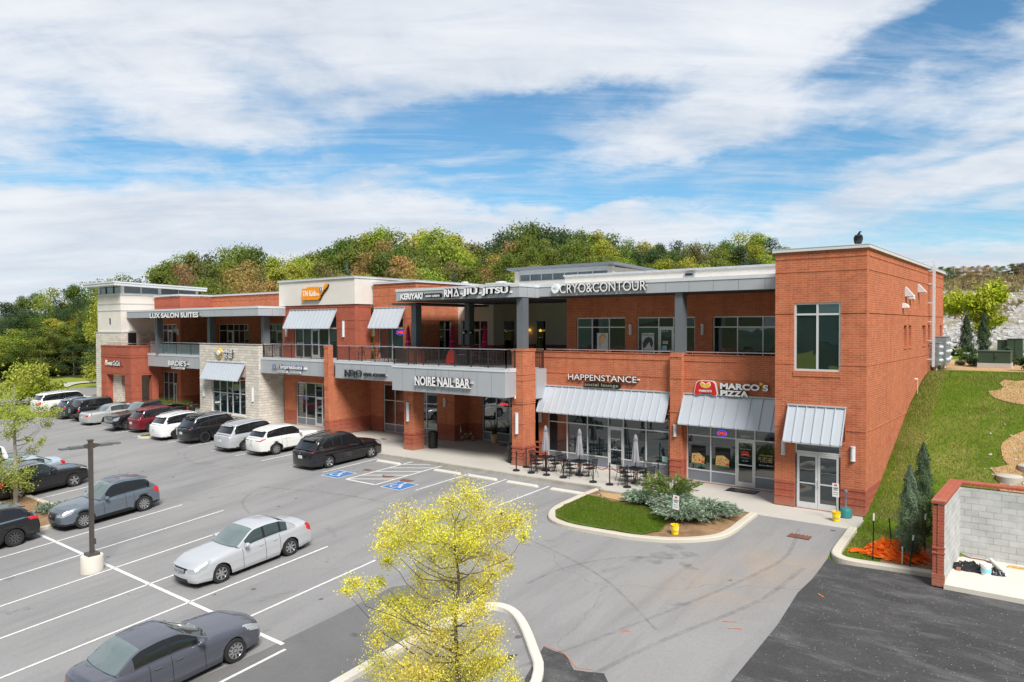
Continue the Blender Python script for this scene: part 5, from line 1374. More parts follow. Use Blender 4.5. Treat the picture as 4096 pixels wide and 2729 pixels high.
c=C('crossover_car','silver three-row crossover with roof rails between the white and the black one','car',{**SUV,'L':5.0,'W':1.96,'H':1.77,'wb':2.9,'cladding':.1,'spokes':6,'tl':(.98,1.14,.45,.45),'tlcap':.45,'badge':1},dict(paint='silver_paint',glass='car_glass_dark'),GF); put_car(c,-35.58,-3.4,1)
c=C('crossover_car','large black crossover with chrome window line and black wheels','car',{**SUV,'L':5.15,'W':2.0,'H':1.80,'wb':3.1,'r':.38,'cladding':.05,'spokes':10,'chrome_sill':1,'chrome_top':1,'tl':(1.0,1.13,.42,.45),'tlcap':.42},dict(paint='black_paint',glass='car_glass_dark',rim='rim_black'),GF); put_car(c,-40.62,-3.15,1)
c=C('crossover_car','white crossover with black sports wheels behind the small kerbed island','car',{**SUV,'L':4.92,'W':1.92,'H':1.75,'wb':2.86,'cladding':.05,'spokes':6,'tl':(.98,1.12,.5,.4),'tlcap':.5},dict(paint='white_car_paint',glass='car_glass_dark',rim='rim_grey'),GF); put_car(c,-43.68,-3.6,1)
c=C('crossover_car','maroon crossover with dark wheels beside the black pickup','car',{**SUV,'L':4.82,'W':1.94,'H':1.76,'wb':2.915,'cladding':.03,'spokes':10,'rails':0,'tl':(1.0,1.12,.42,.4),'tlcap':.42},dict(paint='maroon_paint',glass='car_glass_dark',rim='rim_grey'),GF); put_car(c,-48.45,-3.05,1)
PK=dict(kind='pickup',L=5.8,W=2.0,H=1.93,wb=3.68,fo=.95,r=.40,belt=1.28,cowl=1.30,hood=1.22,nose=1.08,gc=.30,xw=1.15,xrf=.45,xrr=-.95,xrb=-1.05,pillars=[.05],seams=[.85,-.05,-1.0],wx0=-.95,spokes=6,boxy=.6,handles=[.2,-.75],slats=3,hl=(.80,1.02,.66,.30),grille=(.72,1.04,.60),intake=(.36,.5,.5),tl=(.9,1.2,.85,.12),bedz=1.26)
c=C('pickup_truck','black pickup truck with chrome grille facing out of the row','car',PK,dict(paint='black_paint',glass='car_glass_dark',ws='car_glass_light',grille='chrome',handle='chrome'),GF); put_car(c,-50.95,-3.2,-1)
mb=MB(); mb.box(2.80,2.95,-.9,.9,.42,.62); o=mb.build('bumper','chrome',c)
c=C('sedan_car','older silver sedan with big red tail lamps beside the black pickup','car',{**SED,'L':5.35,'W':1.96,'H':1.45,'wb':2.91,'fo':1.05,'deck':1.0,'xrr':-.9,'xrb':-1.55,'xw':1.0,'spokes':12,'tl':(.72,.90,.5,.3),'boxy':.4},dict(paint='champagne_paint',glass='car_glass',rw='car_glass_light'),GF); put_car(c,-55.85,-3.0,1)
c=C('off_roader','black boxy off-roader with the spare wheel on its tail','car',{**SUV,'boxy':1,'L':4.3,'W':1.87,'H':1.84,'wb':2.95,'fo':.65,'r':.41,'belt':1.20,'cowl':1.2,'hood':1.16,'nose':1.08,'xw':.62,'xrf':.40,'rails':0,'spoiler':False,'tumble':.08,'gc':.35,'cladding':.2,'tl':(.85,1.05,.82,.08)},dict(paint='black_paint',glass='car_glass_dark',rim='rim_silver'),GF); put_car(c,-58.75,-3.2,1)
w=wheel(c,0,0,.40,.26,1,'rim_silver',5,name='spare_wheel'); w.location=(-2.33,.05,1.02); w.rotation_euler.z=R(90)
c=C('crossover_car','small navy crossover with roof rails left of the boxy off-roader','car',{**SUV,'L':4.44,'W':1.81,'H':1.72,'wb':2.62,'boxy':.4,'cladding':.12,'tl':(.85,1.05,.72,.2)},dict(paint='navy_paint',glass='car_glass_dark',sg='car_glass'),GF); put_car(c,-61.55,-3.35,1)
c=C('full_size_wagon','long white full-size wagon at the far left end of the row','car',{**SUV,'L':5.7,'W':2.04,'H':1.92,'wb':3.3,'r':.40,'boxy':.3,'cladding':.05,'belt':1.2,'cowl':1.22,'hood':1.15,'nose':1.0},dict(paint='white_car_paint',glass='car_glass_dark',rails='rim_silver'),GF); put_car(c,-66.4,-2.6,1)
# ---------------- plants ----------------
def leafmat(name,rough=.6,sheen=0,objcol=True,col=(.1,.15,.03,1),var=.38,trans=.42,hue0=.478,hue1=.522):
    def f(t,b):
        base=t.new('ShaderNodeObjectInfo').outputs['Color'] if objcol else None
        g=t.new('ShaderNodeNewGeometry') ; r=g.outputs['Random Per Island']
        o=t.new('ShaderNodeTexCoord').outputs['Object']; n=t.noise(o,.45 if objcol else 1.6,4,.6)
        c=base if objcol else col
        hs=t.new('ShaderNodeHueSaturation'); t.put(hs.inputs['Color'],c)
        t.put(hs.inputs['Hue'],t.maprange(n,.3,.7,hue0,hue1)); t.put(hs.inputs['Value'],t.maprange(r,0,1,1-var,1+var)); t.put(hs.inputs['Saturation'],t.maprange(n,.3,.7,.88,1.08))
        setp(t,b,hs.outputs[0],rough,0,.25)
        tr=t.new('ShaderNodeBsdfTranslucent'); t.put(tr.inputs[0],hs.outputs[0]); mx=t.new('ShaderNodeMixShader'); mx.inputs[0].default_value=trans
        t.l.new(b.outputs[0],mx.inputs[1]); t.l.new(tr.outputs[0],mx.inputs[2]); t.l.new(mx.outputs[0],t.n['Material Output'].inputs[0])
    return mat(name,f)
leafmat('leaves'); leafmat('yellow_leaves',var=.45,trans=.35,hue0=.486,hue1=.525)
plain('bark',(.105,.085,.068),.9,0,.2,.3,6); plain('pale_bark',(.34,.30,.26),.9,0,.2,.25,6)
rnd=random.Random(11)
def rv(): 
    while True:
        v=Vector((rnd.uniform(-1,1),rnd.uniform(-1,1),rnd.uniform(-1,1)))
        if .05<v.length<=1: return v
def leaf(mb,p,s,nrm=None,asp=.55,n4=True):
    n=(nrm if nrm is not None else rv()).normalized(); a=n.orthogonal().normalized()
    t=rnd.uniform(0,2*PI); b=n.cross(a); d=a*math.cos(t)+b*math.sin(t); e=n.cross(d)
    s*=rnd.uniform(.7,1.3)
    mb.face((p-d*s*.5,p+e*s*asp*.5,p+d*s*.5,p-e*s*asp*.5))
def trunkmesh(h,r,limbs,cl,seed,mt='bark',lean=.03):
    rr=random.Random(seed); mb=MB()
    pts=[Vector((lean*h*math.sin(k*1.3+seed)*(k/6),lean*h*math.cos(k*1.7+seed)*(k/6),h*k/6)) for k in range(7)]
    for k in range(6): mb.tube(pts[k],pts[k+1],r*(1-.14*k),8,r2=r*(1-.14*(k+1)))
    for i in range(limbs):
        c=cl[rr.randrange(len(cl))][0]; t=min(5.5,max(1.5,6*(c.z/h)-1.6)); k=int(t); s=pts[k].lerp(pts[k+1],t-k); m=s.lerp(c,.5)+Vector((0,0,-.05*h*rr.random()))
        mb.tube(s,m,r*.38,5,r2=r*.24); mb.tube(m,c,r*.24,5,r2=r*.08)
    return mb
def broadleaf(h,w,n,ls,seed,M=34,zb=.28,top=1.0,density=1):
    rr=random.Random(seed); cl=[]
    while len(cl)<M:
        a=rr.uniform(0,2*PI); t=rr.random(); z=zb+(1-zb)*t
        prof=math.sin(PI*min(1,(t*.86+.16)))**.65
        rad=w*prof*math.sqrt(rr.uniform(.12,1)); cr=w*rr.uniform(.20,.36)
        cl.append((Vector((rad*math.cos(a),rad*math.sin(a),h*z-cr*.4)),cr))
    mb=MB(); tot=sum(c[1]**2 for c in cl)
    for c,cr in cl:
        k=int(n*cr*cr/tot)
        for i in range(k):
            v=rv(); v=v.normalized()*(.25+.75*rr.random()**.6+.30*max(0,rr.gauss(0,.6)));
            p=c+Vector((v.x*cr,v.y*cr,v.z*cr*.72))
            leaf(mb,p,ls,(v.normalized()*.5+rv()*.8+Vector((0,0,.35))))
    return mb,cl
def conifer(h,w,n,ls,seed,fill=.12,pw=.9):
    mb=MB(); rr=random.Random(seed)
    for i in range(n):
        t=rr.random()**1.35; z=h*(fill*.6+(1-fill*.6)*t); rad=w*(1-t)**pw*(.86+.25*math.sin(z*6/h*5+seed)+.12*rr.random())
        if t<.08: rad*=.55+5*t
        a=rr.uniform(0,2*PI); q=rad*math.sqrt(rr.uniform(.25,1))
        leaf(mb,Vector((q*math.cos(a),q*math.sin(a),z-q*.15)),ls,Vector((math.cos(a)*.8,math.sin(a)*.8,.5))+rv()*.6,.4)
    return mb
def obj_share(name,me,parent):
    o=bpy.data.objects.new(name,me); COL.objects.link(o); o.parent=parent; return o
VAR=[]
for i,(h,w,n,ls,M,zb) in enumerate([(12,4.4,11000,.26,38,.15),(12,3.8,9500,.25,30,.12),(12,4.8,10500,.27,34,.18),(12,3.4,7600,.25,28,.12),(12,4.0,3000,.23,30,.3)]):
    mb,cl=broadleaf(h,w,n,ls,20+i,M,zb); VAR.append((mb.build('crown','leaves',fixn=False),trunkmesh(h*.9,.20,12 if i<4 else 26,cl,i).build('trunk','bark' if i<4 else 'pale_bark')))
mb=conifer(12,2.6,4200,.34,5); m2=MB(); m2.tube((0,0,0),(0,0,10),.16,7,r2=.04); VAR.append((mb.build('crown','leaves',fixn=False),m2.build('trunk','bark')))
for c,t in VAR:
    for o in (c,t): COL.objects.unlink(o)
CAMP=Vector((6.661,-30.697)); FW=Vector((-.61566,.78801)); RT=Vector((.78801,.61566))
def at(dx,dist):
    a=math.atan((dx-1176)/1690); p=CAMP+(FW*math.cos(a)+RT*math.sin(a))*dist; return p,a
PAL={k:tuple(min(.6,q*1.55) for q in v) for k,v in dict(green=(.085,.125,.020),mid=(.120,.150,.024),yel=(.245,.245,.028),olive=(.140,.130,.045),dark=(.042,.072,.026),ochre=(.255,.175,.055),rust=(.22,.13,.07),pine=(.062,.095,.052),lime=(.20,.25,.03)).items()}
WORD=dict(green='deep green',mid='mid green',yel='yellow-green',olive='olive green',dark='dark green',ochre='orange ochre',rust='rusty brown',pine='grey-green cedar',lime='bright lime green')
tcount=0
def tree_at(x,y,vi,col,rz,H,wsc,kindname,label,group,z=None):
    z=zterr(x,y)-.15 if z is None else z
    e=empty(kindname,(x,y,z),rz,label,'tree',group)
    s=H/12
    for nm,src in (('crown',VAR[vi][0]),('trunk',VAR[vi][1])):
        o=obj_share(nm,src.data,e); o.scale=(s*wsc,s*wsc,s)
        if nm=='crown':
            k=rnd.uniform(.85,1.15); c=PAL[col]; o.color=(c[0]*k*rnd.uniform(.93,1.07),c[1]*k,c[2]*k,1)
    return e
SKY=[(-40,690),(0,688),(60,676),(100,655),(160,650),(225,640),(290,622),(330,640),(380,590),(425,575),(470,575),(520,565),(575,558),(610,585),(650,588),(700,575),(740,572),(790,540),(850,526),(900,524),(950,540),(1000,520),(1050,535),(1100,560),(1140,548),(1190,512),(1240,516),(1300,530),(1350,530),(1400,530),(1450,550),(1500,552),(1560,548),(1620,560),(1680,545),(1720,522),(1760,535),(1790,565),(1840,575)]
def sky_y(x): return interp(x,[p[0] for p in SKY],[p[1] for p in SKY])
descr=['tall','broad','round','slender','thin-leaved','conical']
rows=[(150,38,20,16),(130,34,0,7),(114,38,26,12),(99,46,52,14),(86,60,84,14)]
used={}
def place_row(x0,x1,dist,step,off,jit,palette,zone,lo=None):
    global tcount
    x=x0+rnd.uniform(0,step*.5)
    while x<x1:
        d=dist*rnd.uniform(.95,1.05); p,a=at(x,d)
        yy=sky_y(x)+off+rnd.uniform(-jit,jit)*.7
        ztop=7.4+d*math.cos(a)*(748-yy)/1690; z=zterr(p.x,p.y)
        H=max(5.0,ztop-z)
        pal=palette(x,off) if callable(palette) else palette
        col=rnd.choice(pal)
        if col=='pine' and off<40: col='dark'
        vi=5 if col=='pine' else rnd.choice([0,0,1,1,2,3,4] if col in('ochre','olive','yel') else [0,1,2,3])
        wsc=rnd.uniform(.9,1.25)*min(1.5,max(.8,10.5/H))
        lab=' '.join(('%s %s tree %s'%(descr[vi],WORD[col],zone(x,off))).split()[:16])
        tree_at(p.x,p.y,vi,col,rnd.uniform(0,6.28),H,wsc,'cedar_tree' if vi==5 else 'woodland_tree',lab,'trees of the wood behind the building' if x>235 else 'trees of the wood beyond the lawn')
        tcount+=1; x+=step*rnd.uniform(.75,1.2)
def zone(x,off):
    r={20:'in the backmost rank',0:'on the skyline',26:'just below the skyline',52:'in the middle rank',84:'in the front rank'}[off]
    L=[(250,'left of the stair tower'),(380,'over the stair tower roof'),(520,'over the left brick wing'),(660,'left of the cream box'),(760,'behind the orange sign box'),(880,'right of the cream box'),(1020,'over the corner brick front'),(1180,'left of the roof lantern'),(1420,'behind the roof lantern'),(1620,'behind the cream parapet'),(1770,'next to the corner tower'),(9999,'behind the corner tower')]
    return r+' '+[b for a,b in L if x<a][0]
def palf(x,off):
    if 380<x<470 and off>0: return ['ochre','rust','olive','olive']
    if 520<x<640 and off>=26: return ['ochre','ochre','olive','mid']
    if 840<x<920 and off>=26: return ['ochre','ochre','green']
    return ['green','mid','mid','yel','yel','lime','lime','olive','mid','pine','green','ochre' if rnd.random()<.12 else 'mid']
for dist,step,off,jit in rows:
    place_row(250 if off<50 else 380,1800 if off<60 else 1640,dist,step*(1.0),off,jit,palf,zone)
def zoneL(x,off):
    r={0:'at the top',30:'in the upper middle',62:'in the middle',95:'low down',130:'at the lawn edge'}[off]
    return r+' of the left wood, '+('at the frame edge' if x<40 else 'above the road' if x<110 else 'right of the road tree' if x<170 else 'beside the stair tower')
for dist,step,off,jit in [(168,40,0,10),(156,40,30,12),(148,44,62,12),(143,46,95,12),(139,42,130,10)]:
    place_row(-70,236,dist,step,off,jit,['mid','green','dark','dark','yel','lime','pine'] if off<100 else ['dark','dark','green','pine'],zoneL)
# scrub on the crest of the rock bank
for k in range(16):
    x=2120+k*18+rnd.uniform(-6,6); p,a=at(x,rnd.uniform(125,135)); d=(p-CAMP).length
    z=zterr(p.x,p.y); yy=628-rnd.uniform(0,16)+ (10 if x<2160 else 0); ztop=7.4+d*math.cos(a)*(748-yy)/1690
    H=max(2.2,ztop-z); tree_at(p.x,p.y,rnd.choice([0,2,3]),rnd.choice(['rust','olive','ochre','mid','green']),rnd.uniform(0,6),H,1.5,'scrub_tree','low scrubby tree on the crest of the rock bank','scrub trees on the bank crest')
# ---- trees given cluster by cluster
def cluster_tree(name,label,base,clusters,leaf_s,n_per,colr,trunk_r,forks,seed,leafm='leaves',bark='pale_bark',depth=.9,asp=.55,group=None,fork_top=None):
    rr=random.Random(seed); e=empty(name,base,0,label,'tree',group); bx=Vector(base)
    d=(Vector((bx.x,bx.y))-CAMP).length
    mb=MB(); tr=MB(); W=[]
    for (cx,cy,cr) in clusters:
        dd=d+rr.uniform(-1,1)*depth; p,a=at(cx,dd/math.cos(0)); 
        dc=((p-CAMP).dot(FW)); z=7.4+dc*(748-cy)/1690+dc*.0
        c=Vector((p.x,p.y,z))-bx; R_=cr/1690*dc; W.append((c,R_))
    for c,R_ in W:
        sub=[(c+Vector((rr.uniform(-1,1),rr.uniform(-1,1),rr.uniform(-.8,.8)))*R_*.7,R_*rr.uniform(.35,.6)) for _ in range(5)]
        for i in range(int(n_per*(R_/ (sum(w[1] for w in W)/len(W)))**1.6)):
            cc,r2=sub[rr.randrange(5)]
            v=Vector((rr.gauss(0,1.2),rr.gauss(0,1.2),rr.gauss(0,1.05)))*r2
            leaf(mb,cc+v,leaf_s,rv()+Vector((0,0,.4)),asp)
        for s_,q in sub:   # twigs
            tr.tube(c*.999,s_,trunk_r*.10,4,r2=trunk_r*.05)
    # trunk
    P=[Vector(f) for f in forks]
    for i in range(len(P)-1): tr.tube(P[i],P[i+1],trunk_r*(1-.96*i/(len(P)-1)),8,r2=trunk_r*max(.06,1-.96*(i+1)/(len(P)-1)))
    H=P[-1].z
    for c,R_ in W:
        hz=Vector((c.x,c.y)).length; zt=max(P[0].z+ .25*H,c.z-.55*hz-.1); zt=min(zt,H*.98)
        for i in range(len(P)-1):
            if P[i].z<=zt<=P[i+1].z: s=P[i].lerp(P[i+1],(zt-P[i].z)/(P[i+1].z-P[i].z)); fr=i/len(P)
        r0=trunk_r*max(.20,.5-.4*fr); q0=s
        for k in range(1,7):
            t=k/6; q1=s.lerp(c,t)+Vector((0,0,-.16*math.sin(PI*t)))*hz+Vector((rr.uniform(-1,1),rr.uniform(-1,1),rr.uniform(-1,1)))*hz*.045*(k<6)
            tr.tube(q0,q1,r0*.6*(1-.8*(k-1)/6),5,r2=r0*.6*(1-.8*k/6)); q0=q1
    o=mb.build('crown',leafm,e,fixn=False); o.color=(*colr,1); tr.build('trunk',bark,e)
    return e
YC=[(1065,1132,30),(1030,1150,25),(1095,1160,30),(1150,1178,30),(1185,1200,25),(1203,1232,16),(930,1192,32),(893,1215,28),(880,1255,24),(965,1205,36),(1005,1190,26),(1008,1235,38),(1055,1215,44),(1105,1215,36),(1145,1215,22),(940,1248,38),(905,1250,20),(985,1280,34),(1050,1275,34),(1105,1270,30),(885,1290,18),(1080,1250,30),(1150,1290,18),(1168,1305,14),(1130,1320,20),
 (808,1345,20),(790,1360,10),(845,1352,18),(870,1335,14),(965,1330,24),(1035,1340,34),(1085,1335,30),(1110,1365,26),(930,1400,34),(880,1422,28),(895,1380,20),(980,1395,36),(1030,1400,30),(1080,1410,26),(1110,1400,22),(905,1450,24),(862,1480,20),(960,1460,34),(1010,1470,34),(1060,1480,40),(1110,1470,32),(1140,1450,16),(935,1525,42),(1000,1545,56),(1060,1545,48),(1110,1530,34),(880,1535,30),(1150,1530,20),(900,1560,34),(1170,1560,18),(960,1570,40),(1040,1600,50)]
p,a=at(1046,13.6); zb=zlot(p.x,p.y)+.1
cluster_tree('young_tree','yellow-leaved young tree in the kerbed island nearest the camera',(p.x,p.y,zb),YC,.037,1050,(.76,.68,.085),.07,[(0,0,-.1),(.0,0,1.2),(.03,.02,2.4),(-.04,0,3.4),(.02,.05,4.2),(-.05,.0,4.9),(-.02,0,5.4)],3,'yellow_leaves','bark',.75)
LC=[(10,930,24),(28,960,18),(18,990,14),(45,948,13),(62,955,12),(88,937,15),(112,948,15),(130,944,10),(105,968,10),(88,1015,8),(72,1030,9),(95,1006,5),(60,1005,8),
 (8,1078,26),(32,1092,22),(52,1112,13),(18,1112,18),(62,1072,9),(42,1052,10),(-15,1060,25),(-15,950,20),(5,890,12),(-10,905,14)]
cluster_tree('young_tree','thin young tree with greenish leaves in the left planting island beside the black crossover',(-34.9,-17.31,zlot(-34.9,-17.31)+.1),LC,.095,300,(.36,.40,.07),.11,[(0,0,-.1),(.05,0,1.5),(.0,0,3.0),(.05,.02,4.4),(.0,.0,5.2),(.05,0,5.9)],4,'yellow_leaves','pale_bark',1.2)
RC=[(38,868,20),(58,852,18),(82,850,18),(98,868,12),(60,885,22),(85,895,14),(118,886,15),(132,882,8),(40,900,14),(108,905,10),(72,872,20),(25,880,12)]
p2=Vector((-78.5,-.8)); 
cluster_tree('young_tree','rounded yellow-green tree standing on the verge beside the far-left road',(p2.x,p2.y,zterr(p2.x,p2.y)),RC,.30,330,(.38,.42,.06),.16,[(0,0,-.1),(0,0,2),(.1,0,3.8),(0,0,5.4)],6,'leaves','bark',1.8)
HC=[(2185,700,16),(2205,690,16),(2225,702,16),(2245,700,16),(2265,695,16),(2270,670,14),(2285,660,14),(2300,680,11),(2278,690,14),(2250,722,14),(2262,745,13),(2285,742,11),(2245,752,10),(2195,712,12),(2235,690,12),(2268,715,12),(2300,735,8),(2255,770,9)]
p3=at(2258,82)[0]
cluster_tree('young_tree','wind-swept lime-green tree in front of the rock bank behind the columnar junipers',(p3.x,p3.y,zterr(p3.x,p3.y)),HC,.30,420,(.44,.48,.03),.16,[(0,0,-.2),(0,0,1.5),(-.2,0,3.2),(0,0,5),(0,0,7)],8,'yellow_leaves','bark',1.2)
# columnar junipers
def cypress(u,v,z,h,w,label,n=5200,ls=.11,col=(.045,.075,.035)):
    e=empty('columnar_juniper',(u,v,z),0,label,'tree','columnar junipers'); mb=MB(); rr=random.Random(int(u*10+v))
    for i in range(n):
        t=rr.random()**1.1; zz=h*(.09+.91*t); prof=min(1,(t+.08)/.28)**.5*(1-t)**.62*1.25; a=rr.uniform(0,2*PI)
        q=w*prof*math.sqrt(rr.uniform(.3,1))*(1+.22*math.sin(a*5+zz*7/h*3)+.15*math.sin(zz*31/h))
        leaf(mb,Vector((q*math.cos(a),q*math.sin(a),zz)),ls,Vector((math.cos(a),math.sin(a),.2))+rv()*.6,.32)
    o=mb.build('crown','leaves',e,fixn=False); o.color=(*col,1)
    mb=MB(); mb.tube((0,0,-.1),(0,0,h*.85),.05,7,r2=.015); mb.build('trunk','bark',e)
cypress(2.25,-4.35,-.12,3.05,.40,'slim columnar juniper nearest the block enclosure kerb, the paler front one of the pair',11000,.07,(.18,.26,.16))
cypress(2.35,-2.6,-.02,3.45,.42,'taller darker columnar juniper standing behind its paler twin beside the block enclosure',11000,.07,(.10,.17,.085))
for (u,v,h,w,l) in ((-1.0,38.7,3.3,.55,'columnar juniper on the plateau nearest the brick side wall'),(-.3,44,3.5,.55,'columnar juniper in the middle, in front of the lime-green tree'),(4.9,49,3.6,.6,'columnar juniper farthest right, behind the green cabinets')): cypress(u,v,zterr(u,v),h,w,l,7000,.12,(.06,.10,.045))
# spreading junipers and other shrubs
def plume_shrub(name,label,base,rx,ry,h,n,col,ls=.06,seed=1,cat='shrub',group=None,droop=.25,leaves=26,flat=.55):
    rr=random.Random(seed); e=empty(name,base,0,label,cat,group); mb=MB(); st=MB()
    for i in range(n):
        a=rr.uniform(0,2*PI); q=rr.uniform(.35,1)
        end=Vector((rx*q*math.cos(a),ry*q*math.sin(a),h*(1-q*flat)*rr.uniform(.55,1.1)))
        mid=end*.55+Vector((0,0,h*.28)); P=[Vector((0,0,0)),mid*.6,mid,end]
        st.path([P[0],P[2],P[3]],.010,4)
        for k in range(leaves):
            t=rr.uniform(.25,1); c=(1-t)**2*P[0]+2*t*(1-t)*mid+t*t*end
            d=(end-mid).normalized(); sp=ls*2.3*(1.15-t*.8)
            pc=c+rv()*sp; dd=(d+rv()*.55+Vector((0,0,.25))).normalized(); ee=dd.cross(rv()).normalized(); L_=ls*rr.uniform(1.6,3.0); mb.face((pc-dd*L_*.5,pc+ee*L_*.11,pc+dd*L_*.5,pc-ee*L_*.11))
    o=mb.build('foliage','leaves',e,fixn=False); o.color=(*col,1); st.build('stems','bark',e)
    return e
JG='spreading blue-green junipers in the island'
for i,(u,v,rx,ry,h,l) in enumerate([(-8.1,-2.9,1.0,.8,.75,'small blue-green juniper at the upper left of the kerbed island'),(-5.6,-4.3,1.3,1.1,.85,'blue-green juniper behind the yellow bucket in the island'),(-4.8,-3.5,1.35,1.2,.8,'blue-green juniper at the right end of the kerbed island'),(-6.3,-3.3,1.3,1.1,.95,'blue-green juniper in the middle of the island clump')]):
    plume_shrub('juniper_shrub',l,(u,v,zlot(u,v)+.08),rx,ry,h,300,(.42,.58,.42),.055,40+i,group=JG)
plume_shrub('leafy_shrub','dark green arching shrub rising behind the blue-green junipers',(-6.9,-2.6,zlot(-6.9,-2.6)+.1),1.6,1.2,1.35,80,(.20,.29,.06),.085,51,leaves=34,flat=.2)
plume_shrub('juniper_shrub','blue-green juniper beside the white-tipped stake in the left planting island',(-31.2,-17.1,zlot(-31.2,-17.1)+.1),1.0,.7,.6,70,(.28,.40,.28),.06,53)
plume_shrub('juniper_shrub','small juniper tucked behind the grey crossover bonnet',(-30.2,-16.9,zlot(-30.2,-16.9)+.1),.9,.6,.8,50,(.26,.36,.20),.06,54)
for i,(u,v,r,h,c,l) in enumerate([(.9,21.5,1.0,1.2,'dark','round dark shrub left of the low green cabinet'),(2.9,22.5,.9,1.1,'dark','round dark shrub right of the low green cabinet'),(-1.5,37,.8,.8,'green','small shrub beside the upper road'),(4.1,17.2,.7,.9,'dark','dark shrub at the right frame edge above the slope')]):
    e=empty('round_shrub',(u,v,zterr(u,v)),0,l,'shrub','round shrubs on the plateau'); mb,_=broadleaf(h,r*.8,2600,.10,70+i,14,.1); o=mb.build('foliage','leaves',e,fixn=False); o.color=(*PAL[c],1)
# loose rubble on the bank and the slope
mb=MB(); rr=random.Random(5)
def rock(mb,c,s,rr):
    i=len(mb.v); 
    P=[Vector(q)*s*rr.uniform(.6,1.2) for q in ((1,0,0),(-1,0,0),(0,1,0),(0,-1,0),(0,0,.7),(0,0,-.7),(.6,.6,.4),(-.6,.5,.3))]
    bm=bmesh.new(); 
    for p in P: bm.verts.new(p)
    r=bmesh.ops.convex_hull(bm,input=bm.verts); bm.verts.index_update()
    for v in bm.verts: mb.v.append(tuple(v.co+c))
    for f_ in bm.faces: mb.f.append(tuple(i+v.index for v in f_.verts)); mb.m.append(0)
    bm.free()
plain('pale_rock',(.38,.37,.355),.95,0,.2,.3,1.5)
for k in range(2600):
    x=rr.uniform(-16,34); y=rr.uniform(57,97)
    z=zterr(x,y)
    if z>12.2: continue
    rock(mb,Vector((x,y,z)),rr.uniform(.12,.5)*(1.7 if rr.random()<.05 else 1),rr)
tag(mb.build('scree_rubble','pale_rock'),kind='stuff')
mb=MB()
for k in range(5200):   # dry weeds on the bank
    x=rr.uniform(-20,40); y=rr.uniform(60,110); z=zterr(x,y)
    if z<11.5 and noise.noise(Vector((x*.12,y*.12,4)))<.12: continue
    for _ in range(3): leaf(mb,Vector((x+rr.uniform(-.4,.4),y+rr.uniform(-.4,.4),z+.35)),.8,Vector((rr.uniform(-1,1),-1,.1)),.3)
o=mb.build('dry_weeds','leaves',fixn=False); o.color=(.27,.22,.10,1); tag(o,kind='stuff')
# grass blades: lawn in the island and the slope
def grass_patch(name,poly,zf,n,h,col,seed):
    rr=random.Random(seed); mb=MB(); x0=min(p[0] for p in poly);x1=max(p[0] for p in poly);y0=min(p[1] for p in poly);y1=max(p[1] for p in poly); k=0
    while k<n:
        x=rr.uniform(x0,x1); y=rr.uniform(y0,y1)
        if not in_poly(x,y,poly): continue
        k+=1; z=zf(x,y); a=rr.uniform(0,PI); dx,dy=math.cos(a)*.012,math.sin(a)*.012; hh=h*rr.uniform(.5,1.3); bx,by=rr.uniform(-.5,.5)*hh,rr.uniform(-.5,.5)*hh
        mb.face(((x-dx,y-dy,z-.01),(x+dx,y+dy,z-.01),(x+bx,y+by,z+hh)))
    o=mb.build(name,'leaves',fixn=False); o.color=(*col,1); tag(o,kind='stuff')
grass_patch('grass_blades',[(-10.75,-3.0),(-9.2,-3.3),(-7.1,-3.5),(-5.9,-5.0),(-5.8,-5.9),(-6.3,-6.55),(-8,-6.7),(-9.8,-6.5),(-10.6,-5.7)],lambda u,v:zlot(u,v)+RAISE+.005,16000,.055,(.15,.21,.02),1)
grass_patch('grass_blades',[(.35,-5.0),(1.4,-5.05),(2.9,-2.1),(3.2,-2),(9,1),(9,15.5),(.1,14.5),(.1,-.1),(.15,-2.2)],zterr,60000,.09,(.20,.27,.03),2)
grass_patch('grass_blades',sk,lambda u,v:zlot(u,v)+.1,3000,.12,(.2,.22,.03),3)

grass_patch('flower_bed',[(-92,-1),(-86,-3.5),(-84,-6),(-88,-7),(-94,-4)],zterr,2500,.55,(.62,.55,.04),9)

grass_patch('dry_grass',[(2.2,2),(12,-1),(12,15),(2.2,14)],zterr,6000,.11,(.42,.33,.15),12)
grass_patch('dry_grass',[(.3,-.2),(1.2,-.2),(1.0,14),(.1,14)],zterr,5000,.10,(.40,.33,.14),13)
# ---------------- signs ----------------
plain('letter_white',(.80,.81,.83),.45,0,.4,.03,4); plain('letter_side',(.05,.035,.03),.5); plain('letter_dark',(.045,.05,.055),.4); plain('navy',(.04,.05,.14),.5); plain('sign_red',(.62,.02,.02),.35); plain('sign_orange',(.85,.30,.005),.4,0,.4,.03); plain('sign_yellow',(.80,.50,.02),.4); plain('sign_black',(.012,.011,.011),.3); plain('brass',(.62,.56,.40),.35,.5)
plain('mint',(.35,.62,.56),.5); plain('sign_green',(.03,.30,.10),.5); plain('lavender',(.34,.22,.62),.5); plain('aqua',(.25,.60,.70),.5); plain('peach',(.80,.50,.32),.5); plain('teal_plastic',(.03,.20,.20),.45); plain('yellow_plastic',(.86,.62,.01),.4); plain('wine_cloth',(.45,.02,.10),.85,0,.2,.2,5); plain('grey_cloth',(.27,.27,.30),.9,0,.2,.12,5); plain('rattan',(.42,.30,.16),.8,0,.2,.3,12); plain('red_cloth',(.62,.03,.02),.8); plain('terracotta',(.52,.36,.24),.85,0,.2,.2,6); plain('planter_grey',(.115,.12,.125),.6,0,.3,.15,2); plain('green_cabinet',(.030,.060,.038),.5,0,.4,.12,2); plain('meter_grey',(.25,.28,.31),.5,.3,.5,.1,3); plain('netting',(.95,.16,.01),.6,0,.3,.2,8); plain('bag_black',(.015,.015,.017),.22,0,.6,.2,5); plain('skin_copper',(.55,.25,.1),.3,.8)
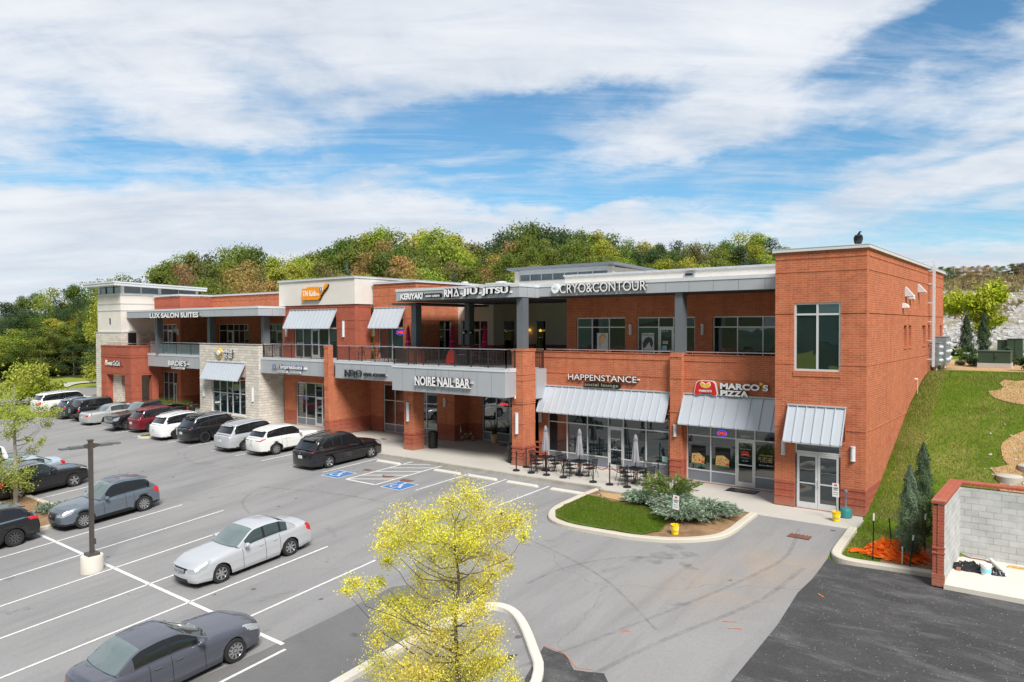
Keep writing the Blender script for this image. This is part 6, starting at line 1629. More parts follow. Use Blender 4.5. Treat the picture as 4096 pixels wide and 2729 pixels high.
plain('food_tan',(.62,.40,.16),.6,0,.3,.45,18); plain('food_red',(.35,.06,.03),.6,0,.3,.5,14); plain('photo_grey',(.30,.33,.34),.5,0,.3,.5,9); plain('photo_pale',(.62,.66,.66),.5,0,.3,.15,6)
def textmesh(s,bold=0,spacing=1.0,shear=0,wl=1.0):
    cu=bpy.data.curves.new('t','FONT'); cu.body=s; cu.size=1; cu.offset=bold; cu.space_character=spacing; cu.shear=shear; cu.resolution_u=4; cu.fill_mode='FRONT'
    o=bpy.data.objects.new('t',cu); COL.objects.link(o); bpy.context.view_layer.update()
    dg=bpy.context.evaluated_depsgraph_get(); me=bpy.data.meshes.new_from_object(o.evaluated_get(dg)); bpy.data.objects.remove(o); bpy.data.curves.remove(cu)
    bm=bmesh.new(); bm.from_mesh(me); bpy.data.meshes.remove(me); return bm
def letters(s,u0,u1,z0,z1,v,depth=.10,bold=.0,mats=('letter_white','letter_side'),name='lettering',parent=None,spacing=1.0,shear=0,axis='y',outline=None,fit=True):
    """extruded letters whose faces look towards -y, filling u0..u1 by z0..z1"""
    bm=textmesh(s,bold,spacing,shear); xs_=[q.co.x for q in bm.verts]; ys_=[q.co.y for q in bm.verts]
    ax,bx_=min(xs_),max(xs_); ay,by=min(ys_),max(ys_)
    bmesh.ops.remove_doubles(bm,verts=bm.verts,dist=.0005)
    faces=bm.faces[:]
    r=bmesh.ops.extrude_face_region(bm,geom=faces); ext=set(q for q in r['geom'] if isinstance(q,bmesh.types.BMVert))
    mb=MB(); bm.verts.index_update()
    for q in bm.verts:
        X=u0+(q.co.x-ax)/(bx_-ax)*(u1-u0); Z=z0+(q.co.y-ay)/(by-ay)*(z1-z0)
        mb.v.append((X,v-depth if q in ext else v-.004,Z))
    back=set(faces)
    for f_ in bm.faces:
        if all(q in ext for q in f_.verts): m=0
        else: m=1
        mb.f.append(tuple(q.index for q in f_.verts)); mb.m.append(m)
    bm.free(); return mb.build(name,list(mats),parent)
SG='lit channel-letter signs on the building front'
def sign(label,loc,cat='sign'): 
    e=empty('shop_sign',loc,0,label,cat,SG); return e
def child(o,e): o.parent=e; o.location=-Vector(e.location); return o
def plate(x0,x1,y0,y1,z0,z1,m,name,e,r=0):
    mb=MB()
    if r:
        n=8; pts=[]
        for cx,cz,a0 in ((x1-r,z1-r,0),(x0+r,z1-r,90),(x0+r,z0+r,180),(x1-r,z0+r,270)):
            for k in range(n+1): t=R(a0+90*k/n); pts.append((cx+r*math.cos(t),cz+r*math.sin(t)))
        mb.prism(pts,'y',y0,y1)
    else: mb.box(x0,x1,y0,y1,z0,z1)
    return child(mb.build(name,m),e)
def poly_plate(pts,y0,y1,m,name,e):
    mb=MB(); mb.prism(pts,'y',y0,y1); return child(mb.build(name,m),e)
def word(e,*a,**k): return child(letters(*a,**k),e)
e=sign('white block letters LUX SALON SUITES on the left grey canopy',(-54,.8,8.4)); plate(-58.2,-50.0,.78,.82,8.38,8.50,'alu','raceway',e); word(e,'LUX SALON SUITES',-58.2,-50.1,8.23,8.65,.78,.12,.035)
e=sign('white script sign Sweet CeCe\'s on the brick corner box',(-65,.45,4.1)); word(e,"Sweet CeCe's",-66.2,-63.4,3.88,4.36,.47,.08,.02,shear=.3,spacing=.9); poly_plate([(-66.5,3.95),(-66.3,3.9),(-66.22,4.1),(-66.35,4.38),(-66.47,4.2)],.38,.46,'peach','cone_emblem',e); word(e,'~',-63.35,-63.0,3.85,3.98,.47,.05,.03,mats=('sign_red','sign_red'))
e=sign('white letters BIRDIE\'S on the grey panel above the planters',(-55.6,1.85,4.3)); plate(-54.3,-53.85,1.80,1.88,4.18,4.33,'alu','raceway',e); word(e,"BIRDIE'S",-57.2,-54.15,4.07,4.52,1.87,.12,.03); plate(-56.75,-54.6,1.80,1.87,3.80,3.96,'letter_white','tagline_board',e); word(e,'BREAKFAST & LUNCH SPOT',-56.65,-54.7,3.84,3.93,1.80,.01,.01,mats=('letter_dark','letter_dark'))
e=sign('round yellow winged badge and letters WINGS TO GO on the white stone',(-47.5,1.35,5.3))
def ell(cx,cz,rx,rz,n=28): return [(cx+rx*math.cos(2*PI*k/n),cz+rz*math.sin(2*PI*k/n)) for k in range(n)]
poly_plate(ell(-48.2,5.31,.40,.42),1.28,1.38,'sign_yellow','badge_ring',e); poly_plate(ell(-48.2,5.31,.25,.29),1.26,1.28,'letter_white','badge_disc',e)
poly_plate([(-48.2,5.16),(-48.0,5.26),(-47.72,5.42),(-47.55,5.44),(-47.68,5.30),(-47.9,5.16),(-48.1,5.02),(-48.2,4.98),(-48.3,5.02),(-48.5,5.16),(-48.72,5.30),(-48.85,5.44),(-48.68,5.42),(-48.4,5.26)],1.235,1.26,'meter_grey','wings_emblem',e); poly_plate(ell(-48.2,5.44,.12,.12,16),1.235,1.26,'letter_white','badge_head',e)
plate(-47.5,-46.05,1.33,1.38,5.42,5.52,'alu','raceway',e); word(e,'WINGS',-47.55,-46.15,5.35,5.66,1.34,.10,.04); word(e,'TO GO',-47.42,-46.2,4.98,5.28,1.38,.12,.04)
e=sign('orange state-shaped sign TN Kids co. on the cream box',(-38.2,3.1,10))
TNP=[(0,0),(.055,.30),(.035,.62),(.05,.76),(.23,.76),(.24,.84),(.55,.83),(.86,.80),(.90,.87),(.93,1.0),(1.0,1.0),(.985,.84),(.955,.72),(.925,.70),(.90,.62),(.86,.60),(.845,.50),(.80,.44),(.78,.34),(.74,.28),(.72,.14),(.67,.0)]
TNP=[(-39.72+x*3.1,9.40+z*1.14) for x,z in TNP]
poly_plate(TNP,3.0,3.10,'sign_orange','state_shape',e); poly_plate([(x+.06,z-.03) for x,z in TNP],3.10,3.17,'sign_black','state_back',e)
word(e,'TN Kids',-39.5,-37.85,9.68,10.10,3.0,.02,.012,mats=('letter_white','letter_white')); word(e,'co.',-37.8,-37.5,9.70,9.86,3.0,.02,.01,mats=('letter_white','letter_white'))
poly_plate(ell(-37.30,10.14,.21,.21),2.975,3.0,'letter_white','seal_ring',e); poly_plate(ell(-37.30,10.14,.18,.18),2.965,2.975,'navy','seal_disc',e)
def star(cx,cz,r,a): return [(cx+(r if k%2==0 else r*.42)*math.cos(a+PI*k/5),cz+(r if k%2==0 else r*.42)*math.sin(a+PI*k/5)) for k in range(10)]
for (x,z,a) in ((-37.33,10.22,.4),(-37.22,10.14,1.2),(-37.34,10.06,2)): poly_plate(star(x,z,.075,a),2.955,2.965,'letter_white','seal_star',e)
e=sign('multicoloured letters first impressions with small PEDIATRIC DENTISTRY boards',(-39.3,1.5,4.4))
plate(-40.0,-37.05,1.49,1.54,4.36,4.52,'letter_white','raceway',e)
for k,(ch,m,w_) in enumerate((('f','lavender',.15),('i','aqua',.09),('r','aqua',.15),('s','peach',.19),('t','mint',.17))):
    x=-41.12+sum((.20,.14,.20,.23,.2)[:k]); word(e,ch,x,x+w_,4.34,4.66 if ch in'fit' else 4.56,1.50,.08,.03,mats=(m,'letter_dark'),name='letter_'+ch)
word(e,'impressions',-40.02,-37.4,4.28,4.64,1.49,.10,.028,mats=('letter_white','navy')); word(e,'impressions',-39.99,-37.37,4.26,4.66,1.505,.06,.05,mats=('navy','navy'),name='letter_backing')
for a,b,s in ((-40.5,-39.3,'PEDIATRIC'),(-38.95,-37.7,'DENTISTRY')):
    plate(a,b,1.46,1.53,4.08,4.25,'letter_white','board',e); word(e,s,a+.05,b-.05,4.12,4.22,1.46,.01,.01,mats=('letter_dark','letter_dark'))
e=sign('dark thin letters NOLO EYE CARE on the grey panel',(-30.4,1.15,4.3))
for ch,a,b,z0,z1 in (('N',-32.35,-31.85,4.10,4.57),('O',-31.87,-31.42,4.16,4.58),('L',-31.42,-31.2,4.05,4.5),('O',-31.25,-30.66,4.12,4.58)): word(e,ch,a,b,z0,z1,1.15,.10,.0,mats=('letter_dark','sign_black'),name='letter_'+ch.lower())
plate(-30.5,-28.3,1.14,1.19,4.27,4.36,'alu','raceway',e); word(e,'EYE CARE',-30.45,-28.4,4.21,4.42,1.14,.09,.04,mats=('letter_dark','sign_black'))
e=sign('white serif letters NOIRE NAIL BAR on the projecting grey panel',(-21.7,-.7,4.3)); plate(-23.0,-19.45,-.72,-.67,4.30,4.42,'alu','raceway',e)
word(e,'NOIRE NAIL BAR',-23.78,-19.56,4.06,4.58,-.70,.14,.03)
# slab serifs on the straight stems
mb=MB()
for x in (-23.74,-23.44,-22.83,-22.56,-22.18,-21.68,-21.36,-21.16,-20.96,-20.75,-20.6,-20.33,-20.13,-19.96,-19.78,-19.60):
    mb.box(x-.07,x+.07,-.842,-.76,4.055,4.085)
child(mb.build('letter_serifs','letter_white'),e)
e=sign('white brush letters KERIYAKI with black asian cuisine pill on the canopy',(-24.3,.15,9.2)); word(e,'KERIYAKI',-25.9,-24.0,9.03,9.40,.17,.10,.045,mats=('letter_white','sign_black'),shear=.1,spacing=.93)
plate(-23.88,-22.5,.07,.16,9.09,9.34,'sign_black','pill_board',e,r=.12); word(e,'asian cuisine',-23.78,-22.65,9.13,9.29,.07,.012,.008,mats=('letter_white','letter_white'))
e=sign('large white letters RMA JIU JITSU outlined black on the canopy',(-19.9,.15,9.3)); plate(-22,-17.45,.15,.19,9.20,9.30,'letter_white','raceway',e)
for s_,a_,b_ in (('RM',-22.25,-21.60),('JIU',-20.85,-19.75),('JITSU',-19.45,-17.6)):
    word(e,s_,a_,b_,9.09,9.53,.12,.10,.04,mats=('letter_white','sign_black')); word(e,s_,a_-.04,b_+.04,9.05,9.57,.15,.06,.08,mats=('sign_black','sign_black'),name='letter_backing')
poly_plate([(-21.56,9.09),(-21.03,9.09),(-21.27,9.60)],.02,.12,'sign_black','triangle_back',e); poly_plate([(-21.52,9.11),(-21.1,9.11),(-21.29,9.52)],.0,.02,'letter_white','triangle_letter',e); poly_plate([(-21.40,9.17),(-21.2,9.17),(-21.29,9.38)],-.01,.0,'sign_black','triangle_gap',e)
e=sign('white letters CRYO&CONTOUR with round lotus disc on the canopy',(-13,1.9,9.4)); plate(-14.5,-10.4,1.91,1.945,9.36,9.46,'alu','raceway',e); word(e,'CRYO&CONTOUR',-15.48,-10.38,9.17,9.65,1.91,.12,.0)
poly_plate(ell(-15.8,9.42,.24,.25),1.80,1.92,'letter_white','lotus_disc',e)
for a in (-50,-25,0,25,50): 
    t=R(90+a); c=(-15.8,9.36); poly_plate([(c[0],c[1]),(c[0]+.12*math.cos(t-.22),c[1]+.12*math.sin(t-.22)),(c[0]+.19*math.cos(t),c[1]+.19*math.sin(t)),(c[0]+.12*math.cos(t+.22),c[1]+.12*math.sin(t+.22))],1.79,1.80,'mint','lotus_petal',e)
e=sign('thin white letters HAPPENSTANCE over a black social lounge pill',(-13.1,2.25,4.6)); word(e,'HAPPENSTANCE',-15.2,-11.1,4.56,4.87,2.26,.10,.0)
plate(-14.22,-12.05,2.16,2.27,4.21,4.47,'sign_black','pill_board',e,r=.125); word(e,'social lounge',-14.15,-12.15,4.23,4.44,2.16,.012,.004,mats=('brass','brass'),spacing=1.15)
plate(-11.08,-10.98,2.22,2.28,4.69,4.75,'letter_white','junction_box',e)
e=sign('red arch-shaped pizza badge with white letters MARCO\'S PIZZA',(-6.3,2.15,4.5))
def mshape(g):
    P=[(-.50,-.50),(-.55,-.35),(-.50,.0),(-.44,.34),(-.36,.46),(-.22,.50),(.0,.50),(.22,.50),(.36,.46),(.44,.34),(.50,.0),(.55,-.35),(.50,-.50),(.34,-.50),(.26,-.40),(.22,-.33),(-.22,-.33),(-.26,-.40),(-.34,-.50)]
    return [(-7.41+x*1.03*g,4.49+z*.68*g) for x,z in P]
poly_plate(mshape(1.04),2.06,2.18,'letter_white','badge_rim',e); poly_plate(mshape(.97),2.04,2.06,'sign_red','badge_face',e)
poly_plate([(-7.41+.26*math.cos(t),4.66+.18*math.sin(t)) for t in [R(130+280*k/20) for k in range(21)]]+[(-7.41,4.68)],2.025,2.04,'letter_white','pizza_rim',e)
for k in range(6):
    a0=R(132+47*k);a1=a0+R(41); c=(-7.41,4.66); poly_plate([(c[0]+.02*math.cos((a0+a1)/2),c[1]+.015*math.sin((a0+a1)/2)),(c[0]+.235*math.cos(a0),c[1]+.16*math.sin(a0)),(c[0]+.24*math.cos((a0+a1)/2),c[1]+.165*math.sin((a0+a1)/2)),(c[0]+.235*math.cos(a1),c[1]+.16*math.sin(a1))],2.01,2.025,'sign_yellow','pizza_slice',e)
word(e,"MARCO'S",-7.72,-7.1,4.31,4.41,2.04,.012,.03,mats=('letter_white','letter_white'),name='badge_lettering')
word(e,'MARCO S',-6.70,-4.47,4.48,4.77,2.16,.12,.05); word(e,'PIZZA',-6.68,-5.36,4.17,4.44,2.16,.12,.05)
poly_plate([(-4.86,4.70),(-4.84,4.88),(-4.68,4.80)],2.02,2.10,'sign_yellow','apostrophe_slice',e)
# ---- window signs, posters
def flat(label,cat,name,loc): return empty(name,loc,0,label,cat)
def neon(label,u0,u1,z0,z1,v,ring=None):
    e=empty('neon_sign',((u0+u1)/2,v,z0),0,label,'neon sign'); word(e,'OPEN',u0,u1,z0,z1,v,.02,-.01,mats=('neon_red','neon_red'))
    if ring:
        mb=MB(); P=[((u0+u1)/2+ring[0]*math.cos(2*PI*k/24),v-.01,(z0+z1)/2+ring[1]*math.sin(2*PI*k/24)) for k in range(25)]; mb.path(P,.014,5); child(mb.build('neon_ring','neon_blue'),e)
neon('red neon OPEN in the pizza shop transom with faint blue rim',-6.90,-6.50,2.33,2.45,2.32,(.24,.13)); neon('red neon OPEN in the nail shop window beside the big pillar',-22.95,-22.32,2.36,2.52,5.97); neon('red neon OPEN with blue oval ring under the small upper awning',-31.25,-30.70,6.92,7.12,4.82,(.37,.19))
def decal(name,label,parts_,loc,cat='window sign'):
    e=empty(name,loc,0,label,cat)
    for s,u0,u1,z0,z1,m in parts_: word(e,s,u0,u1,z0,z1,loc[1],.006,.006,mats=(m,m))
    return e
decal('window_lettering','white lettering SUITE 1-H over the pizza shop door',[('SUITE 1-H',-5.80,-5.42,2.28,2.40,'letter_white')],(-5.6,2.33,2.3))
decal('window_lettering','small lettering Suite 2C on the upper door under the cream box',[('Suite 2C',-38.72,-38.36,7.08,7.17,'letter_white')],(-38.5,3.38,7.1))
decal('window_lettering','small lettering Suite 2E on the upper door near the grey column',[('Suite 2E',-10.9,-10.56,7.10,7.19,'letter_white')],(-10.7,4.57,7.1))
decal('window_lettering','small lettering Suite 2D on the white recess door',[('Suite 2D',-28.05,-27.7,7.02,7.1,'letter_white')],(-27.9,9.07,7.05))
decal('window_lettering','violet lettering Smile in the dentist window',[('Smile',-40.4,-39.4,1.93,2.2,'lavender')],(-39.9,3.41,2.0))
decal('window_lettering','white lettering HAPPENSTANCE social lounge on the lounge door',[('HAPPENSTANCE',-12.76,-12.18,1.55,1.62,'letter_white'),('social lounge',-12.6,-12.35,1.49,1.53,'letter_white'),('HOURS',-12.55,-12.4,1.15,1.18,'letter_white'),('Mon - Thu',-12.6,-12.34,1.09,1.12,'letter_white'),('Fri - Sat',-12.58,-12.36,1.03,1.06,'letter_white')],(-12.45,2.42,1.5))
decal('window_lettering','green and white STORE HOURS lettering in the last pizza shop window',[('STORE HOURS',-4.95,-4.35,1.52,1.59,'sign_yellow'),('SUN - THURS  11:00am',-5.0,-4.35,1.42,1.47,'letter_white'),('FRI - SAT  11:00am',-5.0,-4.38,1.34,1.39,'letter_white'),('(615)819-4455',-4.92,-4.38,1.24,1.31,'sign_yellow'),('Order Online at MARCOS.COM',-4.97,-4.32,1.08,1.14,'letter_white')],(-4.7,2.33,1.3))
e=empty('window_lettering',(-5.6,2.33,1.5),0,'small red pizza badge with white slogan on the pizza shop door','window sign')
poly_plate([(-5.60+(x+7.41)*.36,1.55+(z-4.49)*.36) for x,z in mshape(1)],2.31,2.32,'sign_red','badge',e); word(e,"MARCO'S",-5.72,-5.48,1.49,1.53,2.31,.005,.01,mats=('letter_white','letter_white')); word(e,'EVERY STORE, EVERY DAY',-5.85,-5.35,1.74,1.78,2.33,.005,.0,mats=('letter_white','letter_white')); word(e,'THE ITALIAN WAY.',-5.78,-5.42,1.34,1.37,2.33,.005,0,mats=('letter_white','letter_white')); word(e,'HELLO PRIMO',-5.74,-5.46,1.20,1.24,2.33,.005,0,mats=('letter_white','letter_white'))
def poster(label,u0,u1,z0,z1,v,lines,food=True):
    e=empty('poster',((u0+u1)/2,v,z0),0,label,'poster','posters in the shop windows')
    plate(u0,u1,v-.012,v,z0,z1,'sign_black' if food else 'photo_pale','sheet',e)
    if food:
        plate(u0,u1,v-.016,v-.012,z0,z0+.035,'sign_green','border',e)
        rr=random.Random(int(u0*100)); 
        P=[(u0+.03,z0+.06),(u1-.05,z0+.05),(u1-.02,z0+(z1-z0)*.38),((u0+u1)/2+.05,z0+(z1-z0)*.60),(u0+.04,z0+(z1-z0)*.55)]
        poly_plate(P,v-.02,v-.013,'food_tan','pizza_picture',e); mb=MB()
        for k in range(26):
            x=rr.uniform(u0+.08,u1-.08);z=rr.uniform(z0+.08,z0+(z1-z0)*.45); r_=rr.uniform(.012,.035); mb.face([(x+r_*math.cos(t),v-.0215-.0003*k,z+r_*math.sin(t)) for t in (0,1,2,3,4,5)])
        child(mb.build('pizza_topping',['food_red'],fixn=False),e)
        plate(u1-.17,u1-.05,v-.034,v-.031,z0+.09,z0+.18,'sign_red','badge',e)
    for s,a,b,c,d,m in lines: word(e,s,a,b,c,d,v-(.013 if food else .016),.004,.012,mats=(m,m))
    return e
poster('pizza poster reading LARGE & LARGE $23.99 in the left pizza shop pane',-8.23,-7.53,.83,1.72,2.31,[('LARGE & LARGE',-8.2,-7.56,1.60,1.70,'letter_white'),('SPECIALTY PIZZA',-8.18,-7.8,1.55,1.585,'letter_white'),('$23.99',-7.84,-7.56,1.38,1.50,'letter_white')])
poster('pizza poster reading MEDIUM $11.99 in the second pizza shop pane',-7.03,-6.33,.83,1.72,2.31,[('MEDIUM $11.99',-7.0,-6.36,1.54,1.66,'letter_white'),('SPECIALTY PIZZA',-6.99,-6.66,1.49,1.525,'letter_white')])
e=poster('pale poster with a smiling face in the first upper window',-14.88,-14.18,5.9,7.03,4.6,[],False); poly_plate(ell(-14.5,6.68,.15,.20,18),4.578,4.588,'peach','face_picture',e); poly_plate([(-14.72,6.3),(-14.76,6.75),(-14.6,6.98),(-14.4,6.98),(-14.3,6.8),(-14.34,6.74),(-14.42,6.87),(-14.56,6.86),(-14.66,6.7),(-14.64,6.3)],4.57,4.578,'food_tan','hair_picture',e); plate(-14.85,-14.3,4.575,4.588,5.95,6.05,'bronze','caption_picture',e)
e=poster('pale poster NOW OFFERING Venus with wavy dark hair beside upper door',-12.10,-11.36,5.9,7.04,4.6,[('NOW OFFERING  Venus',-12.05,-11.42,6.90,6.97,'photo_grey')],False); poly_plate([(-12.0,6.2),(-12.05,6.5),(-11.9,6.75),(-11.7,6.84),(-11.5,6.76),(-11.42,6.5),(-11.48,6.25),(-11.6,6.4),(-11.62,6.58),(-11.75,6.45),(-11.85,6.3)],4.578,4.588,'letter_dark','hair_picture',e)
for k in range(4): plate(-12.03+.16*k,-11.91+.16*k,4.578,4.588,6.0,6.14,'letter_dark','small_picture',e)
e=empty('door_notice',(-10.7,4.57,6.5),0,'white OPEN plate and notices on the upper salon door','notice'); plate(-10.86,-10.56,4.575,4.585,6.48,6.62,'letter_white','plate',e); word(e,'OPEN',-10.84,-10.58,6.51,6.59,4.575,.004,.012,mats=('letter_dark','letter_dark')); plate(-10.9,-10.62,4.575,4.585,6.15,6.38,'aqua','notice',e)
e=empty('door_notice',(-9.7,2.42,.9),0,'pale mint notice low in the last lounge window','notice'); plate(-9.80,-9.5,2.40,2.41,.72,.98,'mint','sheet',e)
# ---------------- wall lamps ----------------
def walllamp(u0,u1,z0,z1,v,label,m='white_lamp'):
    e=empty('wall_lamp',((u0+u1)/2,v,z0),0,label,'wall lamp','slim metal wall lamps on the brick'); w=(u1-u0); c=(u0+u1)/2
    mb=MB(); mb.prism([(c+w*.5*math.cos(t),v-.005-.12*math.sin(t)) for t in [PI*k/8 for k in range(9)]],'z',z0+.03,z1-.03); child(mb.build('diffuser',m),e)
    mb=MB(); 
    for a,b in ((z0,z0+.05),(z1-.05,z1)): mb.prism([(c+w*.54*math.cos(t),v-.005-.135*math.sin(t)) for t in [PI*k/8 for k in range(9)]],'z',a,b)
    child(mb.build('end_caps','coping'),e)
for a in ((-25.6,-25.4,1.72,2.86,.28,'tall slim lamp on the left free-standing pillar'),(-17.3,-17.11,1.69,2.82,.26,'tall slim lamp on the big two-storey pillar'),(-26.48,-26.29,2.17,2.75,4.45,'short lamp on the deep brick block behind the pillars'),(-17.23,-17.05,2.12,2.62,2.3,'short lamp under the left end of the long awning'),(-8.95,-8.78,2.11,2.68,1.88,'short lamp on the pier between the lounge and the pizza shop'),(-3.22,-3.05,2.1,2.68,0,'lamp left of the double door'),(-.56,-.38,2.12,2.7,0,'lamp right of the double door'),(-35.25,-35.05,6.69,7.84,3.3,'tall lamp right of the awning below the orange sign'),(-42.04,-41.84,6.67,7.27,3.3,'short lamp left of the awning below the orange sign'),(-33.55,-33.38,6.8,7.32,4.7,'lamp left of the window with the neon ring'),(-12.81,-12.63,6.94,7.5,4.5,'upper lamp between the two poster windows'),(-8.71,-8.53,6.96,7.52,4.5,'upper lamp right of the grey column'),(-50.75,-50.55,1.72,2.81,1.4,'tall lamp on the white stone left of its window'),(-43.7,-43.5,1.72,2.81,1.4,'tall lamp on the white stone right of its window'),(-64.4,-64.2,6.69,7.27,4.2,'upper lamp left of the salon door'),(-60.2,-60.0,6.71,7.29,4.2,'upper lamp right of the salon door'),(-59.4,-59.2,6.69,7.29,7.4,'upper lamp on the deep wall behind the canopy column')): walllamp(*a)
# ---------------- lamp post ----------------
e=empty('lot_lamp_post',(-21.9,-19.1,-1.5),0,'dark brown twin-arm lamp post on a round white concrete base','lamp post')
mb=MB(); mb.lathe([(.38,-.05),(.38,.56),(.36,.60),(.001,.60)],26,cap=False); mb.build('concrete_base','pale_concrete',e,smooth=True,sharp=40)
mb=MB(); mb.box(-.065,.065,-.065,.065,.6,4.78); mb.box(-.085,.085,-.085,.085,4.78,4.83); mb.box(-.20,.20,-.20,.20,.61,.70); mb.box(-.10,.10,.05,.11,1.0,1.2); mb.build('pole','bronze',e)
for s in (-1,1):
    mb=MB(); mb.prism([(s*.07,4.70),(s*.30,4.64),(s*.30,4.56),(s*.07,4.50)],'x',-.03,.03); mb.build('arm','bronze',e)
    mb=MB(); mb.box(-.16,.16,min(s*.28,s*.72),max(s*.28,s*.72),4.55,4.64); mb.box(-.14,.14,min(s*.72,s*1.02),max(s*.72,s*1.02),4.57,4.62); mb.build('lamp_head','planter_grey',e)
# ---------------- patio furniture ----------------
def chair():
    e=empty('patio_chair'); 
    mb=MB(); mb.box(-.23,.23,-.22,.22,.42,.445)
    mb.build('seat','black',e)
    mb=MB(); mb.tube((-.22,.22,.44),(-.22,.33,.92),.014,6); mb.tube((.22,.22,.44),(.22,.33,.92),.014,6); mb.tube((-.22,.33,.92),(.22,.33,.92),.016,6); mb.tube((-.22,.26,.55),(.22,.26,.55),.012,6)
    for k in range(5): x=-.14+.07*k; mb.tube((x,.26,.55),(x,.33,.91),.015,4)
    mb.build('backrest','black',e)
    for x in (-.23,.23):
        mb=MB(); mb.tube((x,-.22,.44),(x*1.12,-.30,0),.014,6,r2=.011); mb.build('leg','black',e)
        mb=MB(); mb.tube((x,.22,.44),(x*1.12,.34,0),.014,6,r2=.011); mb.build('leg','black',e)
        mb=MB(); mb.path([(x*1.05,-.21,.44),(x*1.1,-.22,.66),(x*1.08,.24,.67)],.013,6); mb.build('armrest','black',e)
    return e
CH0=chair(); ch_used=[False]
def put_chair(x,y,z,rz,label,group):
    if not ch_used[0]:
        CH0.location=(x,y,z); CH0.rotation_euler.z=rz; tag(CH0,label,'chair',group); ch_used[0]=True; return CH0
    c=copy_tree(CH0,None,(x,y,z),rz,label,group); c['category']='chair'; return c
def umbrella(x,y,z,z0,z1,m,label,group,pole=0):
    e=empty('parasol',(x,y,z),0,label,'parasol',group); mb=MB(); n=24; prof=[(.03,z1),(.075,z1-.10),(.10,z1-.28),(.07,z1-.30),(.085,z1-.34),(.13,z0+.42),(.165,z0+.12),(.15,z0)]
    i=len(mb.v)
    for (r,h) in prof:
        for k in range(n): t=2*PI*k/n; rr_=r*(1+.22*math.cos(8*t)*(h<z1-.25)); mb.v.append((rr_*math.cos(t),rr_*math.sin(t),h-.05*math.cos(8*t)*(h<z0+.05)))
    for a in range(len(prof)-1):
        for k in range(n): mb.f.append((a*n+k,a*n+(k+1)%n,(a+1)*n+(k+1)%n,(a+1)*n+k)); mb.m.append(0)
    mb.f.append(tuple(range(n))); mb.m.append(0); mb.build('canopy',m,e,smooth=True,sharp=60)
    mb=MB(); mb.tube((0,0,.0),(0,0,z1+.04),.019,8); mb.build('pole','black',e); mb=MB(); mb.lathe([(.22,0),(.22,.05),(.05,.07),(.03,.25),(.001,.25)],18,cap=False); mb.build('base','black',e)
    if m=='wine_cloth': mb=MB(); mb.tube((0,0,z0+.38),(0,0,z0+.41),.148,16); mb.build('tie','peach',e)
def table(x,y,z,rz,label,group,s=.40):
    e=empty('patio_table',(x,y,z),rz,label,'table',group); mb=MB(); mb.box(-s,s,-s,s,.70,.725)
    mb.build('tabletop','black',e)
    for a in (-1,1):
        for b in (-1,1): mb=MB(); mb.tube((a*(s-.06),b*(s-.06),.70),(a*(s-.06),b*(s-.06),0),.022,6); mb.build('leg','black',e)
TN_=['left','middle','right']
for k,(x,y,rz,zc) in enumerate(((-15.2,.06,-.12,0),(-13.15,.08,-.12,0),(-10.02,.07,-.12,0))):
    table(x,y,0,rz,'%s black square table on the lounge sidewalk'%['leftmost','middle','rightmost'][k],'black tables in front of the lounge')
    umbrella(x,y,0,1.0+.0,2.32,'grey_cloth','%s closed grey parasol in front of the lounge'%['leftmost','middle','rightmost'][k],'closed grey parasols')
    for d,(ang,wd) in enumerate(((R(0),'behind'),(R(180),'on the kerb side of'),(R(90),'left of'),(R(-90),'right of'))):
        a=ang+rz; px_,py_=x-math.sin(a)*.66,y+math.cos(a)*.66
        put_chair(px_,py_,0,a+rnd.uniform(-.15,.15),'black metal slat chair %s the %s lounge table'%(wd,['leftmost','middle','rightmost'][k]),'black chairs around the lounge tables')
def stanchion(x,y,to,label):
    e=empty('rope_post',(x,y,0),0,label,'rope post','black rope posts along the lounge sidewalk'); mb=MB(); mb.lathe([(.19,0),(.19,.03),(.15,.06),(.04,.09),(.03,.1),(.001,.1)],18,cap=False); mb.build('base','black',e,smooth=True)
    mb=MB(); mb.tube((0,0,.08),(0,0,.98),.030,8); mb.lathe([(.038,.98),(.04,1.0),(.02,1.03),(.001,1.04)],10,cap=False); mb.build('post','black',e)
    if to:
        dx,dy=to[0]-x,to[1]-y; mb=MB(); P=[(dx*t/8,dy*t/8,.93-.28*(1-(2*t/8-1)**2)) for t in range(9)]; mb.path(P,.014,5); mb.build('chain','black',e)
ST=[(-16.36,-.9,(-16.51,.14),'first black rope post, at the kerb by the big brick pillar'),(-16.51,.14,(-15.4,-.91) and None,'black rope post set back beside the big brick pillar'),(-15.4,-.91,(-14.47,-.89),'black rope post in front of the leftmost lounge table'),(-14.47,-.89,(-13.46,-.9),'black rope post between the leftmost and middle lounge tables'),(-13.46,-.9,None,'black rope post left of the lounge door gap'),(-11.75,-.9,(-10.84,-.91),'black rope post right of the middle lounge table'),(-10.84,-.91,(-9.92,-.9),'black rope post left of the rightmost lounge table'),(-9.92,-.9,(-9.0,-.8),'black rope post in front of the rightmost lounge table'),(-9.0,-.78,(-8.98,.33),'black rope post at the corner behind the juniper tips'),(-8.98,.33,(-9.12,1.72),'black rope post midway back to the brick pier'),(-9.12,1.66,None,'last black rope post against the brick pier')]
for s_ in ST: stanchion(*s_)
